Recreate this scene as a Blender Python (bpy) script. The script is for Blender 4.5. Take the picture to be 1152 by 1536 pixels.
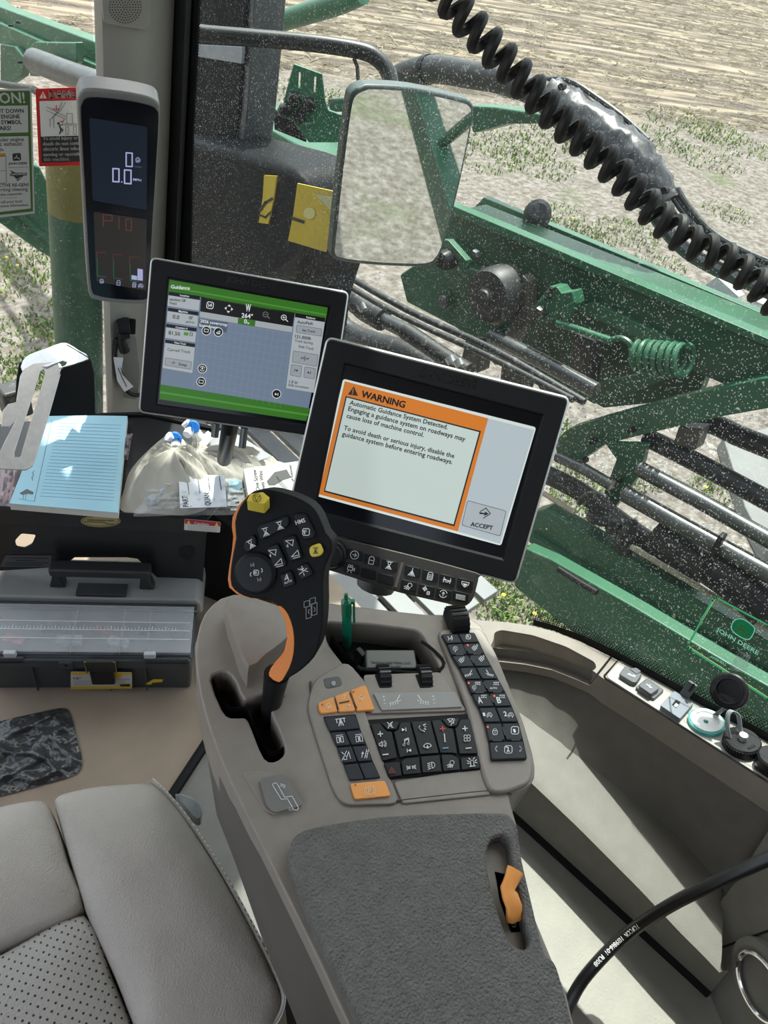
import bpy, bmesh, math, random
import numpy as np
from mathutils import Vector, Matrix
random.seed(7)
rng = np.random.default_rng(7)
for o in list(bpy.data.objects): bpy.data.objects.remove(o)
scene = bpy.context.scene
COL = scene.collection
V = lambda *a: np.array(a, float)
def unit(a):
    a = np.asarray(a, float); return a/np.linalg.norm(a)

# ------------------------------------------------------------------ camera
YAW, PITCH, ROLL, FPX = math.radians(50), math.radians(44), math.radians(13), 1109.0
CAM = V(0, 0, 1.40)
_fh = V(math.sin(YAW), math.cos(YAW), 0); _rh = V(math.cos(YAW), -math.sin(YAW), 0); _z = V(0, 0, 1)
CF = _fh*math.cos(PITCH)-_z*math.sin(PITCH); _u = _fh*math.sin(PITCH)+_z*math.cos(PITCH)
CX = _rh*math.cos(ROLL)+_u*math.sin(ROLL); CY = -_rh*math.sin(ROLL)+_u*math.cos(ROLL)
camd = bpy.data.cameras.new('camera'); cam = bpy.data.objects.new('camera', camd); COL.objects.link(cam)
camd.sensor_fit = 'VERTICAL'; camd.sensor_height = 36; camd.lens = 36*FPX/1536; camd.clip_start = .02; camd.clip_end = 400
M = Matrix.Identity(4)
for i in range(3):
    M[i][0], M[i][1], M[i][2], M[i][3] = CX[i], CY[i], -CF[i], CAM[i]
cam.matrix_world = M
scene.camera = cam

# ------------------------------------------------------------------ world, sun, exposure
SUN_AZ, SUN_EL = math.radians(45), math.radians(65)      # azimuth clockwise from +Y (cab forward)
w = bpy.data.worlds.new('world'); scene.world = w; w.use_nodes = True
nt = w.node_tree; nt.nodes.clear()
sky = nt.nodes.new('ShaderNodeTexSky'); sky.sky_type = 'NISHITA'; sky.sun_disc = False
sky.sun_elevation = SUN_EL; sky.sun_rotation = SUN_AZ; sky.dust_density = 3.0; sky.air_density = 1.2; sky.ozone_density = 1.0
hs = nt.nodes.new('ShaderNodeHueSaturation'); hs.inputs['Saturation'].default_value = .45
bg = nt.nodes.new('ShaderNodeBackground'); bg.inputs['Strength'].default_value = .30
wo = nt.nodes.new('ShaderNodeOutputWorld')
nt.links.new(sky.outputs[0], hs.inputs['Color']); nt.links.new(hs.outputs[0], bg.inputs['Color']); nt.links.new(bg.outputs[0], wo.inputs[0])
sl = bpy.data.lights.new('sun', 'SUN'); sl.energy = 6.0; sl.angle = math.radians(.8); sl.color = (1, .96, .9)
sun = bpy.data.objects.new('sun', sl); COL.objects.link(sun)
sd = V(math.sin(SUN_AZ)*math.cos(SUN_EL), math.cos(SUN_AZ)*math.cos(SUN_EL), math.sin(SUN_EL))
sun.rotation_euler = Vector(sd).to_track_quat('Z', 'Y').to_euler(); sun.location = Vector(sd*30)
vs = scene.view_settings
vs.view_transform = 'Standard'; vs.look = 'None'; vs.gamma = 1; vs.use_curve_mapping = False; vs.exposure = .8

# ------------------------------------------------------------------ measuring rays
def ray(u, v): return CX*(u-576)/FPX-CY*(v-768)/FPX+CF
def ZP(u, v, z):
    d = ray(u, v); return CAM+d*(z-CAM[2])/d[2]
def DP(u, v, dep): return CAM+ray(u, v)*dep
def PL(u, v, n, o):
    d = ray(u, v); return CAM+d*(np.dot(np.asarray(o)-CAM, n)/np.dot(d, n))
def XP(u, v, x): return PL(u, v, V(1, 0, 0), V(x, 0, 0))
def YP(u, v, y): return PL(u, v, V(0, 1, 0), V(0, y, 0))
class Fr:
    """a flat frame: origin, x, y, normal"""
    def __init__(s, o, n, x=None):
        s.o = np.asarray(o, float); s.n = unit(n)
        x = V(1, 0, 0) if x is None else np.asarray(x, float)
        s.x = unit(x-s.n*np.dot(x, s.n)); s.y = np.cross(s.n, s.x)
    def P(s, u, v, lift=0): return PL(u, v, s.n, s.o+s.n*lift)
    def L(s, a, b, c=0): return s.o+s.x*a+s.y*b+s.n*c
    def up(s, h): return Fr(s.o+s.n*h, s.n, s.x)

# ------------------------------------------------------------------ materials
MATS = {}
def mat(name, col, rough=.5, metal=0., var=.0, vscale=20, bump=0., bscale=200, emit=0., trans=0., alpha=1., spec=.5, coat=0., ecol=None, detail=3, dirt=None, sheen=0):
    if name in MATS: return MATS[name]
    m = bpy.data.materials.new(name); m.use_nodes = True; n = m.node_tree; b = n.nodes['Principled BSDF']
    b.inputs['Base Color'].default_value = (*col, 1); b.inputs['Roughness'].default_value = rough; b.inputs['Metallic'].default_value = metal
    b.inputs['Specular IOR Level'].default_value = spec; b.inputs['Coat Weight'].default_value = coat
    b.inputs['Transmission Weight'].default_value = trans; b.inputs['Alpha'].default_value = alpha; b.inputs['Sheen Weight'].default_value = sheen
    if emit: b.inputs['Emission Color'].default_value = (*(ecol or col), 1); b.inputs['Emission Strength'].default_value = emit
    if var or bump or dirt:
        tc = n.nodes.new('ShaderNodeTexCoord')
    if var:
        t = n.nodes.new('ShaderNodeTexNoise'); t.inputs['Scale'].default_value = vscale; t.inputs['Detail'].default_value = detail
        n.links.new(tc.outputs['Object'], t.inputs['Vector'])
        r = n.nodes.new('ShaderNodeMapRange'); r.inputs[1].default_value = .3; r.inputs[2].default_value = .7; r.inputs[3].default_value = 1-var; r.inputs[4].default_value = 1+var
        n.links.new(t.outputs[0], r.inputs[0])
        x = n.nodes.new('ShaderNodeVectorMath'); x.operation = 'SCALE'; x.inputs[0].default_value = col
        n.links.new(r.outputs[0], x.inputs['Scale']); src = x.outputs[0]
        if dirt:
            t2 = n.nodes.new('ShaderNodeTexNoise'); t2.inputs['Scale'].default_value = dirt[1]; t2.inputs['Detail'].default_value = 6
            n.links.new(tc.outputs['Object'], t2.inputs['Vector'])
            r2 = n.nodes.new('ShaderNodeMapRange'); r2.inputs[1].default_value = dirt[2]; r2.inputs[2].default_value = dirt[2]+.12
            n.links.new(t2.outputs[0], r2.inputs[0])
            mx = n.nodes.new('ShaderNodeMix'); mx.data_type = 'RGBA'; mx.inputs[7].default_value = (*dirt[0], 1)
            n.links.new(r2.outputs[0], mx.inputs[0]); n.links.new(src, mx.inputs[6]); src = mx.outputs[2]
        n.links.new(src, b.inputs['Base Color'])
    if bump:
        t = n.nodes.new('ShaderNodeTexNoise'); t.inputs['Scale'].default_value = bscale; t.inputs['Detail'].default_value = 2
        n.links.new(tc.outputs['Object'], t.inputs['Vector'])
        bp = n.nodes.new('ShaderNodeBump'); bp.inputs['Strength'].default_value = bump; bp.inputs['Distance'].default_value = .002
        n.links.new(t.outputs[0], bp.inputs['Height']); n.links.new(bp.outputs[0], b.inputs['Normal'])
    MATS[name] = m
    return m
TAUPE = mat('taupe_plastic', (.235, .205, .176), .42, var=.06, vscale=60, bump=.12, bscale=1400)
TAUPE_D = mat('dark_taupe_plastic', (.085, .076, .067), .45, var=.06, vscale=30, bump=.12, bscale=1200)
LINER = mat('grey_beige_liner', (.175, .165, .148), .6, var=.07, vscale=40, bump=.25, bscale=900)
PADM = mat('charcoal_armrest_skin', (.128, .123, .112), .55, var=.12, vscale=90, bump=.8, bscale=420)
for _n in PADM.node_tree.nodes:
    if _n.type == 'BUMP': _n.inputs['Distance'].default_value = .006
BLACK = mat('black_plastic', (.012, .012, .013), .38, spec=.22, var=.1, vscale=50)
BLACKM = mat('black_matte', (.008, .008, .009), .7, spec=.22, var=.1, vscale=30)
BTN = mat('button_rubber', (.028, .031, .037), .5, spec=.22, var=.1, vscale=80)
BTNK = mat('button_black', (.010, .011, .013), .4, spec=.22, var=.1, vscale=80)
ORANGE = mat('orange_plastic', (.85, .25, .03), .42, var=.04, vscale=50)
ORANGE_B = mat('orange_button', (.80, .32, .075), .5, var=.05, vscale=60)
YELLOW = mat('yellow_button', (.72, .56, .06), .45, var=.05, vscale=60)
WHITEP = mat('white_print', (.75, .76, .76), .6)
GREYP = mat('grey_print', (.35, .36, .37), .6)
BLACKP = mat('black_print', (.02, .02, .02), .6)
DARKP = mat('dark_emboss', (.004, .004, .005), .25)
SILVER = mat('silver_rim', (.55, .55, .54), .35, metal=.6, var=.05)
LEATHER = mat('grey_leather', (.40, .365, .325), .42, var=.05, vscale=25, bump=.45, bscale=560)
GREENM = mat('green_paint', (.022, .110, .054), .4, var=.15, vscale=4, dirt=((.09, .17, .11), 9, .62))
GREEN_D = mat('dark_shaded_green', (.012, .075, .036), .45, var=.2, vscale=5, dirt=((.06, .11, .075), 12, .62))  # darker copy of the green paint; carries shade on upright boom faces
STEEL = mat('dark_steel', (.10, .105, .105), .35, metal=.7, var=.2, vscale=15)
RUBBER = mat('black_rubber_hose', (.02, .021, .022), .5, var=.3, vscale=30, dirt=((.13, .13, .12), 40, .6))
TAPE = mat('black_tape_wrap', (.035, .036, .038), .3, var=.3, vscale=14, bump=1., bscale=22)
WHITE = mat('white_plastic', (.7, .7, .68), .5, var=.04)
RED = mat('red_print', (.75, .03, .02), .5, var=.02)

# ------------------------------------------------------------------ objects
def wloc(p):
    l = V(0, 0, 0)
    while p is not None: l = l+np.array(p.location); p = p.parent
    return l
def tag(o, label=None, cat=None, group=None, kind=None):
    if label: o['label'] = label
    if cat: o['category'] = cat
    if group: o['group'] = group
    if kind: o['kind'] = kind
    return o
def thing(name, label, cat, loc, group=None):
    o = bpy.data.objects.new(name, None); COL.objects.link(o); o.location = Vector(loc); o.empty_display_size = .02
    return tag(o, label, cat, group)
class G:
    def __init__(s): s.v = []; s.f = []
    def add(s, vs, fs):
        k = len(s.v); s.v += [tuple(map(float, p)) for p in vs]; s.f += [tuple(i+k for i in f) for f in fs]; return s
    def box(s, c, ax, size):
        c = np.asarray(c, float); X, Y, Z = [unit(a) for a in ax]; a, b, d = [t/2 for t in size]
        P = [c+X*a*i+Y*b*j+Z*d*k for k in (-1, 1) for j in (-1, 1) for i in (-1, 1)]
        return s.add(P, [(0, 2, 3, 1), (4, 5, 7, 6), (0, 1, 5, 4), (2, 6, 7, 3), (0, 4, 6, 2), (1, 3, 7, 5)])
    def prism(s, poly, vec, top_scale=None):
        """poly: world points of the visible face, vec: vector to the hidden face"""
        poly = [np.asarray(p, float) for p in poly]; vec = np.asarray(vec, float); n = len(poly)
        nr = sum(np.cross(poly[i]-poly[0], poly[(i+1) % n]-poly[0]) for i in range(1, n))
        if np.dot(nr, vec) > 0: poly = poly[::-1]
        P = poly+[p+vec for p in poly]
        return s.add(P, [tuple(range(n)), tuple(range(2*n-1, n-1, -1))]+[(i, i+n, (i+1) % n+n, (i+1) % n) for i in range(n)])
    def loft(s, rings, cap0=True, cap1=True):
        n = len(rings[0]); P = [p for r in rings for p in r]; F = []
        for k in range(len(rings)-1):
            F += [(k*n+i, k*n+(i+1) % n, (k+1)*n+(i+1) % n, (k+1)*n+i) for i in range(n)]
        if cap0: F.append(tuple(range(n-1, -1, -1)))
        if cap1: F.append(tuple(range((len(rings)-1)*n, len(rings)*n)))
        return s.add(P, F)
    def tube(s, path, r, seg=10, closed=False, up=None):
        path = [np.asarray(p, float) for p in path]; n = len(path); rr = r if hasattr(r, '__len__') else [r]*n
        rings = []; pn = None
        for i, p in enumerate(path):
            a = path[(i-1) % n] if closed else path[max(i-1, 0)]; b = path[(i+1) % n] if closed else path[min(i+1, n-1)]
            t = unit(b-a)
            if pn is None: q = V(0, 0, 1) if abs(t[2]) < .9 else V(1, 0, 0); pn = unit(q-t*np.dot(q, t))
            else: pn = unit(pn-t*np.dot(pn, t))
            bn = np.cross(t, pn)
            rings.append([p+(pn*math.cos(2*math.pi*k/seg)+bn*math.sin(2*math.pi*k/seg))*rr[i] for k in range(seg)])
        if closed: rings.append(rings[0]); return s.loft(rings, False, False)
        return s.loft(rings)
    def cyl(s, a, b, r, r2=None, seg=24): return s.tube([a, b], [r, r if r2 is None else r2], seg)
    def lathe(s, o, ax, prof, seg=28):
        """prof: (radius, height) pairs along axis ax"""
        o = np.asarray(o, float); ax = unit(ax); q = V(0, 0, 1) if abs(ax[2]) < .9 else V(1, 0, 0); x = unit(np.cross(q, ax)); y = np.cross(ax, x)
        return s.loft([[o+ax*h+(x*math.cos(2*math.pi*k/seg)+y*math.sin(2*math.pi*k/seg))*max(r, 1e-5) for k in range(seg)] for r, h in prof])
    def build(s, name, m, parent=None, bevel=0, seg=3, smooth=True, sharp=35, sub=0, kind=None, label=None, flat=False):
        o0 = wloc(parent)
        me = bpy.data.meshes.new(name)
        vv = np.array(s.v)-o0
        me.from_pydata([tuple(p) for p in vv], [], s.f); me.update()
        if not flat:
            bm = bmesh.new(); bm.from_mesh(me); bmesh.ops.recalc_face_normals(bm, faces=bm.faces); bm.to_mesh(me); bm.free()
        me.materials.append(m)
        if smooth:
            me.shade_smooth()
            if not bevel and not sub: me.set_sharp_from_angle(angle=math.radians(sharp))
        ob = bpy.data.objects.new(name, me); COL.objects.link(ob); ob.parent = parent
        if parent is None:      # a one-mesh thing: origin at its base
            lo = vv.min(0); hi = vv.max(0); c = V((lo[0]+hi[0])/2, (lo[1]+hi[1])/2, lo[2])
            me.transform(Matrix.Translation(Vector(-c))); ob.location = Vector(c)
        if bevel:
            b = ob.modifiers.new('bevel', 'BEVEL'); b.width = bevel; b.segments = seg; b.limit_method = 'ANGLE'; b.angle_limit = math.radians(38); b.harden_normals = True; b.use_clamp_overlap = True
        if sub:
            b = ob.modifiers.new('sub', 'SUBSURF'); b.levels = sub; b.render_levels = sub
        if kind: ob['kind'] = kind
        if label: ob['label'] = label
        return ob
def struct(o, label=None, cat=None):
    o['kind'] = 'structure'
    return tag(o, label, cat)
def cut(ob, cutters):
    """carve the cutters out of ob for good"""
    for g in cutters:
        me = bpy.data.meshes.new('c'); me.from_pydata(g.v, [], g.f); me.update()
        bm = bmesh.new(); bm.from_mesh(me); bmesh.ops.recalc_face_normals(bm, faces=bm.faces); bm.to_mesh(me); bm.free()
        c = bpy.data.objects.new('c', me); COL.objects.link(c)
        md = ob.modifiers.new('cut', 'BOOLEAN'); md.operation = 'DIFFERENCE'; md.object = c; md.solver = 'EXACT'
        # cut before bevelling
        while ob.modifiers[0] != md and ob.modifiers.find(md.name) > 0: ob.modifiers.move(ob.modifiers.find(md.name), ob.modifiers.find(md.name)-1)
        bvs = [(m, m.show_viewport) for m in ob.modifiers if m != md]
        for m, _ in bvs: m.show_viewport = False
        bpy.context.view_layer.update()
        dg = bpy.context.evaluated_depsgraph_get()
        nm = bpy.data.meshes.new_from_object(ob.evaluated_get(dg))
        for m, sv in bvs: m.show_viewport = sv
        ob.modifiers.remove(md); old = ob.data; ob.data = nm; nm.name = old.name
        bpy.data.objects.remove(c)
    return ob
def smoothpoly(pts, k=4, closed=True):
    """Catmull-Rom through 2D/3D points"""
    pts = [np.asarray(p, float) for p in pts]; n = len(pts); out = []
    rngi = range(n) if closed else range(n-1)
    for i in rngi:
        g = (lambda j: pts[j % n]) if closed else (lambda j: pts[min(max(j, 0), n-1)])
        a, b, c, d = g(i-1), g(i), g(i+1), g(i+2)
        for j in range(k):
            t = j/k
            out.append(.5*((2*b)+(c-a)*t+(2*a-5*b+4*c-d)*t*t+(3*b-a-3*c+d)*t**3))
    if not closed: out.append(pts[-1])
    return out
def roundpoly(pts, r=6, k=3):
    """round the corners of a 2D polygon by r"""
    pts = [np.asarray(p, float) for p in pts]; n = len(pts); out = []
    for i in range(n):
        a, b, c = pts[i-1], pts[i], pts[(i+1) % n]
        la, lc = np.linalg.norm(a-b), np.linalg.norm(c-b); q = min(r, la*.45, lc*.45)
        p0 = b+(a-b)/la*q; p1 = b+(c-b)/lc*q
        for j in range(k+1):
            t = j/k; out.append((1-t)**2*p0+2*t*(1-t)*b+t*t*p1)
    return out
def shrink(pts, k):
    c = sum(np.asarray(p, float) for p in pts)/len(pts); return [c+(np.asarray(p)-c)*k for p in pts]
def slab(fr, px, depth, lift=0):
    return G().prism([fr.P(u, v, lift) for u, v in px], -fr.n*depth)

# ------------------------------------------------------------------ printed ink (flat print)
_tc = {}
def tmesh(s):
    if s not in _tc:
        cu = bpy.data.curves.new('t', 'FONT'); cu.body = s; cu.size = 1; cu.resolution_u = 2; cu.offset = .02
        ob = bpy.data.objects.new('t', cu); me = ob.to_mesh()
        v = np.array([x.co[:] for x in me.vertices]) if len(me.vertices) else np.zeros((0, 3)); f = [tuple(p.vertices) for p in me.polygons]
        ob.to_mesh_clear(); bpy.data.objects.remove(ob); bpy.data.curves.remove(cu)
        _tc[s] = (v, f)
    return _tc[s]
class Ink:
    def __init__(s, fr, parent, name='lettering', lift=.0004): s.fr = fr; s.p = parent; s.b = {}; s.name = name; s.lift = lift
    def g(s, m): return s.b.setdefault(m.name, (G(), m))[0]
    def text(s, t, a, b, m, h=None, bold=0):
        """text whose baseline runs from pixel a to pixel b; h: cap height in pixels"""
        v, f = tmesh(t)
        if not len(v): return
        if len(t) == 1 and not h: h = max(3.5, 1.5*math.hypot(b[0]-a[0], b[1]-a[1]))
        A, B = s.fr.P(*a, s.lift), s.fr.P(*b, s.lift); d = B-A; L = np.linalg.norm(d); d = d/L; up = np.cross(s.fr.n, d)
        x0, x1 = v[:, 0].min(), v[:, 0].max(); k = L/(x1-x0); ky = k
        if h:
            t0 = np.linalg.norm(s.fr.P(a[0], a[1]-1, s.lift)-A); cap = .73; ky = t0*h/cap
        P = A+np.outer((v[:, 0]-x0)*k, d)+np.outer(v[:, 1]*ky, up)
        s.g(m).add(P, f)
        if bold:
            for dx in (-bold, bold): s.g(m).add(P+d*dx*L+s.fr.n*1e-5, f)
    def poly(s, px, m, lift=0): s.g(m).add([s.fr.P(u, v, s.lift+lift) for u, v in px], [tuple(range(len(px)))])
    def line(s, px, wd, m, closed=False, lift=0):
        px = [np.asarray(p, float) for p in px]; n = len(px)
        for i in range(n if closed else n-1):
            a, b = px[i], px[(i+1) % n]; d = b-a; L = np.linalg.norm(d)
            if L < 1e-6: continue
            d /= L; q = V(-d[1], d[0])*wd/2; a = a-d*wd*.3; b = b+d*wd*.3
            s.poly([a+q, b+q, b-q, a-q], m, lift)
    def disc(s, c, r, m, k=14, lift=0, ry=None):
        s.poly([(c[0]+r*math.cos(2*math.pi*i/k), c[1]+(ry or r)*math.sin(2*math.pi*i/k)) for i in range(k)], m, lift)
    def icon(s, name, c, r, m, wd=1.1, rot=0, sx=1):
        ca, sa = math.cos(math.radians(rot)), math.sin(math.radians(rot))
        T = lambda p: (c[0]+r*(p[0]*sx*ca-p[1]*sa), c[1]+r*(p[0]*sx*sa+p[1]*ca))
        for pl in ICONS[name]:
            if pl[0] == 'f': s.poly([T(p) for p in pl[1:]], m)
            else: s.line([T(p) for p in pl], wd, m)
    def flush(s, label=None):
        """all the print of one surface: one flat part with a material per colour"""
        if not s.b: return
        g = G(); idx = []; ms = []
        for gg, m in s.b.values():
            g.add(gg.v, gg.f); idx += [len(ms)]*len(gg.f); ms.append(m)
        o = g.build(s.name, ms[0], s.p, smooth=False, flat=True, kind='stuff')
        for m in ms[1:]: o.data.materials.append(m)
        o.data.polygons.foreach_set('material_index', idx); s.b = {}
        if label: o['label'] = label
        return o
def arc(cx, cy, r, a0, a1, k=10): return [(cx+r*math.cos(math.radians(a0+(a1-a0)*i/k)), cy+r*math.sin(math.radians(a0+(a1-a0)*i/k))) for i in range(k+1)]
circ = lambda cx, cy, r, k=12: arc(cx, cy, r, 0, 360, k)
ICONS = {
 'plus': [[(-1, 0), (1, 0)], [(0, -1), (0, 1)]], 'minus': [[(-1, 0), (1, 0)]],
 'arrow_circle': [circ(0, 0, 1), [(-.5, 0), (.5, 0)], [(.05, -.45), (.5, 0), (.05, .45)]],
 'tank': [[(-.6, -.5), (-.3, -.9), (.3, -.9), (.6, -.5), (.6, .9), (-.6, .9), (-.6, -.5)], [(-.4, 0), (.4, 0)]],
 'tank2': [[(-.6, -.6), (-.3, -.9), (.3, -.9), (.6, -.6), (.6, .9), (-.6, .9), (-.6, -.6)], [(-.4, -.3), (.4, -.3)], [(-.4, .1), (.4, .1)], [(-.4, .5), (.4, .5)]],
 'spray': [[(-.7, -.9), (.7, -.9)], circ(0, -.5, .35, 8), [(-.1, 0), (-.7, .9)], [(0, 0), (0, .9)], [(.1, 0), (.7, .9)], [(-.05, 0), (-.35, .9)], [(.05, 0), (.35, .9)]],
 'camera': [[(-.8, -.3), (.4, -.3), (.4, .4), (-.8, .4), (-.8, -.3)], circ(-.5, -.6, .28, 8), circ(.1, -.6, .28, 8), [(.4, 0), (.9, -.3), (.9, .4), (.4, .1)], [(-.4, .4), (-.7, 1)], [(0, .4), (.3, 1)]],
 'tree': [[(0, -1), (0, .9)], [(0, -.4), (-.8, .9)], [(0, -.4), (.8, .9)], [(0, -.1), (-.4, .9)], [(0, -.1), (.4, .9)]],
 'boom': [[(-1, 0), (1, 0)], [(-.8, -.6), (-.8, .6)], [(.8, -.6), (.8, .6)], [(-.8, -.3), (.8, .3)], [(-.4, .4), (.4, .4)]],
 'hex': [[(-.9, -.5), (.9, -.5), (.8, .1), (0, .8), (-.8, .1), (-.9, -.5)], ['f', (-.6, -.1), (.6, -.1), (0, .6)]][:2],
 'worklight': [arc(.3, -.3, .5, 140, 400), [(-.1, -.1), (-1, .3)], [(0, .1), (-.9, .8)], [(.2, .2), (-.4, .9)], [(.5, .2), (.1, .9)]],
 'gear': [circ(-.4, -.3, .4, 8), [(-.4, -1), (-.4, .3)], [(-1, -.3), (.2, -.3)], [(.3, .2), (.9, .2), (.9, .9), (.3, .9), (.3, .2)], [(.3, .55), (.9, .55)]],
 'swirl': [arc(0, 0, .9, 20, 160), arc(0, 0, .9, 200, 340), [(0, -.5), (0, .5)], [(-.3, 0), (0, -.5), (.3, 0)]],
 'box': [[(-1, -.7), (1, -.7), (1, .7), (-1, .7), (-1, -.7)]],
 'sq': [[(-.6, -.9), (.6, -.9), (.9, -.6), (.9, .6), (.6, .9), (-.6, .9), (-.9, .6), (-.9, -.6), (-.6, -.9)]],
 'boomL': [[(-1, .5), (.9, .1)], [(.2, .2), (.8, -.8)], [(-.8, .4), (-.8, .9)], [(-.4, .35), (-.4, .8)], [(0, .3), (0, .7)], [(.4, .2), (.4, .6)]],
 'boomR': [[(1, .5), (-.9, .1)], [(-.2, .2), (-.8, -.8)], [(.8, .4), (.8, .9)], [(.4, .35), (.4, .8)], [(0, .3), (0, .7)], [(-.4, .2), (-.4, .6)]],
 'lift': [[(-1, -.6), (1, -.6)], [(-.8, -.6), (-.8, .2)], [(.8, -.6), (.8, .2)], [(0, -.6), (-.5, .9)], [(0, -.6), (.5, .9)], ['f', (-.3, .3), (.3, .3), (0, -.2)], [(0, .2), (0, .8)]],
 'doors': [[(-.8, -.6), (-.2, -.6), (-.2, .8), (-.8, .8), (-.8, -.6)], [(.2, -.6), (.8, -.6), (.8, .8), (.2, .8), (.2, -.6)], [(-.8, -1), (.8, -1)], [(0, -.4), (0, .6)]],
 'ladder': [[(-.2, .9), (.5, -.9)], [(.2, 1), (.9, -.8)], [(.1, .5), (.4, .6)], [(.3, 0), (.6, .1)], [(.5, -.5), (.8, -.4)], [(-.8, .7), (-.4, -.5)], [(-.7, -.1), (-.4, -.5), (-.3, 0)]],
 'lockarm': [[(-.8, -.8), (.2, .4), (.7, -.7), (.9, .8)], [(-.5, .2), (.1, .2), (.1, .9), (-.5, .9), (-.5, .2)], arc(-.2, .2, .25, 180, 360, 6), [(-1, 1), (.3, -.9)]],
 'lock': [[(-.55, -.1), (.55, -.1), (.55, .7), (.3, .95), (-.3, .95), (-.55, .7), (-.55, -.1)], arc(0, -.2, .4, 180, 360, 8), [(0, .25), (0, .6)]],
 'park': [circ(0, 0, .75), [(-.25, .45), (-.25, -.45), (.1, -.45), (.3, -.2), (.1, .05), (-.25, .05)], arc(0, 0, 1.05, 130, 230, 6), arc(0, 0, 1.05, -50, 50, 6)],
 'engine': [[(-.7, -.4), (-.3, -.4), (-.3, -.7), (.3, -.7), (.3, -.4), (.7, -.1), (.7, .5), (.3, .8), (-.5, .8), (-.7, .4), (-.7, -.4)], [(-.35, .1), (.35, .1)], [(-.35, .4), (.35, .4)]],
 'rpm': [[(-.5, .1), (-.2, -.4), (.3, -.4), (.5, .1), (.2, .6), (-.3, .6), (-.5, .1)], [(.4, -.6), (.9, -.7)], [(.9, -.7), (.7, -.3)]],
 'mute': [[(-.5, -.3), (0, -.3), (.4, -.8), (.4, .8), (0, .3), (-.5, .3), (-.5, -.3)], [(-.8, -.9), (.8, .9)], [(-.8, .9), (.8, -.9)]],
 'speaker': [[(-.9, -.3), (-.5, -.3), (-.1, -.8), (-.1, .8), (-.5, .3), (-.9, .3), (-.9, -.3)], arc(-.1, 0, .5, -50, 50, 6), arc(-.1, 0, .8, -50, 50, 6), arc(-.1, 0, 1.1, -50, 50, 6)],
 'next': [['f', (-.8, -.6), (.4, 0), (-.8, .6)], [(.7, -.6), (.7, .6)]], 'prev': [['f', (.8, -.6), (-.4, 0), (.8, .6)], [(-.7, -.6), (-.7, .6)]],
 'music': [[(-.4, .7), (-.4, -.6), (.7, -.9), (.7, .4)], circ(-.65, .75, .28, 8), circ(.45, .5, .28, 8), [(-.4, -.3), (.7, -.6)]],
 'phone_voice': [arc(.4, -.6, 1.3, 100, 170, 8), [(.2, .6), (.45, .9)], [(-.9, -.3), (-.6, -.6)], arc(.2, -.2, .4, -60, 60, 6), [(.3, -.8), (.9, -.9)], [(.6, -.3), (.9, -.3)], [(.5, .2), (.8, .4)]],
 'phone_end': [arc(0, .7, 1., 200, 340, 8), [(-.95, .35), (-.6, .6)], [(.95, .35), (.6, .6)], [(0, .2), (0, .9)], [(-.3, .6), (0, .9), (.3, .6)]],
 'thermo': [[(0, -1), (0, 1)], [(.1, -1), (.1, 1)], [(-.15, 1), (.2, 1)]],
 'fan': [circ(-.4, -.45, .42, 8), circ(.45, -.4, .42, 8), circ(.4, .45, .42, 8), circ(-.45, .4, .42, 8)],
 'airflow': [[(-.9, -.8), (.3, -.8), (.1, -.3), (-.6, -.3), (-.9, -.8)], circ(.6, -.5, .25, 8), [(.6, -.2), (.5, .4), (-.1, .4), (-.2, .9)], [(-.6, 0), (0, 0)], [(.2, .1), (.5, .1)]],
 'hazard': [[(0, -.9), (.9, .7), (-.9, .7), (0, -.9)], [(0, -.4), (.45, .45), (-.45, .45), (0, -.4)]],
 'drl': [arc(-.35, 0, .4, 90, 270, 6)+[(-.35, -.4), (-.35, .4)], arc(.35, 0, .4, -90, 90, 6)+[(.35, .4), (.35, -.4)], [(-.9, -.3), (-1.3, -.5)], [(-.9, 0), (-1.3, 0)], [(-.9, .3), (-1.3, .5)], [(.9, -.3), (1.3, -.5)], [(.9, 0), (1.3, 0)], [(.9, .3), (1.3, .5)]],
 'head': [arc(.1, 0, .8, -90, 90, 8)+[(.1, .8), (.1, -.8)], [(-.3, -.7), (-1, -.5)], [(-.3, -.2), (-1, 0)], [(-.3, .3), (-1, .5)], [(-.3, .8), (-1, 1)]],
 'beacon': [[(-.4, .8), (-.4, -.2)]+arc(0, -.2, .4, 180, 360, 6)+[(.4, .8)], [(-.7, .9), (.7, .9)], [(-.7, -.3), (-1.2, -.6)], [(-.7, .1), (-1.2, .1)], [(.7, -.3), (1.2, -.6)], [(.7, .1), (1.2, .1)], [(-.4, -.8), (-.7, -1.2)], [(.4, -.8), (.7, -1.2)]],
 'zig': [[(-.9, -.6), (-.5, .1), (-.7, .7)], [(-.5, .1), (0, .3), (.3, -.4), (.7, -.2), (.5, .7)], [(.3, -.4), (.5, -.9)]],
 'diamond': [[(0, -.9), (.9, 0), (0, .9), (-.9, 0), (0, -.9)], [(-.4, -.4), (.4, .4)], [(.4, -.4), (-.4, .4)], [(.6, -.8), (.9, -.8), (.9, -.5)]],
 'pin': [circ(0, -.2, .7), [(0, .5), (0, 1)], [(-.3, -.4), (.3, .1)], [(-.1, -.5), (.1, .1)]],
 'combine': [[(-.9, -.5), (.9, -.5)], circ(-.5, -.1, .3, 8), circ(.4, -.1, .3, 8), [(-.9, .4), (-.5, .2)], [(-.2, .4), (0, .2)], [(.4, .4), (.5, .2)], [(.7, .4), (.9, .2)]],
 'mask': [arc(0, .2, .9, 180, 360, 8)+[(.9, .4), (-.9, .4), (-.9, .2)], circ(-.1, 0, .35, 8), [(-.5, .4), (-.7, .9)], [(.4, .4), (.6, .9)]],
 'brL': [arc(.5, 0, .9, 120, 240, 6)], 'brR': [arc(-.5, 0, .9, -60, 60, 6)],
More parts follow.
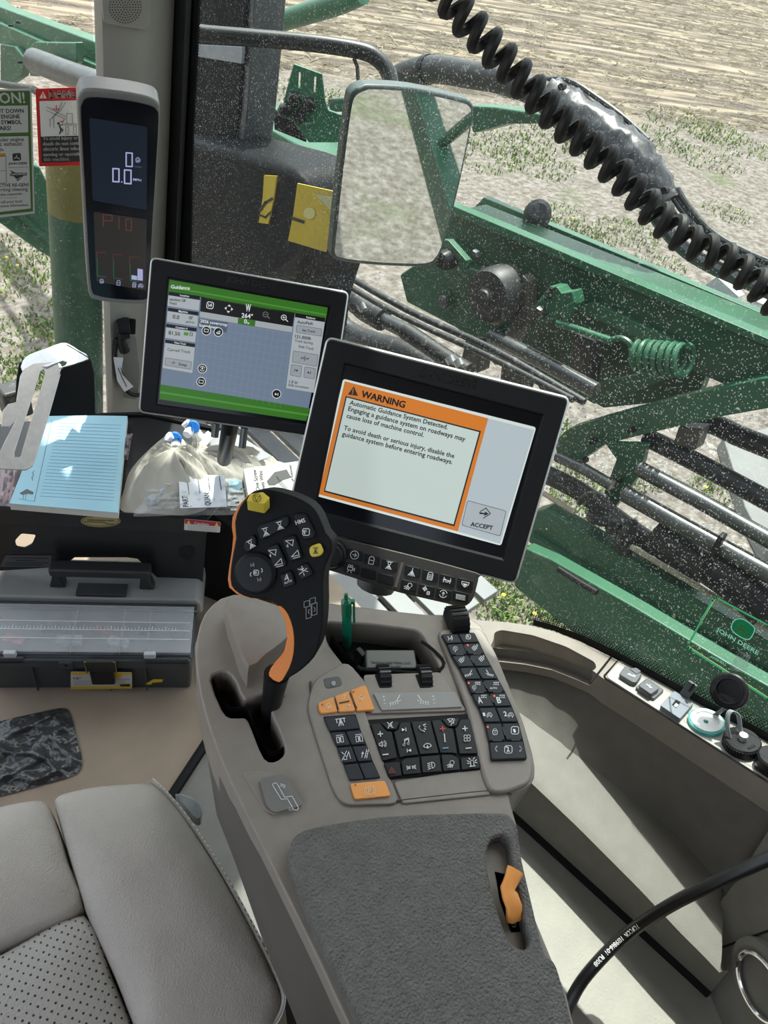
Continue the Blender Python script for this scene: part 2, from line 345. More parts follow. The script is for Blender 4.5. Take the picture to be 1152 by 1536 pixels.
 'tri': [[(-.8, -.6), (.8, .5), (-.8, .5), (-.8, -.6)]], 'triU': [[(-.9, .5), (.8, .4), (.7, -.7), (-.9, .5)], [(-.6, .9), (.9, .8)]],
 'tilt': [[(-.9, -.6), (.8, -.5)], [(.8, -.5), (.4, .7)], [(.4, .7), (-.9, -.6)], [(-.6, .2), (-.6, .8), (-.9, .5)]],
 'auto': [['f', (0, -1), (.6, .7), (0, .3)], [(0, -1), (-.6, .7), (0, .3)], [(0, -1), (.6, .7)]],
 'fold': [[(-.9, -.6), (.9, .4)], [(-.9, .5), (.9, -.3)], [(0, -1), (0, -.2)], [(0, .4), (0, 1)], [(-.3, -.5), (0, -.2), (.3, -.5)]],
 'noentry': [circ(0, 0, 1), [(-.6, -.55), (.7, -.35), (-.1, .8), (-.6, -.55)]],
 'hand': [[(-.6, -.2), (-.2, -.6), (.3, -.2), (.6, -.5)], arc(0, .2, .5, 10, 170, 6)],
}
# ================================================================== CAB SHELL
FL2 = .34                                   # raised floor along the right side
MATTAN = mat('tan_floor_mat', (.285, .222, .165), .75, var=.1, vscale=12, bump=.2, bscale=300, dirt=((.22, .17, .13), 5, .62))
PALE = mat('pale_floor', (.33, .318, .285), .7, var=.05, vscale=30, bump=.35, bscale=260)
g = G().box((.1, .35, -.03), np.eye(3), (1.5, 2.3, .06)); struct(g.build('floor', MATTAN))
g = G().prism([(.47, -.9, FL2), (.70, -.9, FL2), (.70, .30, FL2), (.47, .30, FL2)], (0, 0, -FL2)); struct(g.build('floor', PALE, bevel=.004), )
# grey strip of floor under the console and the rubber edging of the mat
a0, a1 = ZP(255, 1200, 0), ZP(330, 1085, 0); d = unit(a1-a0); q = V(d[1], -d[0], 0)
if q[0] < 0: q = -q
GREYFL = mat('grey_floor', (.15, .145, .13), .6, var=.1, vscale=20, bump=.2, bscale=300)
struct(G().prism([a0-d*.5, a1+d*.15, a1+d*.15+q*.30, a0-d*.5+q*.30], (0, 0, .004)).build('floor', GREYFL))
struct(G().tube([a0-d*.5+V(0, 0, .006), a0+V(0, 0, .006), a1+V(0, 0, .006), a1+d*.15+V(0, 0, .006)], .010, 8).build('trim_1', BLACKM))
# ---- ledge along the right wall
LZ = .45
crease = [(690, 1030), (760, 1080), (845, 1140), (940, 1212), (1032, 1285), (1062, 1322), (1077, 1355), (1083, 1425)]
inner = [(640, 1035), (715, 1096), (800, 1160), (880, 1236), (970, 1325), (1030, 1388), (1060, 1418), (1082, 1442)]
gapl = [(630, 1090), (700, 1153), (776, 1224), (850, 1291), (930, 1364), (1000, 1428), (1035, 1460), (1066, 1489)]
cr = [ZP(*p, LZ) for p in crease]; inn = [ZP(*p, LZ) for p in inner]; gp = [ZP(*p, FL2+.012) for p in gapl]
g = G(); n = len(cr)
mid = [(a*.5+b*.5)+V(0, 0, (LZ-FL2)*.30) for a, b in zip(inn, gp)]
edge = [a+unit(a-c)*.012-V(0, 0, .004) for a, c in zip(inn, cr)]
under = [a+unit(a-c)*.07-V(0, 0, .004) for a, c in zip(cr, inn)]
g.add(under+cr+inn+edge+mid+gp, [(k*n+i, k*n+i+1, (k+1)*n+i+1, (k+1)*n+i) for k in range(5) for i in range(n-1)])
ledge = g.build('trim_2', LINER, sharp=60); struct(ledge)
struct(G().tube([p-V(0, 0, .004) for p in gp], .007, 6).build('trim_3', BLACKM))
# ---- sill (its top slopes down towards the front) and wall below it
SN = unit(V(0, .34, 1)); SO = V(0, 0, .615); SILL = Fr(SO, SN)
s_out = [(700, 928), (730, 931), (760, 933), (795, 938), (830, 947), (870, 963), (916, 986), (1000, 1030), (1152, 1113), (1320, 1205)]
s_in = [(700, 962), (735, 968), (790, 974), (830, 982), (862, 994), (888, 1005), (908, 1020), (980, 1064), (1150, 1172), (1330, 1287)]
sill = slab(SILL, s_out+s_in[::-1], .045).build('wall_right', TAUPE, bevel=.007, seg=4)
pocket = [(741, 941), (752, 937), (800, 945), (850, 962), (893, 985), (896, 994), (884, 1001), (840, 985), (795, 973), (752, 968), (735, 962), (741, 952)]
cut(sill, [slab(SILL, roundpoly(pocket, 6), .04, .01)])
struct(sill)
g = G(); top = [SILL.P(u, v+3, -.01) for u, v in s_in]
bot = [ZP(*p, LZ-.012) for p in [(650, 1010), (700, 1040), (760, 1080), (800, 1108), (845, 1140), (890, 1174), (940, 1212), (1032, 1285), (1085, 1345), (1150, 1390)]]
lip = [SILL.P(u-2, v+34, -.055) for u, v in s_in]
g.add(top+lip+bot, [(k*10+i, k*10+i+1, (k+1)*10+i+1, (k+1)*10+i) for k in (0, 1) for i in range(9)])
wall = g.build('wall_right', LINER, sharp=60); struct(wall)
# seam between the two sill pieces
g = G(); a, b = SILL.P(917, 985, .0012), SILL.P(886, 1024, .0012); g.tube([a, b], .0014, 5); struct(g.build('trim_4', BLACKM))
# pocket floor
struct(slab(SILL, pocket, .003, -.036).build('trim_5', TAUPE_D))
# ---- rear end of the ledge: a console standing across it
A = ZP(1078, 1352, LZ); B = ZP(1064, 1490, FL2); ed = unit((A-B)*V(1, 1, 0)); en = unit(np.cross(ed, V(0, 0, 1)))
if np.dot(en, CAM-A) < 0: en = -en
END = Fr(B, en)
endw = G().prism([END.P(*p) for p in [(1060, 1492), (1078, 1352), (1100, 1322), (1160, 1228), (1260, 1085), (1420, 1180), (1400, 1700), (1040, 1700)]], -en*.25).build('wall_rear', LINER, bevel=.006)
struct(endw)
struct(G().tube([END.P(1083, 1421, .0006), END.P(1150, 1397, .0006), END.P(1220, 1372, .0006)], .0013, 4).build('trim_6', BLACKM))
# cup ring set into the rear console
cr0 = thing('cup_holder', 'round cup holder with a chrome ring low in the right rear console', 'cup holder', END.P(1152, 1478, .0))
c0 = END.P(1152, 1478, 0)
G().lathe(c0, en, [(.052, -.001), (.052, .008), (.044, .011), (.034, .008), (.034, -.001)], 40).build('bezel', LINER, cr0)
G().tube([c0+en*.011+(END.x*math.cos(t)+END.y*math.sin(t))*.036 for t in np.linspace(0, 2*math.pi, 41)[:-1]], .0032, 8, True).build('chrome_ring', mat('chrome', (.75, .75, .75), .15, 1.0, var=.02), cr0)
G().lathe(c0, en, [(.034, .0075), (.001, .0085)], 30).build('cup_floor', LINER, cr0)
# ---- dark kick panel in the front corner below the tray
struct(G().prism([V(.60, 1.28, 0), V(.745, 1.0, 0), V(.745, 1.0, .16), V(.60, 1.28, .16)], V(.02, .02, 0)).build('wall_front', BLACKM))
struct(G().prism([V(-.8, 1.40, 0), V(.62, 1.40, 0), V(.62, 1.40, .10), V(-.8, 1.40, .10)], V(0, .03, 0)).build('wall_front', BLACKM))
# ---- corner post
PILLAR = mat('grey_beige_post', (.215, .206, .182), .5, var=.04, vscale=30, bump=.1, bscale=900)
def post_ring(t):
    v = -80+t*760
    L = YP(139+t*.026*760, v, 1.34); R = XP(264-t*.034*760, v, .735)
    z = (L[2]+R[2])/2; L = L.copy(); R = R.copy(); L[2] = z; R[2] = z
    m = (L+R)/2; o = unit((CAM-m)*V(1, 1, 0))
    return [L, L+(R-L)*.02+o*.02, L+(R-L)*.10+o*.042, L+(R-L)*.34+o*.052, L+(R-L)*.60+o*.048, L+(R-L)*.72+o*.035, L+(R-L)*.86+o*.012, R, R-o*.06, L-o*.05]
post = G().loft([post_ring(t) for t in np.linspace(0, 1, 7)]).build('trim_7', PILLAR, sharp=50); struct(post)
r0 = post_ring(.08); pf = Fr((r0[3]+r0[4])/2, unit(np.cross(r0[4]-r0[3], post_ring(.2)[3]-r0[3]))*1.0)
if np.dot(pf.n, CAM-pf.o) < 0: pf = Fr(pf.o, -pf.n)
pf = pf.up(.003)
spk = thing('post_speaker', 'small round speaker grille at the top of the corner post', 'speaker', pf.P(186, 40))
slab(pf, roundpoly([(151, -30), (226, -30), (226, 40), (218, 46), (156, 36)], 8), .006, .003).build('cover_plate', PILLAR, spk, bevel=.0015)
ik = Ink(pf, spk, 'grille_hole', .0036); GH = mat('grille_hole', (.03, .028, .025), .8)
for rr in range(0, 7):
    for k in range(max(1, rr*6)):
        t = 2*math.pi*k/max(1, rr*6); ik.disc((188+rr*3.9*math.cos(t), 11+rr*3.9*math.sin(t)), 1.15, GH, 6)
ik.flush()
# black edge of the door glass, beside the post
GX = .76
edgeL = [(300, -60), (296, 60), (289, 200), (285, 400), (282, 640)]
g = G().prism([XP(266, -60, GX-.004), XP(300, -60, GX-.004), XP(296, 60, GX-.004), XP(289, 200, GX-.004), XP(285, 400, GX-.004), XP(281, 560, GX-.004), XP(275, 700, GX-.004), XP(225, 700, GX-.004)], (.003, 0, 0)); struct(g.build('trim_8', BLACKM))
g = G(); ym = XP(289, 200, GX-.012)
g.prism([XP(262, -60, GX-.02), XP(282, -60, GX-.02), XP(262, 400, GX-.02), XP(250, 700, GX-.02), XP(214, 700, GX-.02), XP(240, 400, GX-.02)], (.012, 0, 0)); struct(g.build('trim_9', mat('seal_rubber', (.012, .014, .016), .5, var=.1), bevel=.003))
# ---- side glass (dusty) and windscreen
def glassmat(name, dens, seed, ax, tint=(.62, .68, .65), film=.009):
    m = bpy.data.materials.new(name); m.use_nodes = True; n = m.node_tree; N = n.nodes; K = n.links; N.clear()
    out = N.new('ShaderNodeOutputMaterial'); tc = N.new('ShaderNodeTexCoord'); mp = N.new('ShaderNodeMapping'); mp.inputs['Location'].default_value = (seed, seed*2, seed*.7)
    sx = N.new('ShaderNodeSeparateXYZ'); cx = N.new('ShaderNodeCombineXYZ'); K.new(tc.outputs['Object'], sx.inputs[0]); K.new(sx.outputs[ax], cx.inputs[0]); K.new(sx.outputs[2], cx.inputs[1]); K.new(cx.outputs[0], mp.inputs[0])
    def spots(scale, thr, soft, dist):
        dn = N.new('ShaderNodeTexNoise'); dn.inputs['Scale'].default_value = scale*.8; dn.inputs['Detail'].default_value = 2; K.new(mp.outputs[0], dn.inputs['Vector'])
        ad = N.new('ShaderNodeVectorMath'); ad.operation = 'MULTIPLY_ADD'; ad.inputs[1].default_value = (dist,)*3; K.new(dn.outputs['Color'], ad.inputs[0]); K.new(mp.outputs[0], ad.inputs[2])
        v = N.new('ShaderNodeTexVoronoi'); v.voronoi_dimensions = '2D'; v.inputs['Scale'].default_value = scale; K.new(ad.outputs[0], v.inputs['Vector'])
        r = N.new('ShaderNodeMapRange'); r.inputs[1].default_value = thr; r.inputs[2].default_value = thr*soft; r.inputs[3].default_value = 0; r.inputs[4].default_value = 1; K.new(v.outputs['Distance'], r.inputs[0])
        # only some of the cells carry a mark
        sp = N.new('ShaderNodeSeparateColor'); K.new(v.outputs['Color'], sp.inputs[0])
        gt = N.new('ShaderNodeMath'); gt.operation = 'GREATER_THAN'; gt.inputs[1].default_value = 1-dens; K.new(sp.outputs[0], gt.inputs[0])
        mu = N.new('ShaderNodeMath'); mu.operation = 'MULTIPLY'; K.new(r.outputs[0], mu.inputs[0]); K.new(gt.outputs[0], mu.inputs[1])
        return mu.outputs[0]
    a, b = spots(310, .25, .45, .005), spots(150, .17, .5, .014)
    mx = N.new('ShaderNodeMath'); mx.operation = 'MAXIMUM'; K.new(a, mx.inputs[0]); K.new(b, mx.inputs[1])
    big = N.new('ShaderNodeTexNoise'); big.inputs['Scale'].default_value = 4; big.inputs['Detail'].default_value = 3; K.new(mp.outputs[0], big.inputs['Vector'])
    br = N.new('ShaderNodeMapRange'); br.inputs[1].default_value = .35; br.inputs[2].default_value = .65; br.inputs[3].default_value = .06; br.inputs[4].default_value = .24; K.new(big.outputs[0], br.inputs[0])
    mm = N.new('ShaderNodeMath'); mm.operation = 'MULTIPLY_ADD'; K.new(mx.outputs[0], mm.inputs[0]); K.new(br.outputs[0], mm.inputs[1]); mm.inputs[2].default_value = film; mm.use_clamp = True
    tr = N.new('ShaderNodeBsdfTransparent'); tr.inputs[0].default_value = (*tint, 1)
    df = N.new('ShaderNodeBsdfTranslucent'); df.inputs[0].default_value = (.72, .75, .72, 1)
    d2 = N.new('ShaderNodeBsdfDiffuse'); d2.inputs[0].default_value = (.72, .75, .72, 1)
    dm = N.new('ShaderNodeMixShader'); dm.inputs[0].default_value = .4; K.new(df.outputs[0], dm.inputs[1]); K.new(d2.outputs[0], dm.inputs[2])
    s1 = N.new('ShaderNodeMixShader'); K.new(mm.outputs[0], s1.inputs[0]); K.new(tr.outputs[0], s1.inputs[1]); K.new(dm.outputs[0], s1.inputs[2])
    gl = N.new('ShaderNodeBsdfGlossy'); gl.inputs['Roughness'].default_value = .03
    lw = N.new('ShaderNodeLayerWeight'); lw.inputs['Blend'].default_value = .5
    pw = N.new('ShaderNodeMath'); pw.operation = 'POWER'; pw.inputs[1].default_value = 5; K.new(lw.outputs['Facing'], pw.inputs[0])
    fr = N.new('ShaderNodeMath'); fr.operation = 'MULTIPLY_ADD'; fr.inputs[1].default_value = .35; fr.inputs[2].default_value = .012; K.new(pw.outputs[0], fr.inputs[0])
    s2 = N.new('ShaderNodeMixShader'); K.new(fr.outputs[0], s2.inputs[0]); K.new(s1.outputs[0], s2.inputs[1]); K.new(gl.outputs[0], s2.inputs[2])
    K.new(s2.outputs[0], out.inputs[0]); return m
def pane(name, pts, m):
    return struct(G().add(pts, [tuple(range(len(pts)))]).build(name, m, smooth=False))
sb = [SILL.P(*p) for p in [(1152, 1113)]]
zs = lambda y: .615-.34*y
pane('window_1', [(GX, -.55, zs(-.55)-.02), (GX, .33, zs(.33)-.02), (GX, .36, .02), (GX, 1.36, .02), (GX, 1.36, 1.75), (GX, -.55, 1.75)], glassmat('dusty_side_glass', .36, 3.13, 1))
pane('window_2', [(-.8, 1.43, .10), (.60, 1.43, .10), (.68, 1.43, 1.75), (-.8, 1.43, 1.75)], glassmat('dusty_windscreen', .20, 8.37, 0, tint=(.70, .74, .71), film=.008))
# black ceramic border at the foot of the side glass, dots thinning out upwards
g = G(); fx = GX-.0015
low = [(800, 938), (830, 946), (870, 962), (916, 985), (1000, 1030), (1152, 1113), (1320, 1205)]
hi = [(800, 929), (832, 938), (875, 953), (920, 974), (1002, 1018), (1152, 1099), (1320, 1190)]
g.add([XP(*p, fx) for p in low]+[XP(*p, fx) for p in hi], [(i, i+1, 8+i, 7+i) for i in range(6)]); struct(g.build('trim_10', BLACKM, smooth=False))
g = G()
P0 = [XP(*p, fx) for p in hi]; segs = [np.linalg.norm(P0[i+1]-P0[i]) for i in range(6)]; Lh = sum(segs)
def along(P, t):
    t *= sum(segs)
    for i in range(6):
        if t <= segs[i] or i == 5: return P[i]+(P[i+1]-P[i])*t/segs[i], unit(P[i+1]-P[i])
        t -= segs[i]
for row in range(5):
    nn = int(Lh/.0042)
    for i in range(nn):
        c, d = along(P0, (i+(row % 2)*.5)/nn); upv = unit(np.cross(V(1, 0, 0), d)); upv = upv if upv[2] > 0 else -upv
        c = c+upv*(.0022+row*.0036); r = .0019-.00022*row
        g.add([c+d*r, c+upv*r, c-d*r, c-upv*r], [(0, 1, 2, 3)])
P1 = [XP(*p, GX-.0042) for p in edgeL]
for i in range(4):
    m_ = int(np.linalg.norm(P1[i+1]-P1[i])/.0045)
    for k in range(m_):
        for row in range(3):
            c = P1[i]+(P1[i+1]-P1[i])*((k+.5*(row % 2))/m_)+V(0, -.0022-.0036*row, 0); r = .0019-.0004*row
            g.add([c+V(0, r, 0), c+V(0, 0, r), c-V(0, r, 0), c-V(0, 0, r)], [(0, 1, 2, 3)])
o = g.build('trim_11', BLACKM, smooth=False); struct(o)
# ---- unseen roof; overhang outline shaped to place sun and shade in the cab
ROOF = mat('roof_lining', (.45, .44, .41), .8, var=.03)
struct(G().prism([(-.85, -.80, 1.78), (.82, -.80, 1.78), (.82, .95, 1.78), (1.0, 1.02, 1.78), (1.0, 1.45, 1.78), (.82, 1.50, 1.78), (.82, 1.80, 1.78), (-.85, 1.80, 1.78)], (0, 0, .10)).build('ceiling', ROOF))
# ---- unseen rear wall behind the seat, added to block the rear sky
struct(G().prism([(-.85, -.80, 0), (.95, -.80, 0), (.95, -.80, 1.80), (-.85, -.80, 1.80)], (0, -.04, 0)).build('wall_rear', TAUPE_D))
# ---- unseen lower left wall, added to cut low sky light
struct(G().prism([(-.85, -.80, 0), (-.85, 1.43, 0), (-.85, 1.43, .80), (-.85, -.80, .80)], (-.04, 0, 0)).build('wall_left', TAUPE_D))
struct(G().prism([V(.545, .98, 0), V(.70, .70, 0), V(.70, .70, .20), V(.545, .98, .30)], V(.01, .006, 0)).build('wall_front', BLACKM))
# ================================================================== ARMREST CONSOLE
AZ = .74
DECK = Fr((0, 0, AZ), (0, 0, 1))
arm = thing('armrest_console', 'taupe operator armrest console with button panels and joystick slot right of the seat', 'armrest', (.28, .15, .56))
body_px = [(300, 936), (293, 985), (301, 1045), (318, 1105), (345, 1172), (385, 1254), (430, 1345), (480, 1448), (530, 1556), (600, 1700), (930, 1700), (868, 1560), (850, 1490), (800, 1370), (783, 1290), (775, 1235), (764, 1196), (775, 1190), (797, 1176), (803, 1150), (790, 1098), (762, 1030), (738, 972), (722, 938), (690, 922), (640, 921), (560, 912), (480, 902), (420, 894), (350, 891), (318, 907)]
body_px = smoothpoly(body_px, 2)
body = slab(DECK, body_px, .075).build('body', TAUPE, arm, bevel=.009, seg=4)
slot_px = [(316, 1004), (325, 993), (341, 991), (355, 1007), (368, 1034), (398, 1023), (426, 1029), (407, 1045), (419, 1075), (430, 1105), (426, 1119), (412, 1127), (398, 1122), (385, 1094), (374, 1066), (366, 1060), (346, 1060), (333, 1048)]
store_px = [(488, 916), (560, 920), (634, 930), (655, 965), (668, 992), (650, 1006), (590, 1004), (538, 1003), (515, 975), (494, 948)]
# wedge shaped dip around the joystick and the sloped front left corner are rounded by the bevel
cut(body, [slab(DECK, smoothpoly(slot_px, 2), .06, .02), slab(DECK, roundpoly(store_px, 10), .062, .02)])
slab(DECK, slot_px, .002, -.036).build('slot_dark_base', BLACKM, arm)  # black painted in for the darkness of the deep slot
g = G(); sp = [DECK.P(u, v, -.004) for u, v in smoothpoly(slot_px, 2)]; k = len(sp)
g.add(sp+[p-V(0, 0, .034) for p in sp], [(i, (i+1) % k, k+(i+1) % k, k+i) for i in range(k)]); g.build('slot_dark_sides', BLACKM, arm)  # slot sides blackened for the same depth shade
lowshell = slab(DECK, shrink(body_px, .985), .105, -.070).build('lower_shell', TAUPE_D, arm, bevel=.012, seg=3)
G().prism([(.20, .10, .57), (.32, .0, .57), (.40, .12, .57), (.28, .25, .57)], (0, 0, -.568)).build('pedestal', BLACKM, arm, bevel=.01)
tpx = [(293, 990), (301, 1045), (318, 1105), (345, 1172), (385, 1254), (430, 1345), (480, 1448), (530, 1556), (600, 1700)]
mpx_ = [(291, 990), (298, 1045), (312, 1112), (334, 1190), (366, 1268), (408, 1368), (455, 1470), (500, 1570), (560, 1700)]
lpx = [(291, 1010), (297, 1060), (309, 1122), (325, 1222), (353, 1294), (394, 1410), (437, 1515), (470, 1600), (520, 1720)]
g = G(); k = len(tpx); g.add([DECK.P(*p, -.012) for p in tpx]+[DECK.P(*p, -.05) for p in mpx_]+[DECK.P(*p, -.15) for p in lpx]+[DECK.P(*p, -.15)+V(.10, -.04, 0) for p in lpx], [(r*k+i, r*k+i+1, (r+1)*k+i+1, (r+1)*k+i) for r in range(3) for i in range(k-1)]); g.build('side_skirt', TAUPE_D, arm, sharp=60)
# storage bin: black rubber liner with a raised rim
slab(DECK, roundpoly(shrink(store_px, .985), 8), .004, -.036).build('bin_liner', BLACKM, arm)
rim = [DECK.P(u, v, .001) for u, v in smoothpoly([(545, 958), (542, 975), (538, 990), (541, 1003), (590, 1007), (648, 1009), (666, 995), (650, 975), (632, 962)], 3, False)]
G().tube(rim[8:], .0018, 8).build('bin_rim', BLACKM, arm)
g = G(); rp = [DECK.P(u, v, 0) for u, v in [(497, 950), (512, 970), (530, 994), (541, 1003), (600, 1006), (650, 1007), (667, 994)]]; k = len(rp)
g.add([p-V(0, 0, .001) for p in rp]+[p-V(0, 0, .036) for p in rp], [(i, i+1, k+i+1, k+i) for i in range(k-1)]); g.build('bin_wall', BLACKM, arm)
# block behind the joystick slot
hump = [(337, 903), (352, 893), (400, 893), (436, 903), (440, 945), (424, 966), (398, 985), (372, 1004), (352, 955)]
hz = .032
g = G(); topp = [DECK.P(u, v, hz) for u, v in smoothpoly(hump, 2)]; cxy = sum(topp)/len(topp)
g.loft([[cxy+(p-cxy)*s+V(0, 0, h) for p in topp] for s, h in ((1.02, -.045), (1.0, -.010), (.975, -.003), (.93, .0005), (.5, .0015))]); g.build('housing_block', TAUPE, arm, sharp=50)
# centre ridge, grooves and panel mouldings
def moulding(px, lift, th, name, m=TAUPE, bevel=.003, r=8): return slab(DECK, roundpoly(px, r), th, lift).build(name, m, arm, bevel=bevel, seg=3)
moulding([(470, 1020), (460, 1060), (500, 1185), (516, 1208), (600, 1206), (545, 1060), (555, 1030), (520, 990)], .003, .01, 'left_panel_moulding', r=14)
moulding([(655, 944), (722, 940), (744, 978), (788, 1088), (801, 1150), (796, 1174), (762, 1188), (736, 1189), (724, 1160), (700, 1060), (672, 985)], .006, .014, 'right_panel_moulding', r=12)
moulding([(545, 1012), (660, 1008), (700, 1066), (556, 1070)], .0025, .006, 'wheel_panel_moulding', r=5)
moulding([(590, 1172), (722, 1150), (738, 1192), (604, 1206)], .002, .006, 'front_lip_moulding', r=5)
moulding([(360, 1156), (392, 1154), (418, 1158), (450, 1200), (452, 1212), (412, 1222), (398, 1216)], .001, .004, 'pattern_plate_surround', r=10)
G().tube([DECK.P(u, v, .0012) for u, v in smoothpoly([(466, 1022), (470, 1075), (486, 1130), (508, 1192), (520, 1204), (560, 1205), (640, 1196), (740, 1186), (768, 1192)], 4, False)], .0012, 5).build('panel_seam', TAUPE_D, arm)
# shift pattern plate
pp = slab(DECK, roundpoly([(389, 1167), (427, 1160), (456, 1208), (412, 1219), (400, 1208)], 7), .003, .0045).build('pattern_plate', mat('grey_plate', (.16, .155, .145), .5, var=.04), arm, bevel=.0006)
ik = Ink(DECK.up(.0046), pp, 'symbol_print')
ik.line([(409, 1176), (413, 1174), (416, 1176), (427, 1196), (438, 1194), (448, 1212), (446, 1215), (441, 1215), (431, 1198), (422, 1199), (409, 1178), (409, 1176)], .9, WHITEP)
ik.icon('combine', (424, 1179), 4.5, WHITEP, .8, 20); ik.icon('fan', (436, 1213), 3, WHITEP, .8); ik.flush()
# ---- armrest pad
PADF = Fr((0, 0, .757), (0, 0, 1))
pad_px = [(434, 1300), (434, 1275), (443, 1253), (472, 1240), (572, 1224), (680, 1219), (747, 1218), (766, 1223), (778, 1244), (781, 1276), (803, 1372), (817, 1428), (831, 1441), (840, 1462), (858, 1530), (900, 1700), (610, 1700), (540, 1536), (505, 1464), (470, 1392), (448, 1335)]
pad = slab(PADF, smoothpoly(pad_px, 3), .045).build('armrest_pad', PADM, arm, bevel=.011, seg=5)
npx = [(742, 1252), (760, 1246), (770, 1256), (774, 1282), (783, 1330), (796, 1385), (801, 1410), (790, 1418), (775, 1410), (764, 1394), (748, 1345), (738, 1305), (735, 1275)]
cut(pad, [slab(PADF, smoothpoly(npx, 2), .034, .01)])
lp = slab(PADF, roundpoly(shrink(npx, .94), 3), .002, -.0225).build('lever_well', mat('well_plastic', (.03, .03, .03), .5, var=.1), arm)
plt = slab(PADF, roundpoly([(741, 1306), (764, 1312), (778, 1368), (784, 1398), (766, 1400), (749, 1352)], 3), .004, -.017).build('lever_plate', BLACKM, arm, bevel=.001)
ik = Ink(PADF.up(-.0168), plt, 'symbol_print'); ik.icon('hand', (771, 1387), 5, WHITEP, 1); ik.flush()
lever_path = [(773, 1305, .010), (768, 1318, .009), (761, 1333, .006), (765, 1344, .006), (771, 1360, .004), (771, 1379, -.006)]
g = G(); rings = []
pts = [PADF.P(u, v, h-.004) for u, v, h in lever_path]
wds = [.0072, .0062, .0058, .0066, .0066, .0068]
for i, p in enumerate(pts):
    t = unit(pts[min(i+1, 5)]-pts[max(i-1, 0)]); s = unit(np.cross(t, V(0, 0, 1))); q = np.cross(s, t); a = wds[i]; b = .0035
    rings.append([p+s*a*c1+q*b*c2 for c1, c2 in ((-1, -.6), (-.6, -1), (.6, -1), (1, -.6), (1, .6), (.6, 1), (-.6, 1), (-1, .6))])
g.loft(rings); g.build('orange_lever', ORANGE_B, arm, sharp=70, label='small orange lever in the armrest pad')
# ---- button helper
BF = DECK.up(.0045)
def button(px, m, th=.004, lift=.0, r=2.2, parent=None, name='button', fr=None, bev=.0009):
    return slab(fr or BF, roundpoly(px, r, 2), th, lift).build(name, m, parent or arm, bevel=bev, seg=2)
lerp = lambda a, b, t: (a[0]+(b[0]-a[0])*t, a[1]+(b[1]-a[1])*t)
def strip(rows, cols, q, m, fr, parent, gap=.035, vg=.05):
    for i, c in enumerate(cols):
        (l0, r0), (l1, r1) = rows[i], rows[i+1]
        for k in range(c):
            t0, t1 = k/c+gap*.5, (k+1)/c-gap*.5
            P = [lerp(l0, r0, t0), lerp(l0, r0, t1), lerp(l1, r1, t1), lerp(l1, r1, t0)]
            P = [lerp(P[0], P[3], vg), lerp(P[1], P[2], vg), lerp(P[1], P[2], 1-vg), lerp(P[0], P[3], 1-vg)]
            button([q(*p) for p in P], m, fr=fr, parent=parent)
# right column
qr = lambda x, y: (660+x/6.4, 940+y/6.4)
RF = DECK.up(.0105)
rows = [((10, 75), (330, 55)), ((62, 163), (378, 150)), ((110, 275), (430, 260)), ((182, 388), (495, 380)), ((245, 508), (560, 503)), ((300, 640), (630, 628)), ((370, 770), (692, 765)), ((428, 920), (755, 918)), ((470, 1100), (800, 1090)), ((492, 1282), (838, 1272))]
rp = moulding([qr(*r[0]) for r in rows]+[qr(*r[1]) for r in rows[::-1]], .0085, .005, 'right_button_panel', BLACKM, .001, 3)
strip(rows, [2, 2, 2, 2, 2, 2, 2, 2, 1], qr, BTN, RF, rp)
ik = Ink(RF, rp, 'symbol_print')
def I(n, x, y, r=4.4, m=WHITEP, wd=.95, rot=0, q=qr, k=None): (k or ik).icon(n, q(x, y), r, m, wd, rot)
I('zig', 100, 110); I('sq', 272, 97, 3.6); ik.text('A', qr(262, 108), qr(285, 106), WHITEP)
I('pin', 147, 215); I('diamond', 330, 205); I('diamond', 205, 322); I('diamond', 397, 308)
for t, x, y in (('1', 352, 192), ('2', 226, 308), ('3', 416, 294)): ik.text(t, qr(x, y), qr(x+12, y), WHITEP)
I('boomL', 275, 448, 6); I('boomR', 475, 445, 6)
I('combine', 362, 548); I('pin', 328, 588, 4); I('combine', 540, 548); ik.text('AUTO', qr(480, 598), qr(550, 597), WHITEP)
I('combine', 420, 672); I('combine', 597, 672); ik.text('A', qr(370, 735), qr(412, 733), WHITEP); ik.text('B', qr(553, 733), qr(592, 731), WHITEP)
ik.text('1', qr(416, 858), qr(438, 857), WHITEP); ik.text('2', qr(618, 858), qr(648, 857), WHITEP); I('mask', 475, 845); I('mask', 680, 845)
I('lock', 528, 1000, 6); I('sq', 720, 995, 6.2); ik.text('1', qr(708, 1015), qr(730, 1014), WHITEP); I('sq', 656, 1178, 6.2); ik.text('2', qr(640, 1198), qr(672, 1197), WHITEP)
I('brL', 545, 1172, 4.5, wd=1.6); I('brR', 768, 1172, 4.5, wd=1.6)
REDL = mat('red_indicator', (.8, .05, .03), .4, emit=1.2)
for x, y in ((267, 178), (276, 540), (522, 664), (459, 962)): ik.disc(qr(x, y), 1.3, REDL, 8)
for a, b in (((155, 268), (222, 265)), ((322, 262), (390, 260)), ((342, 632), (416, 630)), ((515, 628), (588, 627)), ((510, 1092), (588, 1090)), ((690, 1088), (765, 1086)), ((236, 185), (256, 228)), ((292, 298), (322, 342)), ((418, 540), (452, 588)), ((480, 668), (512, 722)), ((602, 965), (626, 1038))):
    ik.line([qr(*a), qr(*b)], 2.2, BLACKP)
ik.flush()
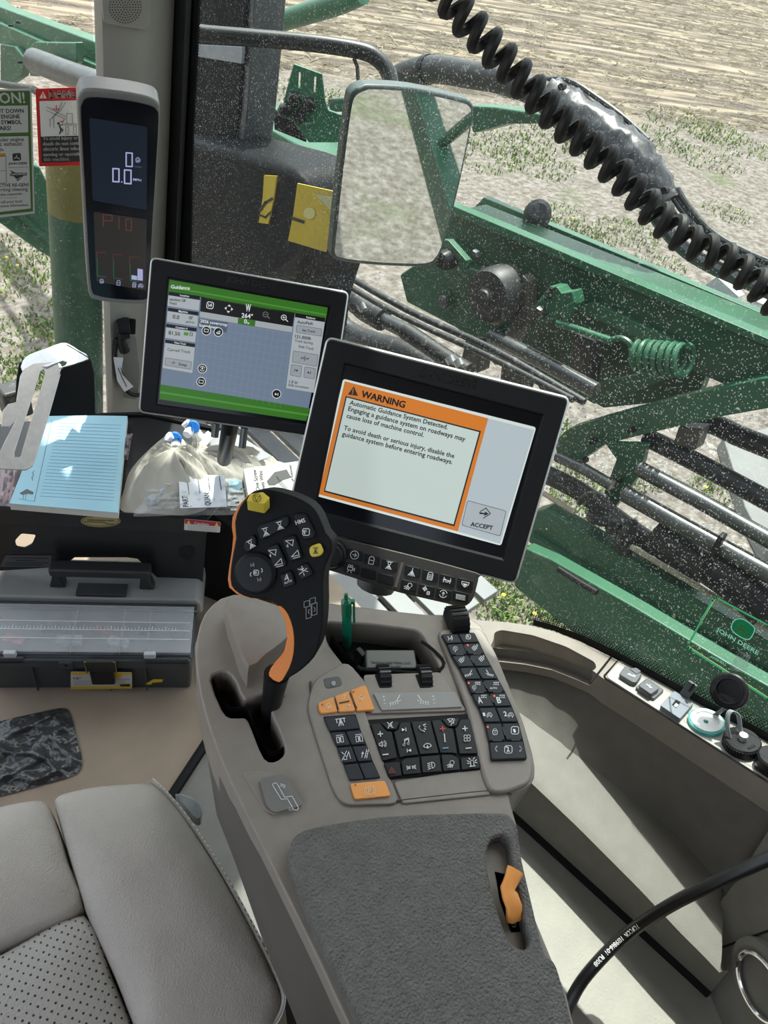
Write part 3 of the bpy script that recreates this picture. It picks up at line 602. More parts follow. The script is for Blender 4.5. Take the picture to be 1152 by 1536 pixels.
# left column
ql = lambda x, y: (460+x/3.2, 900+y/3.2)
lrows = [((78, 560), (235, 547)), ((110, 632), (258, 620)), ((143, 703), (287, 693)), ((175, 785), (318, 773)), ((208, 868), (355, 855))]
lpn = moulding([ql(*r[0]) for r in lrows]+[ql(*r[1]) for r in lrows[::-1]], .0035, .004, 'left_button_panel', BLACKM, .0008, 2)
strip(lrows, [1, 2, 2, 2], ql, BTN, BF.up(.001), lpn)
button([ql(*p) for p in ((209, 880), (376, 865), (405, 940), (231, 956))], ORANGE_B, fr=BF.up(.001), parent=arm, name='parking_brake_button', r=3)
for P in (((56, 492), (130, 462), (150, 536), (70, 543), (58, 525)), ((136, 460), (205, 434), (236, 532), (154, 536)), ((211, 432), (272, 408), (286, 412), (327, 526), (240, 531))):
    button([ql(*p) for p in P], ORANGE_B, fr=BF.up(.001), r=3)
button([ql(*p) for p in ((78, 376), (150, 364), (164, 374), (172, 402), (164, 413), (100, 426), (88, 418))], mat('grey_button', (.09, .09, .09), .5, var=.05), fr=BF.up(-.001), r=3)
ik = Ink(BF.up(.0012), arm, 'symbol_print')
II = lambda n, x, y, r=4.2, m=WHITEP, wd=.9, rot=-8: ik.icon(n, ql(x, y), r, m, wd, rot)
II('lift', 163, 583, 7, wd=1.2); II('doors', 160, 668, 6); II('doors', 252, 664, 6); II('lockarm', 188, 745, 7); II('ladder', 280, 738, 7)
CREAM = mat('cream_print', (.95, .72, .45), .6)
II('park', 304, 914, 8, CREAM, 1.0); II('engine', 106, 508, 5.5, CREAM); II('rpm', 175, 466, 4.5, CREAM); II('rpm', 196, 513, 4.5, CREAM); II('engine', 264, 468, 5.5, CREAM)
for a, b in (((136, 474), (152, 524)), ((158, 494), (204, 485)), ((207, 446), (240, 520))): ik.line([ql(*a), ql(*b)], 2.0, BLACKP)
for x, y in ((75, 502), (225, 440), (234, 888)): ik.disc(ql(x, y), 1.5, mat('dim_indicator', (.25, .10, .05), .5), 8)
ik.icon('lock', ql(128, 394), 4.2, WHITEP, 1.0, -8)
ik.flush()
# grey plate with boom symbols, and two thumb wheels
gp_ = slab(BF, roundpoly([ql(*p) for p in ((320, 445), (715, 440), (748, 512), (362, 528))], 2), .003, .0).build('symbol_plate', mat('grey_plate2', (.27, .265, .25), .55, var=.03), arm, bevel=.0006)
ik = Ink(BF, gp_, 'symbol_print'); ik.icon('boomL', ql(425, 480), 9, WHITEP, 1.2, -3); ik.icon('boomR', ql(558, 478), 9, WHITEP, 1.2, -3)
for x, y in ((370, 480), (607, 478)):
    ik.icon('plus', ql(x, y-16), 1.6, WHITEP, .8); ik.icon('plus', ql(x+3, y), 1.4, WHITEP, .8); ik.icon('minus', ql(x+5, y+16), 1.6, WHITEP, .8)
ik.flush()
for x in (366, 560):
    c = DECK.P(*ql(x, 388), -.008); ax = unit(DECK.P(*ql(x+40, 386))-DECK.P(*ql(x-40, 390)))
    wh = G().lathe(c-ax*.0068, ax, [(.013, 0), (.0165, .0012), (.0165, .0124), (.013, .0136)], 26).build('thumb_wheel', BLACK, arm, sharp=25)
    g = G(); up_ = V(0, 0, 1); fw = unit(np.cross(up_, ax))
    for k in range(9):
        t = math.radians(20+k*17.5); d = fw*math.cos(t)+up_*math.sin(t); g.box(c+d*.0168, (ax, np.cross(ax, d), d), (.0118, .0016, .0018))
    g.build('wheel_rib', mat('wheel_rib', (.03, .03, .032), .3, var=.1), wh, smooth=False, kind='stuff')
    slab(DECK, roundpoly([ql(*p) for p in ((x-40, 358), (x+8, 356), (x+40, 420), (x-16, 422))], 2), .002, .0028).build('wheel_slot', BLACKM, arm)
# thumb wheel standing at the top of the right column
c = DECK.P(*ql(718, 105), .004); ax = unit(DECK.P(*ql(760, 100))-DECK.P(*ql(680, 108)))
wh = G().lathe(c-ax*.011, ax, [(.014, 0), (.0175, .0014), (.0175, .0206), (.014, .022)], 26).build('thumb_wheel', BLACK, arm, sharp=25)
g = G(); fw = unit(np.cross(V(0, 0, 1), ax))
for k in range(10):
    t = math.radians(10+k*18); d = fw*math.cos(t)+V(0, 0, 1)*math.sin(t); g.box(c+d*.0178, (ax, np.cross(ax, d), d), (.019, .0018, .002))
g.build('wheel_rib', BLACK, wh, smooth=False, kind='stuff')
# black audio and climate keypad
qc = lambda x, y: (540+x/6.063, 1060+y/6.063)
kp = moulding([qc(*p) for p in ((62, 118), (1000, 62), (1100, 575), (272, 655))], .0025, .004, 'keypad_panel', BLACKM, .001, 3)
UP = [((92, 150), (183, 146), (240, 216), (290, 222), (342, 468), (207, 498)), ((342, 212), (368, 138), (455, 132), (538, 440), (410, 455), (362, 468), (305, 222)), ((462, 130), (640, 120), (722, 425), (545, 438)), ((648, 120), (732, 112), (790, 184), (848, 196), (888, 432), (840, 424), (730, 424)), ((912, 110), (1008, 106), (1076, 430), (905, 434), (862, 192), (884, 180)), ((188, 144), (362, 132), (332, 206), (250, 208)), ((740, 108), (908, 98), (880, 176), (800, 182)),
      ((212, 512), (360, 496), (384, 626), (272, 644)), ((372, 500), (412, 466), (540, 454), (558, 606), (392, 622)), ((550, 450), (724, 436), (748, 590), (566, 604)), ((736, 432), (840, 432), (900, 470), (914, 575), (758, 590)), ((914, 462), (1080, 446), (1094, 560), (922, 575))]
for i, P in enumerate(UP): button([qc(*p) for p in shrink(P, .975)], BTNK, fr=BF.up(.0015 if i in (5, 6) else .0005), parent=kp, r=1.6, bev=.0007)
ik = Ink(BF.up(.0018), kp, 'symbol_print')
C = lambda n, x, y, r=4.5, m=WHITEP, wd=1.0, rot=-6: ik.icon(n, qc(x, y), r, m, wd, rot)
C('plus', 185, 248, 3.6, wd=1.4); C('speaker', 205, 340, 5.5); C('minus', 232, 434, 4, wd=1.4); C('mute', 275, 166, 5)
C('next', 400, 208, 4); C('music', 420, 318, 5.8, wd=1.2); C('prev', 446, 398, 3.8); C('phone_voice', 568, 195, 6, wd=1.3); C('phone_end', 612, 345, 6.2, wd=1.3)
REDK = mat('red_print2', (.75, .06, .06), .5); BLUEK = mat('blue_print', (.10, .40, .75), .5)
C('plus', 752, 200, 3.6, REDK, 1.4); C('thermo', 768, 282, 6); C('minus', 778, 375, 3.8, BLUEK, 1.4); C('airflow', 832, 138, 6)
C('plus', 955, 198, 3.6, wd=1.4); C('fan', 974, 285, 5.6, wd=1.2); C('minus', 988, 376, 4, wd=1.4)
C('hazard', 290, 578, 5.5, mat('dim_red_print', (.16, .02, .02), .5)); C('drl', 466, 552, 5.2); C('head', 650, 532, 5.6); C('worklight', 828, 520, 6); C('beacon', 1020, 508, 6)
ik.flush()
# little oblong box in the storage bin
bx = [(552, 972), (622, 974), (626, 1003), (549, 1003)]
bo = thing('small_tin', 'small dark grey tin with a printed lid lying in the console bin', 'tin', DECK.P(588, 1000, -.034))
P = [DECK.P(u, v, -.004) for u, v in [(548, 974), (622, 974), (627, 1003), (549, 1003)]]
tin = G().prism(P, (0, 0, -.028)).build('case', mat('tin_grey', (.065, .068, .065), .4, metal=.2, var=.05), bo, bevel=.002)
ik = Ink(Fr((0, 0, AZ-.004), (0, 0, 1)), bo, 'lettering')
ik.text('Seminole High Plains, LLC', (557, 995), (616, 996), BLACKP); ik.text('1-800-736-4307', (572, 1001), (602, 1001), BLACKP); ik.flush()
G().box(DECK.P(540, 985, -.022), (V(1, 0, 0), V(0, 1, 0), V(0, 0, 1)), (.008, .014, .02)).build('hinge_end', BLACK, bo, bevel=.002)
# pen
pen = thing('ballpoint_pen', 'translucent green ballpoint pen standing in the console bin', 'pen', DECK.P(520, 972, -.034))
PG = mat('pen_green', (.0, .20, .10), .25, var=.1, spec=.6, coat=.5); PGC = mat('pen_green_barrel', (.01, .30, .18), .12, trans=.5, var=.05)
b0 = DECK.P(521, 974, -.034); b1 = b0+V(-.008, .010, .088); axp = unit(b1-b0)
G().lathe(b0, axp, [(.0015, 0), (.0048, .010), (.0052, .03), (.0052, .062)], 16).build('barrel', PGC, pen)
G().lathe(b0+axp*.062, axp, [(.0055, 0), (.0058, .004), (.0056, .022), (.0030, .025), (.0022, .026), (.0022, .033), (.0014, .034)], 16).build('cap', PG, pen)
sx = unit(np.cross(axp, CAM-b1)); G().box(b0+axp*.066+sx*(.008)+unit(CAM-b1)*.001, (sx, np.cross(sx, axp), axp), (.0025, .004, .034)).build('clip', PG, pen, bevel=.0008)
G().box(b0+axp*.083+sx*.006, (sx, np.cross(sx, axp), axp), (.006, .004, .004)).build('clip_root', PG, pen)

# ================================================================== JOYSTICK
jb = DECK.P(404, 1072, -.02)
joy = thing('joystick', 'black multi button joystick grip with orange edge standing in the console slot', 'joystick', jb)
qj = lambda x, y: (300+x/3.658, 720+y/3.658)
top = DECK.P(404, 1072, -.02)+V(.0, .0, .30)
jn = unit(V(-.62, -.46, .62)); JF = Fr(jb+V(-.002, .004, .075), jn)
head_q = [(300, 62), (360, 48), (440, 62), (520, 88), (600, 130), (650, 190), (690, 290), (724, 330), (722, 400), (690, 470), (676, 560), (678, 680), (672, 800), (655, 900), (625, 975), (560, 1040), (500, 1080), (440, 1112), (400, 1100), (385, 1080), (420, 1020), (470, 960), (492, 890), (480, 800), (440, 710), (370, 655), (280, 650), (210, 622), (170, 580), (165, 500), (180, 400), (196, 320), (190, 230), (215, 150), (260, 90)]
hp = [qj(*p) for p in head_q]
grip = slab(JF, smoothpoly(hp, 2), .040).build('grip', mat('grip_black', (.011, .0115, .013), .55, spec=.13, var=.06, vscale=60, bump=.15, bscale=1800), joy, bevel=.0125, seg=5)
# orange band on the left edge, running from the top down to the neck
trim_q = [(300, 58), (262, 84), (210, 140), (178, 205), (174, 260), (182, 310), (176, 380), (160, 480), (152, 545), (160, 590), (200, 625), (245, 642), (300, 652), (370, 654), (430, 700), (470, 780), (478, 870), (462, 940), (425, 990), (390, 1030), (376, 1062), (378, 1076), (432, 1112), (470, 1070), (505, 990), (516, 900), (508, 810), (480, 730), (440, 690), (372, 650), (290, 640), (215, 612), (178, 570), (174, 500), (186, 400), (200, 320), (196, 235), (222, 150), (270, 88)]
slab(JF, [qj(*p) for p in trim_q], .018, -.0105).build('orange_edge', ORANGE, joy, bevel=.002, seg=2, label='bright orange edge strip of the grip')
swell = [(378, 1076), (392, 1040), (440, 990), (472, 930), (484, 860), (474, 790), (450, 730), (425, 695), (445, 693), (482, 735), (510, 815), (517, 905), (505, 992), (470, 1070), (433, 1112)]
slab(JF, smoothpoly([qj(*p) for p in swell], 2), .010, .0005).build('orange_edge', ORANGE, joy, bevel=.003, seg=3)
# neck and shaft down into the slot
nk = JF.P(*qj(415, 1100), -.018)
G().tube([nk+unit(nk-jb)*.01, nk*.6+jb*.4, jb-V(0, 0, .012)], [.0125, .0105, .0095], 16).build('shaft', BLACK, joy, bevel=0)
G().tube([JF.P(*qj(424, 1150), -.012), JF.P(*qj(412, 1200), -.02), JF.P(*qj(408, 1300), -.05)], .0012, 6).build('shaft_wire', SILVER, joy)
# yellow corner button: a chunky cube on the upper left edge
YF = Fr(JF.P(*qj(318, 100), .016), unit(JF.n*.35+V(0, 0, 1)))
yb = [(254, 112), (272, 80), (335, 66), (384, 100), (372, 128), (334, 168), (300, 160)]
slab(YF, roundpoly([qj(*p) for p in ((256, 112), (276, 76), (345, 65), (384, 97), (352, 132))], 2), .016).build('yellow_button', YELLOW, joy, bevel=.002, seg=3, label='square yellow button on the top corner')
JF2 = JF.up(.0035)
def jbtn(q, m=None, lift=0., th=.006, r=4, name='button'): return slab(JF2, roundpoly([qj(*p) for p in q], r), th, lift).build(name, m or BTNK, joy, bevel=.0016, seg=3)
jbtn(((310, 270), (330, 245), (470, 196), (488, 208), (490, 250), (345, 330), (325, 325)))
jbtn(((508, 195), (525, 182), (580, 186), (632, 290), (628, 318), (565, 332)))
jbtn(((240, 345), (290, 298), (308, 320), (310, 362), (262, 402), (240, 385)))
jbtn(((362, 375), (425, 345), (475, 455), (472, 475), (405, 492)))
jbtn(((448, 325), (520, 298), (560, 410), (558, 430), (492, 452)))
jbtn(((436, 520), (500, 495), (524, 575), (456, 600)))
jbtn(((522, 480), (588, 452), (622, 520), (552, 552)))
jbtn(((600, 368), (656, 346), (678, 395), (660, 418), (612, 426), (598, 400)), YELLOW, .002, name='yellow_button')
c = JF2.P(*qj(304, 512), -.002); G().lathe(c, JF.n, [(.0195, -.003), (.0195, .002), (.018, .0035), (.0155, .004), (.001, .0025)], 32).build('round_pad', BTNK, joy)
lines = [[(300, 395), (420, 300)]]
ik = Ink(JF2.up(.0003), joy, 'symbol_print', .0005)
J = lambda n, x, y, r=6, m=WHITEP, wd=1., rot=0: ik.icon(n, qj(x, y), r, m, wd, rot)
J('spray', 360, 285, 6.5, rot=-15); J('spray', 438, 250, 6.5, rot=-15); J('spray', 280, 352, 6.5, rot=-30)
ik.text('HMS', qj(527, 246), qj(580, 230), WHITEP, 6.5); J('sq', 582, 285, 5.6, wd=1.3); ik.text('F', qj(572, 298), qj(590, 293), WHITEP, 6)
J('tilt', 400, 398, 7, rot=-10); J('triU', 430, 452, 7, rot=-10); J('tilt', 495, 345, 7, rot=-10); J('triU', 522, 405, 7, rot=-10)
J('auto', 476, 535, 5); ik.text('AUTO', qj(464, 572), qj(506, 556), WHITEP); J('fold', 565, 498, 7.5, rot=-15)
ik.flush()
ik = Ink(JF2.up(.0018), joy, 'symbol_print', .0006)
J('sq', 308, 508, 4.2); ik.text('E', qj(300, 516), qj(316, 512), WHITEP, 4); J('brL', 281, 518, 3.5, wd=1.3); J('brR', 337, 496, 3.5, wd=1.3); J('zig', 288, 466, 3.6, GREYP); J('zig', 326, 546, 3.6, GREYP)
J('spray', 634, 388, 5, mat('brown_print', (.12, .09, .02), .5), 1)
ik.flush()
ik = Ink(YF, joy, 'symbol_print', .0006); ik.icon('noentry', qj(312, 98), 6.2, mat('brown_print', (.12, .09, .02), .5), 1.0); ik.flush()
ik = Ink(JF, joy, 'symbol_print', .0006)
for x, y, wq, hq in ((586, 680, 15, 16), (618, 664, 15, 16), (596, 726, 14, 32), (628, 708, 14, 32)):
    ik.line([qj(*p) for p in ((x-wq, y-hq+4), (x+wq, y-hq-4), (x+wq, y+hq-4), (x-wq, y+hq+4))], .8, GREYP, True)
J('brL', 600, 722, 4, GREYP, 1); J('brR', 626, 710, 4, GREYP, 1); ik.flush()
# ================================================================== DISPLAYS
SCREEN = mat('screen_glass', (.006, .007, .010), .12, spec=.3)
def emis(name, col, s=.75): return mat(name, tuple(c*.25 for c in col), .3, emit=s*.62, spec=.25, ecol=col)
def monitor(name, label, o, x, y, n, w_, h_, lcd, brand):
    fr = Fr(o, n, x); t = thing(name, label, 'monitor', fr.L(0, -h_/2, -.02))
    rect = lambda a, b, r=.007, k=4: roundpoly([(-a/2, b/2), (a/2, b/2), (a/2, -b/2), (-a/2, -b/2)], r, k)
    hs = G().prism([fr.L(p[0], p[1]) for p in rect(w_, h_)], -fr.n*.03).build('housing', mat('monitor_black', (.011, .0115, .013), .5, spec=.15, var=.06, vscale=40, bump=.08, bscale=1500), t, bevel=.003)
    cut(hs, [slab(fr, lcd, .008, .004)])
    G().tube([fr.L(p[0], p[1], -.0045) for p in rect(w_+.001, h_+.001)], .0024, 6, True).build('silver_rim', SILVER, t)
    G().prism([fr.L(p[0], p[1], -.03) for p in rect(w_*.86, h_*.84)], -fr.n*.022).build('rear_cover', BLACK, t, bevel=.006)
    sc = slab(fr, shrink(lcd, 1.0), .001, -.0036).build('screen', SCREEN, t)
    ik = Ink(fr, t, 'embossed_lettering', .0003); ik.text('JOHN DEERE', *brand, DARKP); ik.flush()
    return t, fr, sc
# ---- front monitor
q5 = lambda x, y: (430+x/2.618, 500+y/2.618)
mon, mf, sc = monitor('display_monitor', 'large monitor showing an orange warning message, nearest to the joystick', (.5434, .4141, .8353), (.6038, -.7971, .0094), (.433, .3378, .8357), (-.6693, -.5005, .5491), .289, .2277,
    [q5(*p) for p in ((226, 118), (1008, 322), (852, 892), (108, 700))], (q5(497, 158), q5(744, 214)))
ik = Ink(mf.up(-.0036), sc, 'screen_image', .0002)
WHT = emis('screen_white', (.62, .72, .68), .62); WHT2 = emis('screen_grey_white', (.54, .62, .66), .58); ORG = emis('screen_orange', (.72, .22, .03), .62); KEY = emis('screen_key', (.50, .56, .60), .55); SBLK = mat('screen_black', (.012, .012, .014), .3)
ik.poly(roundpoly([q5(*p) for p in ((222, 178), (980, 369), (842, 834), (114, 638))], 4), emis('screen_edge_white', (.72, .80, .76), .7))
ik.poly([q5(*p) for p in ((790, 334), (972, 380), (838, 826), (672, 778))], WHT2, .0001)
ik.poly([q5(*p) for p in ((228, 188), (792, 334), (672, 778), (126, 632))], ORG, .0001)
ik.poly([q5(*p) for p in ((232, 246), (763, 384), (659, 758), (146, 622))], SBLK, .0002)
ik.poly([q5(*p) for p in ((236, 252), (756, 388), (655, 750), (151, 617))], WHT, .0003)
ik.lift = .0007
ik.poly([q5(*p) for p in ((240, 240), (280, 246), (264, 208))], SBLK); ik.lift = .0009
ik.line([q5(262, 219), q5(259, 233)], 1.2, ORG); ik.disc(q5(258, 238), .8, ORG, 6); ik.lift = .0007
ik.text('WARNING', q5(291, 249), q5(462, 293), SBLK, bold=.004)
for s, a, b in (('Automatic Guidance System Detected.', (246, 279), (631, 377)), ('Engaging a guidance system on roadways may', (240, 303), (700, 424)), ('cause loss of machine control.', (234, 331), (537, 407)), ('To avoid death or serious injury, disable the', (223, 378), (657, 490)), ('guidance system before entering roadways.', (216, 402), (650, 514))):
    ik.text(s, q5(*a), q5(*b), SBLK)
ik.line(roundpoly([q5(*p) for p in ((711, 657), (862, 698), (838, 796), (688, 753))], 3), 1., mat('screen_line', (.15, .17, .2), .4), True)
ik.poly(roundpoly([q5(*p) for p in ((715, 662), (858, 701), (836, 791), (692, 750))], 3), KEY, -.0002)
ik.text('ACCEPT', q5(721, 756), q5(808, 772), SBLK, bold=.004)
ik.line([q5(*p) for p in ((760, 700), (783, 686), (800, 708), (772, 726))], 1.2, SBLK); ik.poly([q5(*p) for p in ((757, 702), (778, 706), (779, 699), (793, 709), (776, 717), (777, 711), (757, 709))], SBLK)
ik.flush()
# monitor bracket going down to the console front
G().tube([mf.L(-.01, -.07, -.045), mf.L(-.015, -.125, -.06), mf.L(-.02, -.16, -.07), V(.50, .405, .64)], [.016, .02, .024, .026], 14).build('bracket', mat('bracket_grey', (.07, .07, .07), .4, var=.2, vscale=60, bump=.4, bscale=500), mon)
# ---- control bar below the front monitor
q9 = lambda x, y: (460+x/4.114, 780+y/4.114)
bn = unit(mf.n+V(0, 0, .12)); BARF = Fr(mf.L(0, -.118, .004), bn, mf.x)
bar = thing('control_bar', 'narrow control bar of black keys hanging under the warning monitor', 'keypad', BARF.P(600, 880, -.02))
bp = [(60, 100), (130, 95), (600, 205), (1050, 325), (1062, 352), (1050, 410), (1030, 480), (1000, 520), (960, 534), (880, 520), (640, 465), (540, 440), (330, 372), (200, 330), (110, 300), (70, 250)]
slab(BARF, smoothpoly([q9(*p) for p in bp], 2), .022).build('bar_body', mat('bar_taupe', (.035, .031, .027), .5, var=.08, vscale=40), bar, bevel=.004)
for i, (x, y) in enumerate([(295, 216), (400, 247), (510, 279), (275, 299), (380, 333), (487, 366), (653, 318), (762, 346), (868, 372), (978, 396), (630, 406), (740, 434), (846, 458), (950, 474)]):
    P = [(x-46, y-42), (x+52, y-18), (x+46, y+42), (x-52, y+20)]
    slab(BARF, roundpoly([q9(*p) for p in P], 3), .004, .0012).build('key', BTNK, bar, bevel=.0008, seg=2)
ik = Ink(BARF.up(.0013), bar, 'symbol_print')
for nme, x, y in (('arrow_circle', 295, 216), ('tank', 400, 249), ('spray', 508, 280), ('camera', 273, 300), ('tree', 650, 322), ('tank2', 762, 346), ('boom', 866, 372), ('hex', 978, 395), ('worklight', 628, 408), ('gear', 738, 434), ('swirl', 843, 456)):
    ik.icon(nme, q9(x, y), 6.2, WHITEP, .9, 12)
ik.poly([q9(*p) for p in ((922, 455), (980, 466), (976, 498), (920, 486))], GREYP); ik.text('DCH', q9(928, 484), q9(972, 494), mat('black_print3', (.01, .01, .01), .5), 5); ik.lift = .0006; ik.flush()
slab(BARF, [q9(*p) for p in ((583, 262), (600, 266), (556, 418), (540, 412))], .003, .001).build('divider', mat('bar_edge', (.10, .09, .08), .4), bar)
kc = BARF.P(*q9(155, 212)); G().lathe(kc, BARF.n, [(.0185, 0), (.0185, .004), (.0165, .006), (.0145, .012), (.013, .0135), (.001, .0135)], 32).build('knob', BLACK, bar, sharp=25)
# ---- rear monitor (guidance map)
q6 = lambda x, y: (200+x/3.491, 380+y/3.491)
mon2, m2, sc2 = monitor('display_monitor', 'monitor with a green framed guidance map, between corner post and warning monitor', (.5543, .8114, .7495), (.7726, -.6334, -.0428), (.3311, .3446, .8784), (-.5416, -.6929, .476), .289, .2259,
    [q6(*p) for p in ((178, 126), (1034, 282), (915, 905), (118, 795))], (q6(482, 150), q6(748, 192)))
ik = Ink(m2.up(-.0036), sc2, 'screen_image', .0002)
GRN = emis('screen_green', (.05, .22, .02), .5); MAP = emis('screen_map', (.20, .26, .36), .55); CARD = emis('screen_card', (.55, .60, .62), .5); DKC = emis('screen_dark', (.02, .02, .022), .2); GRID = emis('screen_grid', (.30, .36, .45), .55); GREY2 = emis('screen_btn', (.42, .46, .49), .5); GLINE = emis('screen_light_green', (.10, .36, .05), .5)
S = lambda pts, m, l=0: ik.poly([q6(*p) for p in pts], m, l)
S(((190, 138), (1018, 284), (905, 878), (136, 764)), MAP)
S(((190, 138), (1018, 284), (1008, 346), (183, 200)), GRN, .0001); S(((187, 172), (1012, 318), (1011, 326), (186, 180)), GLINE, .00015)
S(((142, 686), (925, 812), (905, 878), (136, 764)), GRN, .0001); S(((140, 722), (918, 842), (916, 852), (138, 732)), GLINE, .00015)
S(((355, 226), (846, 310), (834, 384), (350, 304)), DKC, .0001); S(((350, 304), (834, 384), (830, 414), (348, 334)), emis('screen_bar', (.5, .54, .56), .5), .0001)
S(((549, 338), (640, 352), (636, 383), (546, 368)), GRN, .0002)
for i in range(16):
    t = i/15; a = (350+480*t, 337+78*t); b = (322+455*t, 640+110*t)
    ik.line([q6(*a), q6(b[0]-8, b[1]+60)], .35, GRID, lift=.0001)
for i in range(10):
    t = i/9; ik.line([q6(348-30*t, 345+330*t), q6(828-60*t, 425+350*t)], .35, GRID, lift=.0001)
S(((186, 200), (350, 224), (348, 244), (184, 219)), DKC, .0002); S(((184, 219), (348, 246), (343, 300), (178, 274)), CARD, .0002)
S(((182, 284), (342, 308), (340, 326), (180, 301)), DKC, .0002); S(((179, 302), (339, 328), (334, 384), (175, 358)), CARD, .0002)
S(((172, 369), (332, 392), (330, 410), (171, 386)), DKC, .0002); S(((171, 387), (329, 412), (323, 466), (167, 442)), CARD, .0002)
S(((168, 452), (324, 474), (322, 492), (166, 468)), DKC, .0002); S(((166, 469), (322, 493), (309, 627), (154, 600)), CARD, .0002)
S(((849, 312), (1005, 338), (1003, 360), (846, 334)), DKC, .0002); S(((846, 334), (1003, 361), (945, 730), (800, 706)), CARD, .0002)
S(((346, 342), (495, 362), (488, 415), (342, 392)), emis('screen_tip', (.10, .14, .20), .5), .0003)
bt = lambda P: (ik.poly(roundpoly([q6(*p) for p in P], 2), GREY2, .0003), ik.line(roundpoly([q6(*p) for p in P], 2), .6, mat('screen_line', (.15, .17, .2), .4), True, lift=.00035))
bt(((168, 546), (306, 568), (302, 608), (165, 586))); bt(((855, 375), (988, 396), (984, 434), (852, 414))); bt(((838, 510), (968, 532), (960, 592), (832, 570))); bt(((828, 582), (884, 590), (876, 648), (822, 638))); bt(((898, 594), (955, 603), (948, 658), (892, 650)))
ik.lift = .0006
TX = mat('screen_text_dark', (.03, .03, .035), .4); TW = emis('screen_text_white', (.75, .78, .78), .7); TG = mat('screen_text_grey', (.14, .15, .16), .4)
for s, a, b, m_ in (('Guidance', (197, 183), (296, 191), TW), ('Location', (244, 223), (292, 230), TW), ('section 28', (190, 246), (273, 255), TX), ('Field', (190, 266), (226, 271), TG), ('Machine', (237, 307), (285, 313), TW), ('0.0', (205, 340), (240, 346), TX), ('gal/min', (274, 362), (320, 368), TG), ('Counters A', (221, 391), (285, 399), TW), ('81.50', (184, 424), (244, 432), TX), ('Next Track', (215, 471), (276, 480), TW), ('Curved Track', (178, 510), (299, 524), TG), ('Swap', (237, 586), (280, 592), TX),
    ('W', (587, 303), (614, 306), TW), ('264°', (566, 335), (625, 342), TW), ('0', (579, 366), (594, 368), TW), ('in', (596, 369), (607, 371), TW), ('2026 covercrop', (350, 360), (491, 382), TW), ('burndown', (346, 383), (442, 397), TW), ('Guidance', (904, 338), (952, 346), TW), ('AutoPath', (858, 366), (940, 376), TX), ('Set Track', (884, 408), (953, 416), TX), ('121.000ft', (846, 442), (930, 455), TX), ('Track Spacing', (845, 462), (940, 476), TG), ('Shift Track', (864, 493), (945, 507), TG), ('1.0 in', (815, 678), (859, 684), TX), ('Shift Increment', (810, 694), (918, 710), TG)):
    ik.text(s, q6(*a), q6(*b), m_)
ik.lift = .0007
for x, y in ((382, 405), (445, 412), (361, 604), (355, 672), (750, 736)):
    ik.disc(q6(x, y), 7.0, TW, 18); ik.disc(q6(x, y), 6.1, DKC, 18, .0001)
for nme, x, y, r in (('box', 382, 404, 3), ('triU', 445, 412, 3.2), ('swirl', 361, 604, 4), ('box', 355, 672, 3.2), ('next', 750, 738, 3)): ik.lift = .001; ik.icon(nme, q6(x, y), r, TW, .8, 8)
ik.icon('sq', q6(402, 272), 5.4, TW, 1., 9); ik.icon('zig', q6(402, 272), 3.2, TW, 1., 9)
for a in range(4):
    t = math.radians(a*90+9); c = q6(500, 290); dx, dy = math.cos(t), math.sin(t); ik.poly([(c[0]+dx*6.5, c[1]+dy*6.5), (c[0]+dx*3.5-dy*2.6, c[1]+dy*3.5+dx*2.6), (c[0]+dx*3.5+dy*2.6, c[1]+dy*3.5-dx*2.6)], TW)
for x, y, m_ in ((692, 320, emis('screen_dim', (.3, .31, .31), .4)), (788, 336, TW)):
    c = q6(x, y); ik.line(circ(c[0], c[1], 3.8, 14), .9, m_); ik.line([(c[0]+2.8, c[1]+2.8), (c[0]+6, c[1]+6)], 1.2, m_); ik.line([(c[0]-1.8, c[1]-.2), (c[0]+1.8, c[1]+.3)], .8, m_)
ik.line([(q6(788, 336)[0]-.2, q6(788, 336)[1]-1.8), (q6(788, 336)[0]+.2, q6(788, 336)[1]+1.8)], .8, TW)
c = q6(898, 550); ik.line([(c[0], c[1]-3.5), (c[0]-.5, c[1]+3.5)], .9, TX); ik.icon('next', (c[0]-3.5, c[1]-.5), 2.5, TX, .8); ik.icon('prev', (c[0]+3.5, c[1]+.5), 2.5, TX, .8)
ik.icon('prev', q6(852, 613), 3, TX, .9, 8); ik.icon('next', q6(921, 625), 3, TX, .9, 8)
ik.icon('diamond', q6(300, 338), 3, TG, .7); ik.icon('zig', q6(210, 573), 2.6, TG, .7); ik.poly([q6(*p) for p in ((266, 412), (290, 415), (286, 432), (263, 428))], GLINE); ik.icon('tank', q6(303, 422), 3.2, TX, .7)
ik.flush()
G().tube([m2.L(-.01, -.09, -.045), m2.L(-.01, -.13, -.055), V(.60, .93, .42)], [.014, .014, .014], 12).build('bracket', BLACK, mon2)
G().cyl(m2.L(.015, -.118, -.012), m2.L(.015, -.150, -.012), .006).build('clamp_screw', STEEL, mon2)
G().cyl(m2.L(-.03, -.118, -.016), m2.L(-.03, -.140, -.016), .006).build('clamp_screw', STEEL, mon2)
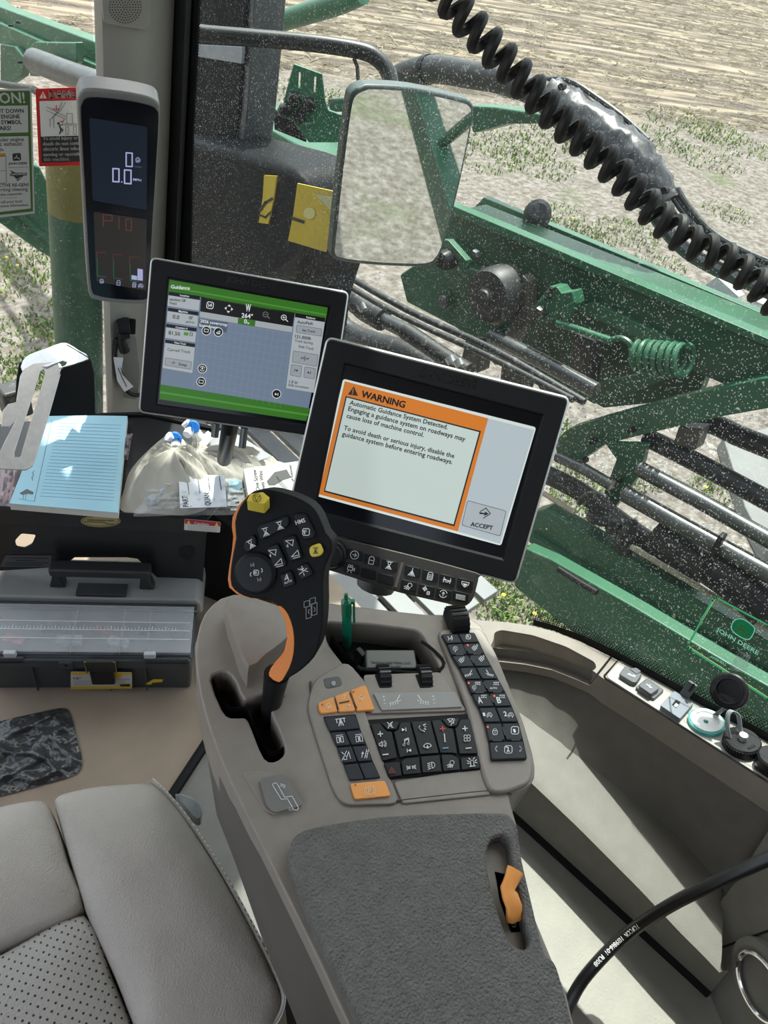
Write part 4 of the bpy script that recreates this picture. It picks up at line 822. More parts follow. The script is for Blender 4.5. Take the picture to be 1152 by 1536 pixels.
# ---- corner post display
CN = unit(V(-.3869, -.8787, -.2796)); CPF = Fr(V(.551, 1.1907, .806), CN, V(.9207, -.385, -.0639))
cpd = thing('post_display', 'tall narrow instrument display with rounded silver edge on the corner post', 'display', CPF.P(178, 450, -.03))
outl = smoothpoly([(116, 165), (118, 144), (130, 134), (180, 138), (222, 146), (237, 154), (240, 172), (235, 260), (229, 360), (226, 440), (222, 454), (210, 457), (170, 455), (143, 450), (133, 440), (128, 380), (122, 270)], 3)
slab(CPF, outl, .035).build('housing', mat('display_rim', (.20, .20, .195), .4, metal=.3, var=.05), cpd, bevel=.006, seg=4)
slab(CPF, shrink([(x+1.5, y+3) for x, y in outl], .94), .004, .0016).build('face', mat('display_face', (.006, .007, .011), .12, spec=.25), cpd, bevel=.001)
q1 = lambda x, y: (x/2.88, y/2.88)
ik = Ink(CPF.up(.0017), cpd, 'screen_image', .0003)
ik.poly(roundpoly([q1(*p) for p in ((386, 508), (636, 548), (634, 907), (400, 866))], 3), emis('lcd_blue', (.012, .020, .035), .5)); ik.poly(roundpoly([q1(*p) for p in ((404, 914), (634, 946), (630, 1256), (416, 1216))], 3), emis('lcd_grey', (.035, .030, .028), .5))
ik.lift = .0006
LCD = emis('lcd_text', (.36, .38, .62), .8); LR = emis('lcd_red', (.12, .045, .035), .6); LG = emis('lcd_green', (.02, .16, .07), .6)
SEG = {'0': 'abcdef', '1': 'bc', 'P': 'abefg'}
def digit(ch, x, y, wq, hq, m_, wd):
    e = {'a': ((0, 0), (1, .03)), 'b': ((1, .03), (1, .5)), 'c': ((1, .5), (1, 1.03)), 'd': ((0, 1), (1, 1.03)), 'e': ((0, .5), (0, 1)), 'f': ((0, 0), (0, .5)), 'g': ((0, .48), (1, .52))}
    for s_ in SEG[ch]: ik.line([q1(x+wq*a, y+hq*b) for a, b in e[s_]], wd, m_)
digit('0', 545, 660, 26, 58, LCD, 2.0); digit('0', 488, 728, 26, 56, LCD, 2.2); digit('0', 538, 734, 28, 58, LCD, 2.2); ik.disc(q1(526, 786), 1.2, LCD, 6)
ik.text('MPH', q1(575, 780), q1(610, 784), LCD); ik.icon('engine', q1(596, 690), 4.5, LCD, .8); ik.text('n/min', q1(580, 722), q1(612, 726), emis('lcd_dim', (.12, .13, .2), .5))
digit('P', 446, 928, 38, 50, LR, 1.6); digit('1', 490, 936, 24, 52, LR, 1.6); digit('0', 544, 945, 24, 50, LR, 1.6)
for x, y in ((418, 1090), (488, 1100), (560, 1110)):
    ik.line([q1(x+38, y), q1(x, y), q1(x, y+30)], 1.0, LR); ik.line([q1(x+2, y+30), q1(x+3, y+102), q1(x+40, y+106)], 1.0, LG)
ik.poly([q1(*p) for p in ((568, 1188), (592, 1192), (592, 1210), (568, 1207))], LCD); ik.poly([q1(*p) for p in ((594, 1160), (617, 1164), (617, 1213), (594, 1210))], LCD)
for nme, x, y in (('engine', 440, 1214), ('tank', 512, 1222), ('tank2', 580, 1230), ('mask', 608, 1234)): ik.icon(nme, q1(x, y), 4, LCD, .7, 5)
ik.flush()
# ================================================================== SEAT
SEATF = Fr((0, 0, .48), (0, 0, 1))
seat = thing('operator_seat', 'taupe leather operator seat with perforated centre panel and white side stitching', 'seat', (.0, .2, 0))
def cushion(px, name, m, lift=0, bev=.02, th=.10, k=3, dome=.0):
    g = G(); P = [SEATF.P(u, v, lift) for u, v in smoothpoly(px, k)]
    c = sum(P)/len(P); prof = ((1.0, -th), (1.012, -th*.45), (1.0, -.018), (.975, -.007), (.94, -.0015), (.88, .001), (.6, .004+dome), (.25, .006+dome))
    g.loft([[c+(p-c)*V(s, s, 1)+V(0, 0, h) for p in P] for s, h in prof]); return g.build(name, m, seat, sharp=60)
cushion([(79, 1199), (82, 1188), (100, 1181), (140, 1173), (190, 1169), (226, 1169), (252, 1190), (285, 1232), (333, 1307), (388, 1407), (417, 1469), (427, 1500), (418, 1536), (400, 1580), (330, 1640), (240, 1630), (200, 1536), (171, 1461), (127, 1363), (104, 1290), (90, 1240)], 'side_bolster', LEATHER, .008, dome=.006)
cushion([(-120, 1250), (-60, 1222), (0, 1205), (40, 1197), (62, 1196), (74, 1207), (88, 1242), (103, 1292), (124, 1360), (60, 1394), (0, 1422), (-120, 1480)], 'front_cushion', LEATHER, .002, dome=.004)
pm = mat('perforated_leather', (.36, .34, .31), .45, bump=.4, bscale=420, var=.03)
n_ = pm.node_tree; b_ = n_.nodes['Principled BSDF']; tc = n_.nodes.new('ShaderNodeTexCoord'); mp = n_.nodes.new('ShaderNodeMapping'); mp.inputs['Rotation'].default_value = (0, 0, math.radians(55)); mp.inputs['Scale'].default_value = (135, 135, 0)
n_.links.new(tc.outputs['Object'], mp.inputs[0])
vo = n_.nodes.new('ShaderNodeTexVoronoi'); vo.inputs['Scale'].default_value = 1; vo.inputs['Randomness'].default_value = .12; n_.links.new(mp.outputs[0], vo.inputs['Vector'])
rm = n_.nodes.new('ShaderNodeMapRange'); rm.inputs[1].default_value = .14; rm.inputs[2].default_value = .20; n_.links.new(vo.outputs['Distance'], rm.inputs[0])
mx = n_.nodes.new('ShaderNodeMix'); mx.data_type = 'RGBA'; mx.inputs[6].default_value = (.012, .01, .01, 1)
src = b_.inputs['Base Color'].links[0].from_socket; n_.links.new(rm.outputs[0], mx.inputs[0]); n_.links.new(src, mx.inputs[7]); n_.links.new(mx.outputs[2], b_.inputs['Base Color'])
cushion([(125, 1366), (168, 1462), (200, 1540), (235, 1640), (0, 1760), (-160, 1700), (-160, 1500), (0, 1426)], 'perforated_panel', pm, -.003, dome=.002)
# piping and stitching along the right edge
edge_px = smoothpoly([(226, 1170), (250, 1193), (283, 1234), (331, 1308), (385, 1407), (414, 1468), (423, 1497), (416, 1524), (398, 1545)], 6, False)
eP = [SEATF.P(u, v, .0045) for u, v in edge_px]
G().tube([p+V(.002, -.001, -.004) for p in eP], .0030, 6).build('piping', LEATHER, seat)
g = G(); acc = 0
for i in range(len(eP)-1):
    L = np.linalg.norm(eP[i+1]-eP[i]); d = unit(eP[i+1]-eP[i]); m_ = max(1, int(L/.0052))
    for k in range(m_):
        c = eP[i]+(eP[i+1]-eP[i])*(k+.5)/m_+V(0, 0, -.0018); g.box(c+np.cross(V(0, 0, 1), d)*.0035, (d, np.cross(V(0, 0, 1), d), V(0, 0, 1)), (.0034, .0010, .0010))
g.build('stitching', mat('thread', (.72, .70, .66), .7), seat, smooth=False, kind='stuff')
G().prism([(-.36, -.22, .46), (.16, -.30, .46), (.14, -.42, 1.12), (-.34, -.34, 1.12)], (-.02, -.10, 0)).build('backrest', LEATHER, seat, bevel=.03)
G().prism([(-.32, .46, .40), (.10, .36, .40), (.06, .02, .40), (-.35, .1, .40)], (0, 0, -.16)).build('seat_base', BLACKM, seat, bevel=.02)
G().prism([(-.2, .32, .24), (.02, .28, .24), (-.02, .12, .24), (-.22, .16, .24)], (0, 0, -.24)).build('pedestal', BLACKM, seat, bevel=.02)
kn = [(262, 1190), (285, 1194), (300, 1206), (304, 1222), (296, 1230), (280, 1215)]
slab(Fr((0, 0, .45), (0, 0, 1)), smoothpoly(kn, 2), .02).build('adjuster_knob', mat('cloudy_plastic', (.30, .33, .34), .35, var=.25, vscale=60, bump=.4, bscale=80), seat, bevel=.004)

# ================================================================== TOOLBOX
TE = unit(V(.818, -.575, 0)); TA = unit(V(.575, .818, 0)); TZ = V(0, 0, 1)
T0 = ZP(-14, 1038, 0); Tw = np.linalg.norm(ZP(291, 1036, 0)-T0)
tb = thing('toolbox', 'dark grey plastic toolbox with clear organiser lids standing below the tray', 'toolbox', T0+TE*Tw/2+TA*.1)
TL = lambda a, b, c: T0+TE*a+TA*b+TZ*c
TG_ = mat('toolbox_grey', (.055, .062, .068), .5, var=.08, vscale=40, bump=.15, bscale=800); TGD = mat('toolbox_dark', (.02, .021, .023), .45, var=.1)
CLEAR = mat('clear_lid', (.75, .78, .80), .18, alpha=.25, var=.04, vscale=30)
CLOUD = mat('cloudy_lid', (.27, .27, .26), .3, var=.12, vscale=10, alpha=.9)
Td = .20; Th = .125
g = G(); g.loft([[TL(a, b, z) for a, b in ((m0, m0), (Tw-m0, m0), (Tw-m0, Td-m0), (m0, Td-m0))] for z, m0 in ((0, .008), (.03, .006), (Th, 0))]); g.build('base', TG_, tb, bevel=.006)
G().box(TL(Tw/2, -.002, Th-.016), (TE, TA, TZ), (Tw*.98, .008, .026)).build('rim', TG_, tb, bevel=.003)
for a in (.09, .23, .30): G().box(TL(a, .0, .05), (TE, TA, TZ), (.003, .006, .085)).build('rib', TG_, tb, bevel=.001)
for a in (.04, .36): G().box(TL(a if a < .2 else Tw-.05, -.003, Th-.006), (TE, TA, TZ), (.085, .006, .018)).build('front_rail', TG_, tb, bevel=.002)
# organiser lid in front: clear cover over compartments
G().prism([TL(.006, .004, Th+.001), TL(Tw-.006, .004, Th+.001), TL(Tw-.006, .098, Th+.012), TL(.006, .098, Th+.012)], TZ*.002).build('compartment_floor', mat('tray_dark', (.10, .11, .12), .5, var=.3, vscale=35), tb)
lid = G().prism([TL(.004, -.002, Th+.022), TL(Tw-.004, -.002, Th+.022), TL(Tw-.004, .10, Th+.034), TL(.004, .10, Th+.034)], TZ*-.003).build('organiser_lid', CLEAR, tb, bevel=.001)
for a in (.165, .165+.09, .165+.14): G().box(TL(a, .05, Th+.014), (TE, TA, TZ), (.002, .094, .016)).build('divider', CLOUD, tb)
LF = Fr(TL(0, 0, Th+.0225), unit(np.cross(TE, unit(TL(0, .1, .012)-TL(0, 0, 0)))), TE)
ik = Ink(LF, lid, 'ruler_marking', .0006)
def lf(a, b): return LF.o+LF.x*a+LF.y*b+LF.n*.0006
WM = mat('lid_marking', (.80, .82, .83), .4)
g = G()
for i in range(52):
    a = .03+i*.0064; h = .012 if i % 4 == 0 else .007; g.add([lf(a, .046), lf(a+.0008, .046), lf(a+.0008, .046+h*.6), lf(a, .046+h*.6)], [(0, 1, 2, 3)])
for b in (.025, .044, .062): g.add([lf(.006, b), lf(Tw-.008, b), lf(Tw-.008, b+.0012), lf(.006, b+.0012)], [(0, 1, 2, 3)])
o = g.build('ruler_marking', WM, lid, smooth=False, flat=True, kind='stuff')
ik.line([(3, 872+28), (3, 872+62)], 1, WM)
for i, (a, b, w_, cl) in enumerate(((.19, .055, .05, (.25, .05, .07)), (.10, .06, .06, (.12, .13, .15)), (.27, .06, .04, (.05, .06, .08)), (.03, .03, .05, (.3, .12, .14)), (.13, .03, .06, (.3, .32, .35)), (.33, .05, .03, (.1, .1, .12)), (.22, .025, .05, (.35, .36, .37)))):
    G().box(TL(a+.03, b, Th+.012), (unit(TE+TA*.3*(i % 3-1)), unit(TA-TE*.3*(i % 3-1)), TZ), (w_*.8, .02, .012)).build('small_part', mat('small_part_%d' % i, cl, .4, var=.4, vscale=90), tb, bevel=.002)
for a in (.062, Tw-.08):
    G().box(TL(a, -.005, Th+.017), (TE, TA, TZ), (.022, .010, .014)).build('lid_catch', mat('catch_clear', (.55, .57, .58), .3, alpha=.8, var=.05), tb, bevel=.0025)
G().prism([TL(.0, .100, Th+.022), TL(Tw, .100, Th+.022), TL(Tw, .108, Th+.026), TL(.0, .108, Th+.026)], TZ*.006).build('lid_hinge', TGD, tb)
# raised rear lid and carrying handle
g = G(); g.loft([[TL(a, b, z) for a, b in ((m0, .108), (Tw+.012-m0, .108), (Tw+.012-m0, .21), (m0, .21))] for z, m0 in ((Th+.0, 0), (Th+.03, .002), (Th+.045, .012))]); g.build('rear_lid', CLOUD, tb, bevel=.006)
hz = Th+.047
for a in (.108, .278): G().prism([TL(a, .13, hz), TL(a+.03, .13, hz), TL(a+.022 if a < .2 else a+.018, .13, hz+.045), TL(a+.012 if a < .2 else a+.006, .13, hz+.045)], TA*.022).build('handle_post', TGD, tb, bevel=.003)
G().box(TL(.208, .141, hz+.047), (TE, TA, TZ), (.19, .03, .022)).build('handle_bar', TGD, tb, bevel=.006)
G().box(TL(.208, .125, hz+.003), (TE, TA, TZ), (.095, .03, .008)).build('handle_seat', TGD, tb, bevel=.002)
# latch
lx = .222
G().prism([TL(lx-.022, -.008, .092), TL(lx+.022, -.008, .092), TL(lx+.026, -.008, .118), TL(lx+.026, -.008, .135), TL(lx-.026, -.008, .135), TL(lx-.026, -.008, .118)], -TA*.010).build('latch', TGD, tb, bevel=.003)
G().box(TL(lx, -.014, .082), (TE, TA, TZ), (.044, .012, .050)).build('latch', BLACK, tb, bevel=.004)
G().tube([TL(lx-.027, -.016, .096), TL(lx-.028, -.016, .133), TL(lx+.028, -.016, .133), TL(lx+.027, -.016, .096)], .0016, 6).build('latch_wire', mat('brass_wire', (.20, .16, .05), .4, var=.1), tb)
G().box(TL(lx-.065, -.006, .108), (TE, TA, TZ), (.026, .006, .022)).build('padlock_eye', TG_, tb, bevel=.002)
G().cyl(TL(lx-.065, -.0085, .110), TL(lx-.065, -.0097, .110), .003, seg=12).build('eye_hole', BLACKM, tb)
TFp = Fr(TL(0, .0035, 0), -TA, TE)
TFp = Fr(TL(0, -.0012, 0), unit(np.cross(TE, TL(0, -.006, .095)-TL(0, 0, 0))), TE)
if np.dot(TFp.n, CAM-TFp.o) < 0: TFp = Fr(TFp.o, -TFp.n, TE)
lb = slab(TFp, roundpoly([(106, 1008), (198, 1009), (198, 1033), (106, 1034)], 2), .001, .0012).build('label', mat('label_white', (.62, .62, .60), .5, var=.02), tb)
ik = Ink(TFp, lb, 'label_print', .0015); YL = mat('label_yellow', (.75, .50, .02), .5)
ik.poly([(106, 1008), (198, 1009), (198, 1012), (106, 1012)], YL); ik.poly([(106, 1030), (198, 1029), (198, 1033), (106, 1034)], YL); ik.poly([(168, 1013), (184, 1012), (180, 1017), (170, 1018)], YL)
ik.text('16"', (111, 1019), (122, 1019), BLACKP); ik.line([(170, 1019), (194, 1019)], 1.2, GREYP)
for y in (1022, 1024.5, 1027): ik.line([(111, y), (188, y-.5)], .8, GREYP)
ik.poly([(180, 1026), (195, 1026), (195, 1030), (180, 1030)], BLACKP); ik.flush()
ik = Ink(TFp, tb, 'label_print', .0016); ik.poly([(218, 1026), (230, 1019), (245, 1019), (243, 1023), (229, 1024), (226, 1027)], mat('label_yellow2', (.80, .60, .02), .5)); ik.flush()
G().lathe(TL(Tw+.002, .03, .105), TE, [(.018, 0), (.018, .006), (.012, .012), (.003, .013)], 18).build('side_catch', mat('catch_clear2', (.4, .41, .42), .4, var=.1), tb)

# ================================================================== TRAY
TRZ = .35; TRF = Fr((0, 0, TRZ), (0, 0, 1))
tray = thing('equipment_tray', 'black metal tray with a hanging front plate in the front right cab corner', 'tray', ZP(200, 720, .15))
TBLK = mat('tray_black', (.010, .0105, .012), .33, var=.1, vscale=20)
fr0, fr1 = TRF.P(-60, 759.5), TRF.P(311, 779); fd = unit(fr1-fr0); fn = unit(np.cross(fd, V(0, 0, 1)))
if np.dot(fn, CAM-fr0) < 0: fn = -fn
G().prism([fr0, fr1, V(.70, .96, TRZ), V(.70, 1.06, TRZ), V(.58, 1.20, TRZ), V(.44, 1.27, TRZ), V(.18, 1.36, TRZ)], (0, 0, -.004)).build('tray_floor', TBLK, tray)
VF = Fr(fr1, fn, fd)
plate = slab(VF, [(-60, 760), (311, 780), (304, 874), (240, 870), (206, 838), (190, 836), (112, 836), (94, 850), (-60, 860)], .003).build('front_plate', TBLK, tray)
cut(plate, [slab(VF, roundpoly([(20, 817), (30, 806), (52, 808), (46, 822), (34, 828), (22, 826)], 3), .02, .01)])
slab(VF, [(-60, 760), (311, 780), (311, 800), (-60, 781)], .004, .004).build('front_lip', mat('tray_lip', (.018, .0185, .02), .35, var=.1), tray, bevel=.001)
slab(VF, roundpoly([(268, 822), (284, 819), (293, 822), (293, 834), (282, 841), (268, 835)], 4), .002, .0015).build('hole_plug', BLACK, tray, bevel=.0008)
G().tube([fr0+V(0, 0, .003), fr1+V(0, 0, .003)], .0028, 6).build('tray_edge', TBLK, tray)
G().tube([V(.70, 1.06, TRZ+.004), V(.58, 1.20, TRZ+.004), V(.44, 1.27, TRZ+.004)], .005, 6).build('tray_edge', TBLK, tray)
# stickers on the tray front
ik = Ink(VF, tray, 'sticker', .0046)
ik.disc((151, 781.5), 30, mat('sticker_gold', (.36, .30, .13), .4), 32, ry=9.2); ik.disc((151, 781.5), 28.3, mat('sticker_dark', (.03, .028, .02), .5), 32, .0002, ry=7.9); ik.disc((151, 781.5), 27.3, mat('sticker_gold', (.36, .30, .13), .4), 32, .0003, ry=7.2)
ik.lift = .0052; ik.text('cabmonitor.com', (131, 781), (171, 782), BLACKP); ik.line([(126, 782.6), (156, 783.4), (160, 786), (172, 786.4)], .9, BLACKP); ik.flush('oval gold sticker')
ik = Ink(VF, tray, 'sticker', .0048)
ik.poly(roundpoly([(277, 778), (331, 783), (330, 799), (276, 795)], 2), mat('sticker_white', (.70, .68, .66), .5), -.0002)
ik.poly([(277.5, 778.5), (330.5, 783.5), (330.3, 790), (277.3, 785.5)], mat('sticker_red', (.42, .03, .05), .5))
ik.lift = .0052; ik.text('Caution', (291, 786), (313, 788.2), WHITEP)
for x in (283, 325): ik.poly([(x-3, 785.5+(x-283)*.085), (x+3, 786+(x-283)*.085), (x, 780+(x-283)*.085)], mat('sticker_yellow', (.8, .6, .1), .5))
for s, y in (('Due to the Extreme Movement', 789), ('of this Seat Components Contact', 791.8), ('With This Product Is Possible.', 794.6)): ik.text(s, (282, y), (326, y+3.6), GREYP)
ik.flush('red and white caution sticker')
ik = Ink(VF, tray, 'sticker', .0012)
ik.poly([(8, 833), (78, 833), (74, 851), (0, 850)], mat('sticker_silver', (.11, .11, .115), .3, metal=.4)); ik.lift = .0016
for y, a, b in ((837, 14, 72), (840.5, 24, 54), (844, 8, 72), (847, 8, 64)): ik.line([(a, y), (b, y+.3)], 1.1, BLACKP)
ik.flush()
# ---- aluminium bracket with a long slot at the left end of the tray
ALU = mat('brushed_aluminium', (.60, .60, .61), .38, metal=.85, var=.06, vscale=120)
br = thing('metal_bracket', 'bent aluminium bracket with a long slot at the left end of the tray', 'bracket', ZP(25, 700, TRZ))
B0, B1, TT = DP(-6, 704, 1.235), DP(50, 697, 1.265), DP(60, 551, 1.345); bnn = unit(np.cross(B1-B0, TT-B0)); bnn = bnn if np.dot(bnn, CAM-B0) > 0 else -bnn
BF_ = Fr(B0, bnn)
strap = slab(BF_, [(-8, 692), (0, 703), (38, 705), (48, 700), (53, 690), (74, 622), (94, 551), (88, 542), (50, 545), (36, 553), (30, 564), (24, 603), (12, 606), (4, 616), (2, 640), (14, 640), (26, 625)], .003).build('strap', ALU, br, bevel=.0008)
cut(strap, [slab(BF_, smoothpoly([(22, 671), (25, 679), (31, 678), (34, 668), (52, 608), (68, 552), (62, 549), (58, 560), (44, 604)], 2), .03, .015)])
zt = BF_.P(60, 551)[2]; HF = Fr((0, 0, zt), unit(V(.05, .1, 1)))
HF = Fr(BF_.P(60, 549), unit(V(.0, .05, 1)))
flap = slab(HF, smoothpoly([(33, 556), (62, 549), (94, 552), (134, 537), (118, 525), (104, 516), (92, 514), (70, 522), (45, 531), (34, 541)], 2), .003).build('top_flange', ALU, br, bevel=.0008)
cut(flap, [slab(HF, [(60, 552), (66, 540), (92, 530), (99, 532), (96, 537), (76, 545), (68, 552)], .03, .015)])
sn_ = unit(np.cross(HF.P(136, 540)-HF.P(95, 552), V(0, 0, 1))); SDF = Fr(HF.P(95, 552), sn_)
G().prism([SDF.P(*p) for p in ((95, 552), (136, 540), (141, 560), (143, 623), (74, 624))], V(-.002, .003, 0)).build('side_plate', BLACKM, br)
G().prism([HF.P(134, 538), HF.P(100, 518), HF.P(100, 518)-V(0, 0, .10), HF.P(134, 538)-V(0, 0, .10)], V(.002, .003, 0)).build('back_plate', BLACKM, br)
G().tube([HF.P(33, 545, -.003), HF.P(31, 556, -.012), HF.P(29, 568, -.04), HF.P(27, 600, -.09)], .005, 8).build('edge_seal', BLACKM, br)
G().tube([DP(147, 588, 1.37), DP(151, 600, 1.37), DP(147, 620, 1.37)], .002, 6).build('wire_hook', STEEL, br)
# ---- writing pad
padt = thing('writing_pad', 'light blue ruled writing pad lying on the tray', 'notepad', TRF.P(110, 690, .0))
NPF = TRF.up(.022); PBLUE = mat('pad_blue', (.34, .58, .68), .7, var=.03, vscale=15)
pp4 = [(66, 622), (191, 624), (177, 769), (14, 755)]
slab(NPF, pp4, .016, -.001).build('sheets', mat('pad_edge', (.62, .62, .56), .8, var=.05), padt)
pg = slab(NPF, pp4, .001).build('page', PBLUE, padt)
g = G(); nx, ny = 12, 12
ik = Ink(NPF, padt, 'ruled_line', .0003); RL = mat('rule_blue', (.15, .30, .42), .7)
q7 = lambda x, y: (x/3.6, 480+y/3.6)
for i in range(23):
    t = i/22; a = lerp((320, 556), (215, 950), t); b = lerp((655, 568), (612, 975), t)
    ik.line([q7(*a), q7(*b)], .55, RL)
ik.line([q7(280, 545), q7(185, 980)], .8, mat('rule_grey', (.12, .16, .18), .7)); ik.line([q7(100, 965), q7(185, 980)], .7, RL)
INKD = mat('pad_ink', (.10, .11, .12), .7)
ik.poly([q7(*p) for p in ((105, 935), (145, 912), (182, 930), (178, 942), (150, 938), (120, 944))], INKD); ik.line([q7(142, 940), q7(136, 970)], .8, INKD); ik.line([q7(128, 940), q7(124, 968)], .8, INKD)
ik.line([q7(176, 866), q7(172, 850), q7(182, 838), q7(176, 826), q7(184, 815)], .9, INKD); ik.flush()
# ---- clutter on the tray
CLOTH = mat('cream_cloth', (.42, .395, .345), .8, var=.07, vscale=18, bump=.4, bscale=60)
def sack(name, label, cat, neck, nh, outline, ph, seed, m, group=None, rough=.011):
    c = TRF.P(*neck, nh); B = [TRF.P(*p, .002) for p in smoothpoly(outline, 6)]; n = len(B); r_ = np.random.default_rng(seed); fr_ = r_.uniform(0, 6.28, 8)
    rings = []
    for k in range(11):
        t = k/10; ring = []
        for i, p in enumerate(B):
            a = 2*math.pi*i/n; fold = sum(math.sin(a*(3+2*j)+fr_[j]+t*2*j) for j in range(5))*rough*math.sin(math.pi*min(t*1.1, 1))**.8
            q = c+(p-c)*(.07+.93*t); z = c[2]-(c[2]-p[2])*(t**ph); q = q.copy(); q[2] = z+abs(fold)*(1-t*.55) if t < 1 else p[2]
            q[:2] += (p-c)[:2]*fold*1.2; ring.append(q)
        rings.append(ring)
    o = G().loft(rings, True, False).build(name, m, None, sharp=80); return tag(o, label, cat, group)
sack('cloth_bag', 'cream cloth bag slumped beside the writing pad on the tray', 'bag', (262, 672), .055, [(182, 766), (186, 735), (196, 705), (222, 676), (250, 654), (268, 660), (300, 690), (330, 712), (330, 740), (300, 768), (240, 774)], 1.15, 3, CLOTH)
sack('cloth_bag', 'cream cloth bag lying behind the clear zip bag, neck at the blue valves', 'bag', (296, 676), .050, [(282, 690), (300, 668), (340, 676), (385, 688), (425, 694), (432, 712), (390, 728), (340, 735), (300, 722)], 1.2, 5, CLOTH)
for k, (u, v, d_, hh) in enumerate(((262, 661, V(-.5, .25, .55), .052), (287, 643, V(-.35, .5, .6), .060))):
    vt = thing('drain_valve', ('white plastic valve with a blue tap, lower one on the cloth bags', 'white plastic valve with a blue tap, upper one behind the cloth bags')[k], 'valve', TRF.P(u, v, .0), 'valves lying on the tray')
    p = TRF.P(u, v, hh); ax = unit(d_); s_ = unit(np.cross(ax, V(0, 0, 1)))
    G().tube([p-ax*.03, p-ax*.012, p, p+ax*.018], [.0105, .012, .0085, .010], 16).build('tube', WHITE, vt)
    G().tube([p-s_*.022, p-s_*.006, p+s_*.006, p+s_*.018], [.0085, .0105, .0105, .008], 14).build('tube', WHITE, vt)
    q = p+unit(CAM-p)*.010+s_*.006
    BLU = mat('valve_blue', (.02, .17, .55), .4, var=.08)
    G().lathe(q-unit(CAM-p)*.008, unit(CAM-p), [(.014, 0), (.0145, .010), (.011, .014), (.001, .014)], 18).build('tap', BLU, vt)
    G().box(q+unit(CAM-p)*.004+s_*.012-V(0, 0, .008), (unit(s_-V(0, 0, .7)), unit(np.cross(CAM-p, s_-V(0, 0, .7))), unit(CAM-p)), (.038, .020, .009)).build('tap_handle', BLU, vt, bevel=.003)
sheet = lambda name, label, cat, px, lift, m, th=.001: tag(slab(TRF, px, th, lift).build(name, m), label, cat)
PAPER = mat('paper_white', (.66, .67, .70), .8, var=.03)
tag(G().prism([TRF.P(300, 668, .03), TRF.P(338, 640, .07), TRF.P(408, 684, .045), TRF.P(360, 700, .02)], (0, 0, -.001)).build('paper_sheet', PAPER), 'white folded paper sheet leaning behind the cloth bags, the larger one', 'paper')
tag(G().prism([TRF.P(296, 660, .042), TRF.P(312, 646, .055), TRF.P(322, 654, .06), TRF.P(306, 672, .038)], (0, 0, -.001)).build('paper_sheet', PAPER), 'small white paper slip beside the upper blue valve', 'paper')
# carton with printed side
cb = thing('small_carton', 'small grey white carton with a printed tool drawing on the tray', 'box', TRF.P(405, 735, 0))
CFR = Fr(TRF.P(400, 720, .034), unit(V(-.10, -.2, 1)))
cpx = [(365, 703), (449, 691), (447, 748), (372, 742)]
G().prism([CFR.P(*p) for p in cpx], (0, 0, -.030)).build('carton_body', mat('carton_grey', (.52, .51, .48), .7, var=.04), cb, bevel=.001)
ik = Ink(CFR, cb, 'carton_print', .0005)
ik.text('One Screw', (390, 736), (384, 704), BLACKP); ik.text('Lewis Wins', (399, 738), (393, 706), BLACKP); ik.text('of Remover', (441, 722), (437, 697), BLACKP)
ik.poly([(400, 722), (412, 708), (430, 704), (437, 716), (425, 720), (412, 728), (403, 728)], BLACKP); ik.poly([(415, 714), (432, 732), (426, 734), (412, 718)], mat('print_mid', (.2, .2, .2), .6)); ik.flush()
# clear zip bag with a parts card
CLB = mat('clear_plastic_bag', (.78, .80, .82), .08, alpha=.30, var=.05, vscale=40, spec=.8, bump=1., bscale=45)
zb = thing('zip_bag', 'clear plastic zip bag holding a printed parts card at the tray edge', 'bag', TRF.P(290, 745, 0))
def wrinkle(px4, lift, amp, seed, nx=26, ny=18):
    r_ = np.random.default_rng(seed); ph = r_.uniform(0, 6.28, 12); fx = r_.uniform(4, 16, 6); fy = r_.uniform(4, 16, 6); V_ = []; F_ = []
    for j in range(ny+1):
        for i in range(nx+1):
            s_, t_ = i/nx, j/ny; p = lerp(lerp(px4[0], px4[1], s_), lerp(px4[3], px4[2], s_), t_)
            h = sum(math.sin(fx[k]*s_*2+fy[k]*t_*2*(1 if k % 2 else -1)+ph[k]) for k in range(6))/6; e = min(1, 6*s_, 6*t_, 6*(1-s_), 6*(1-t_))
            V_.append(TRF.P(*p, lift+amp*(abs(h)*2*e+.6*e)))
    for j in range(ny):
        for i in range(nx): a = j*(nx+1)+i; F_.append((a, a+1, a+nx+2, a+nx+1))
    return G().add(V_, F_)
wrinkle([(203, 706), (372, 712), (372, 772), (200, 775)], .004, .024, 4).build('bag_film', CLB, zb)
CRF = TRF.up(.036)
cd = slab(CRF, [(268, 712), (337, 713), (340, 760), (270, 762)], .001).build('parts_card', mat('card_white', (.64, .66, .70), .7, var=.02), zb)
ik = Ink(CRF, cd, 'lettering', .0004); ik.text('PART:', (283, 760), (281, 742), BLACKP, 6); ik.text('QUAN:', (316, 758), (313, 738), BLACKP, 6)
for a, b in (((280.5, 713.5), (283.5, 742)), ((296.5, 716), (300, 740)), ((312, 716), (315, 737)), ((329, 714), (332, 735))): ik.line([a, b], 1.0, BLACKP)
ik.flush()
for k, (u, v, s_, cl) in enumerate(((248, 742, .028, (.35, .42, .5)), (232, 755, .02, (.5, .52, .55)), (352, 735, .024, (.2, .32, .38)), (345, 755, .02, (.08, .09, .1)), (258, 725, .02, (.55, .56, .58)))):
    G().lathe(TRF.P(u, v, .006), unit(V(.3*(k-2), .2, 1)), [(s_*.5, 0), (s_*.7, s_*.4), (s_*.45, s_*.8), (.002, s_*.9)], 9).build('fitting', mat('fitting_%d' % k, cl, .3, var=.3, vscale=60), zb)
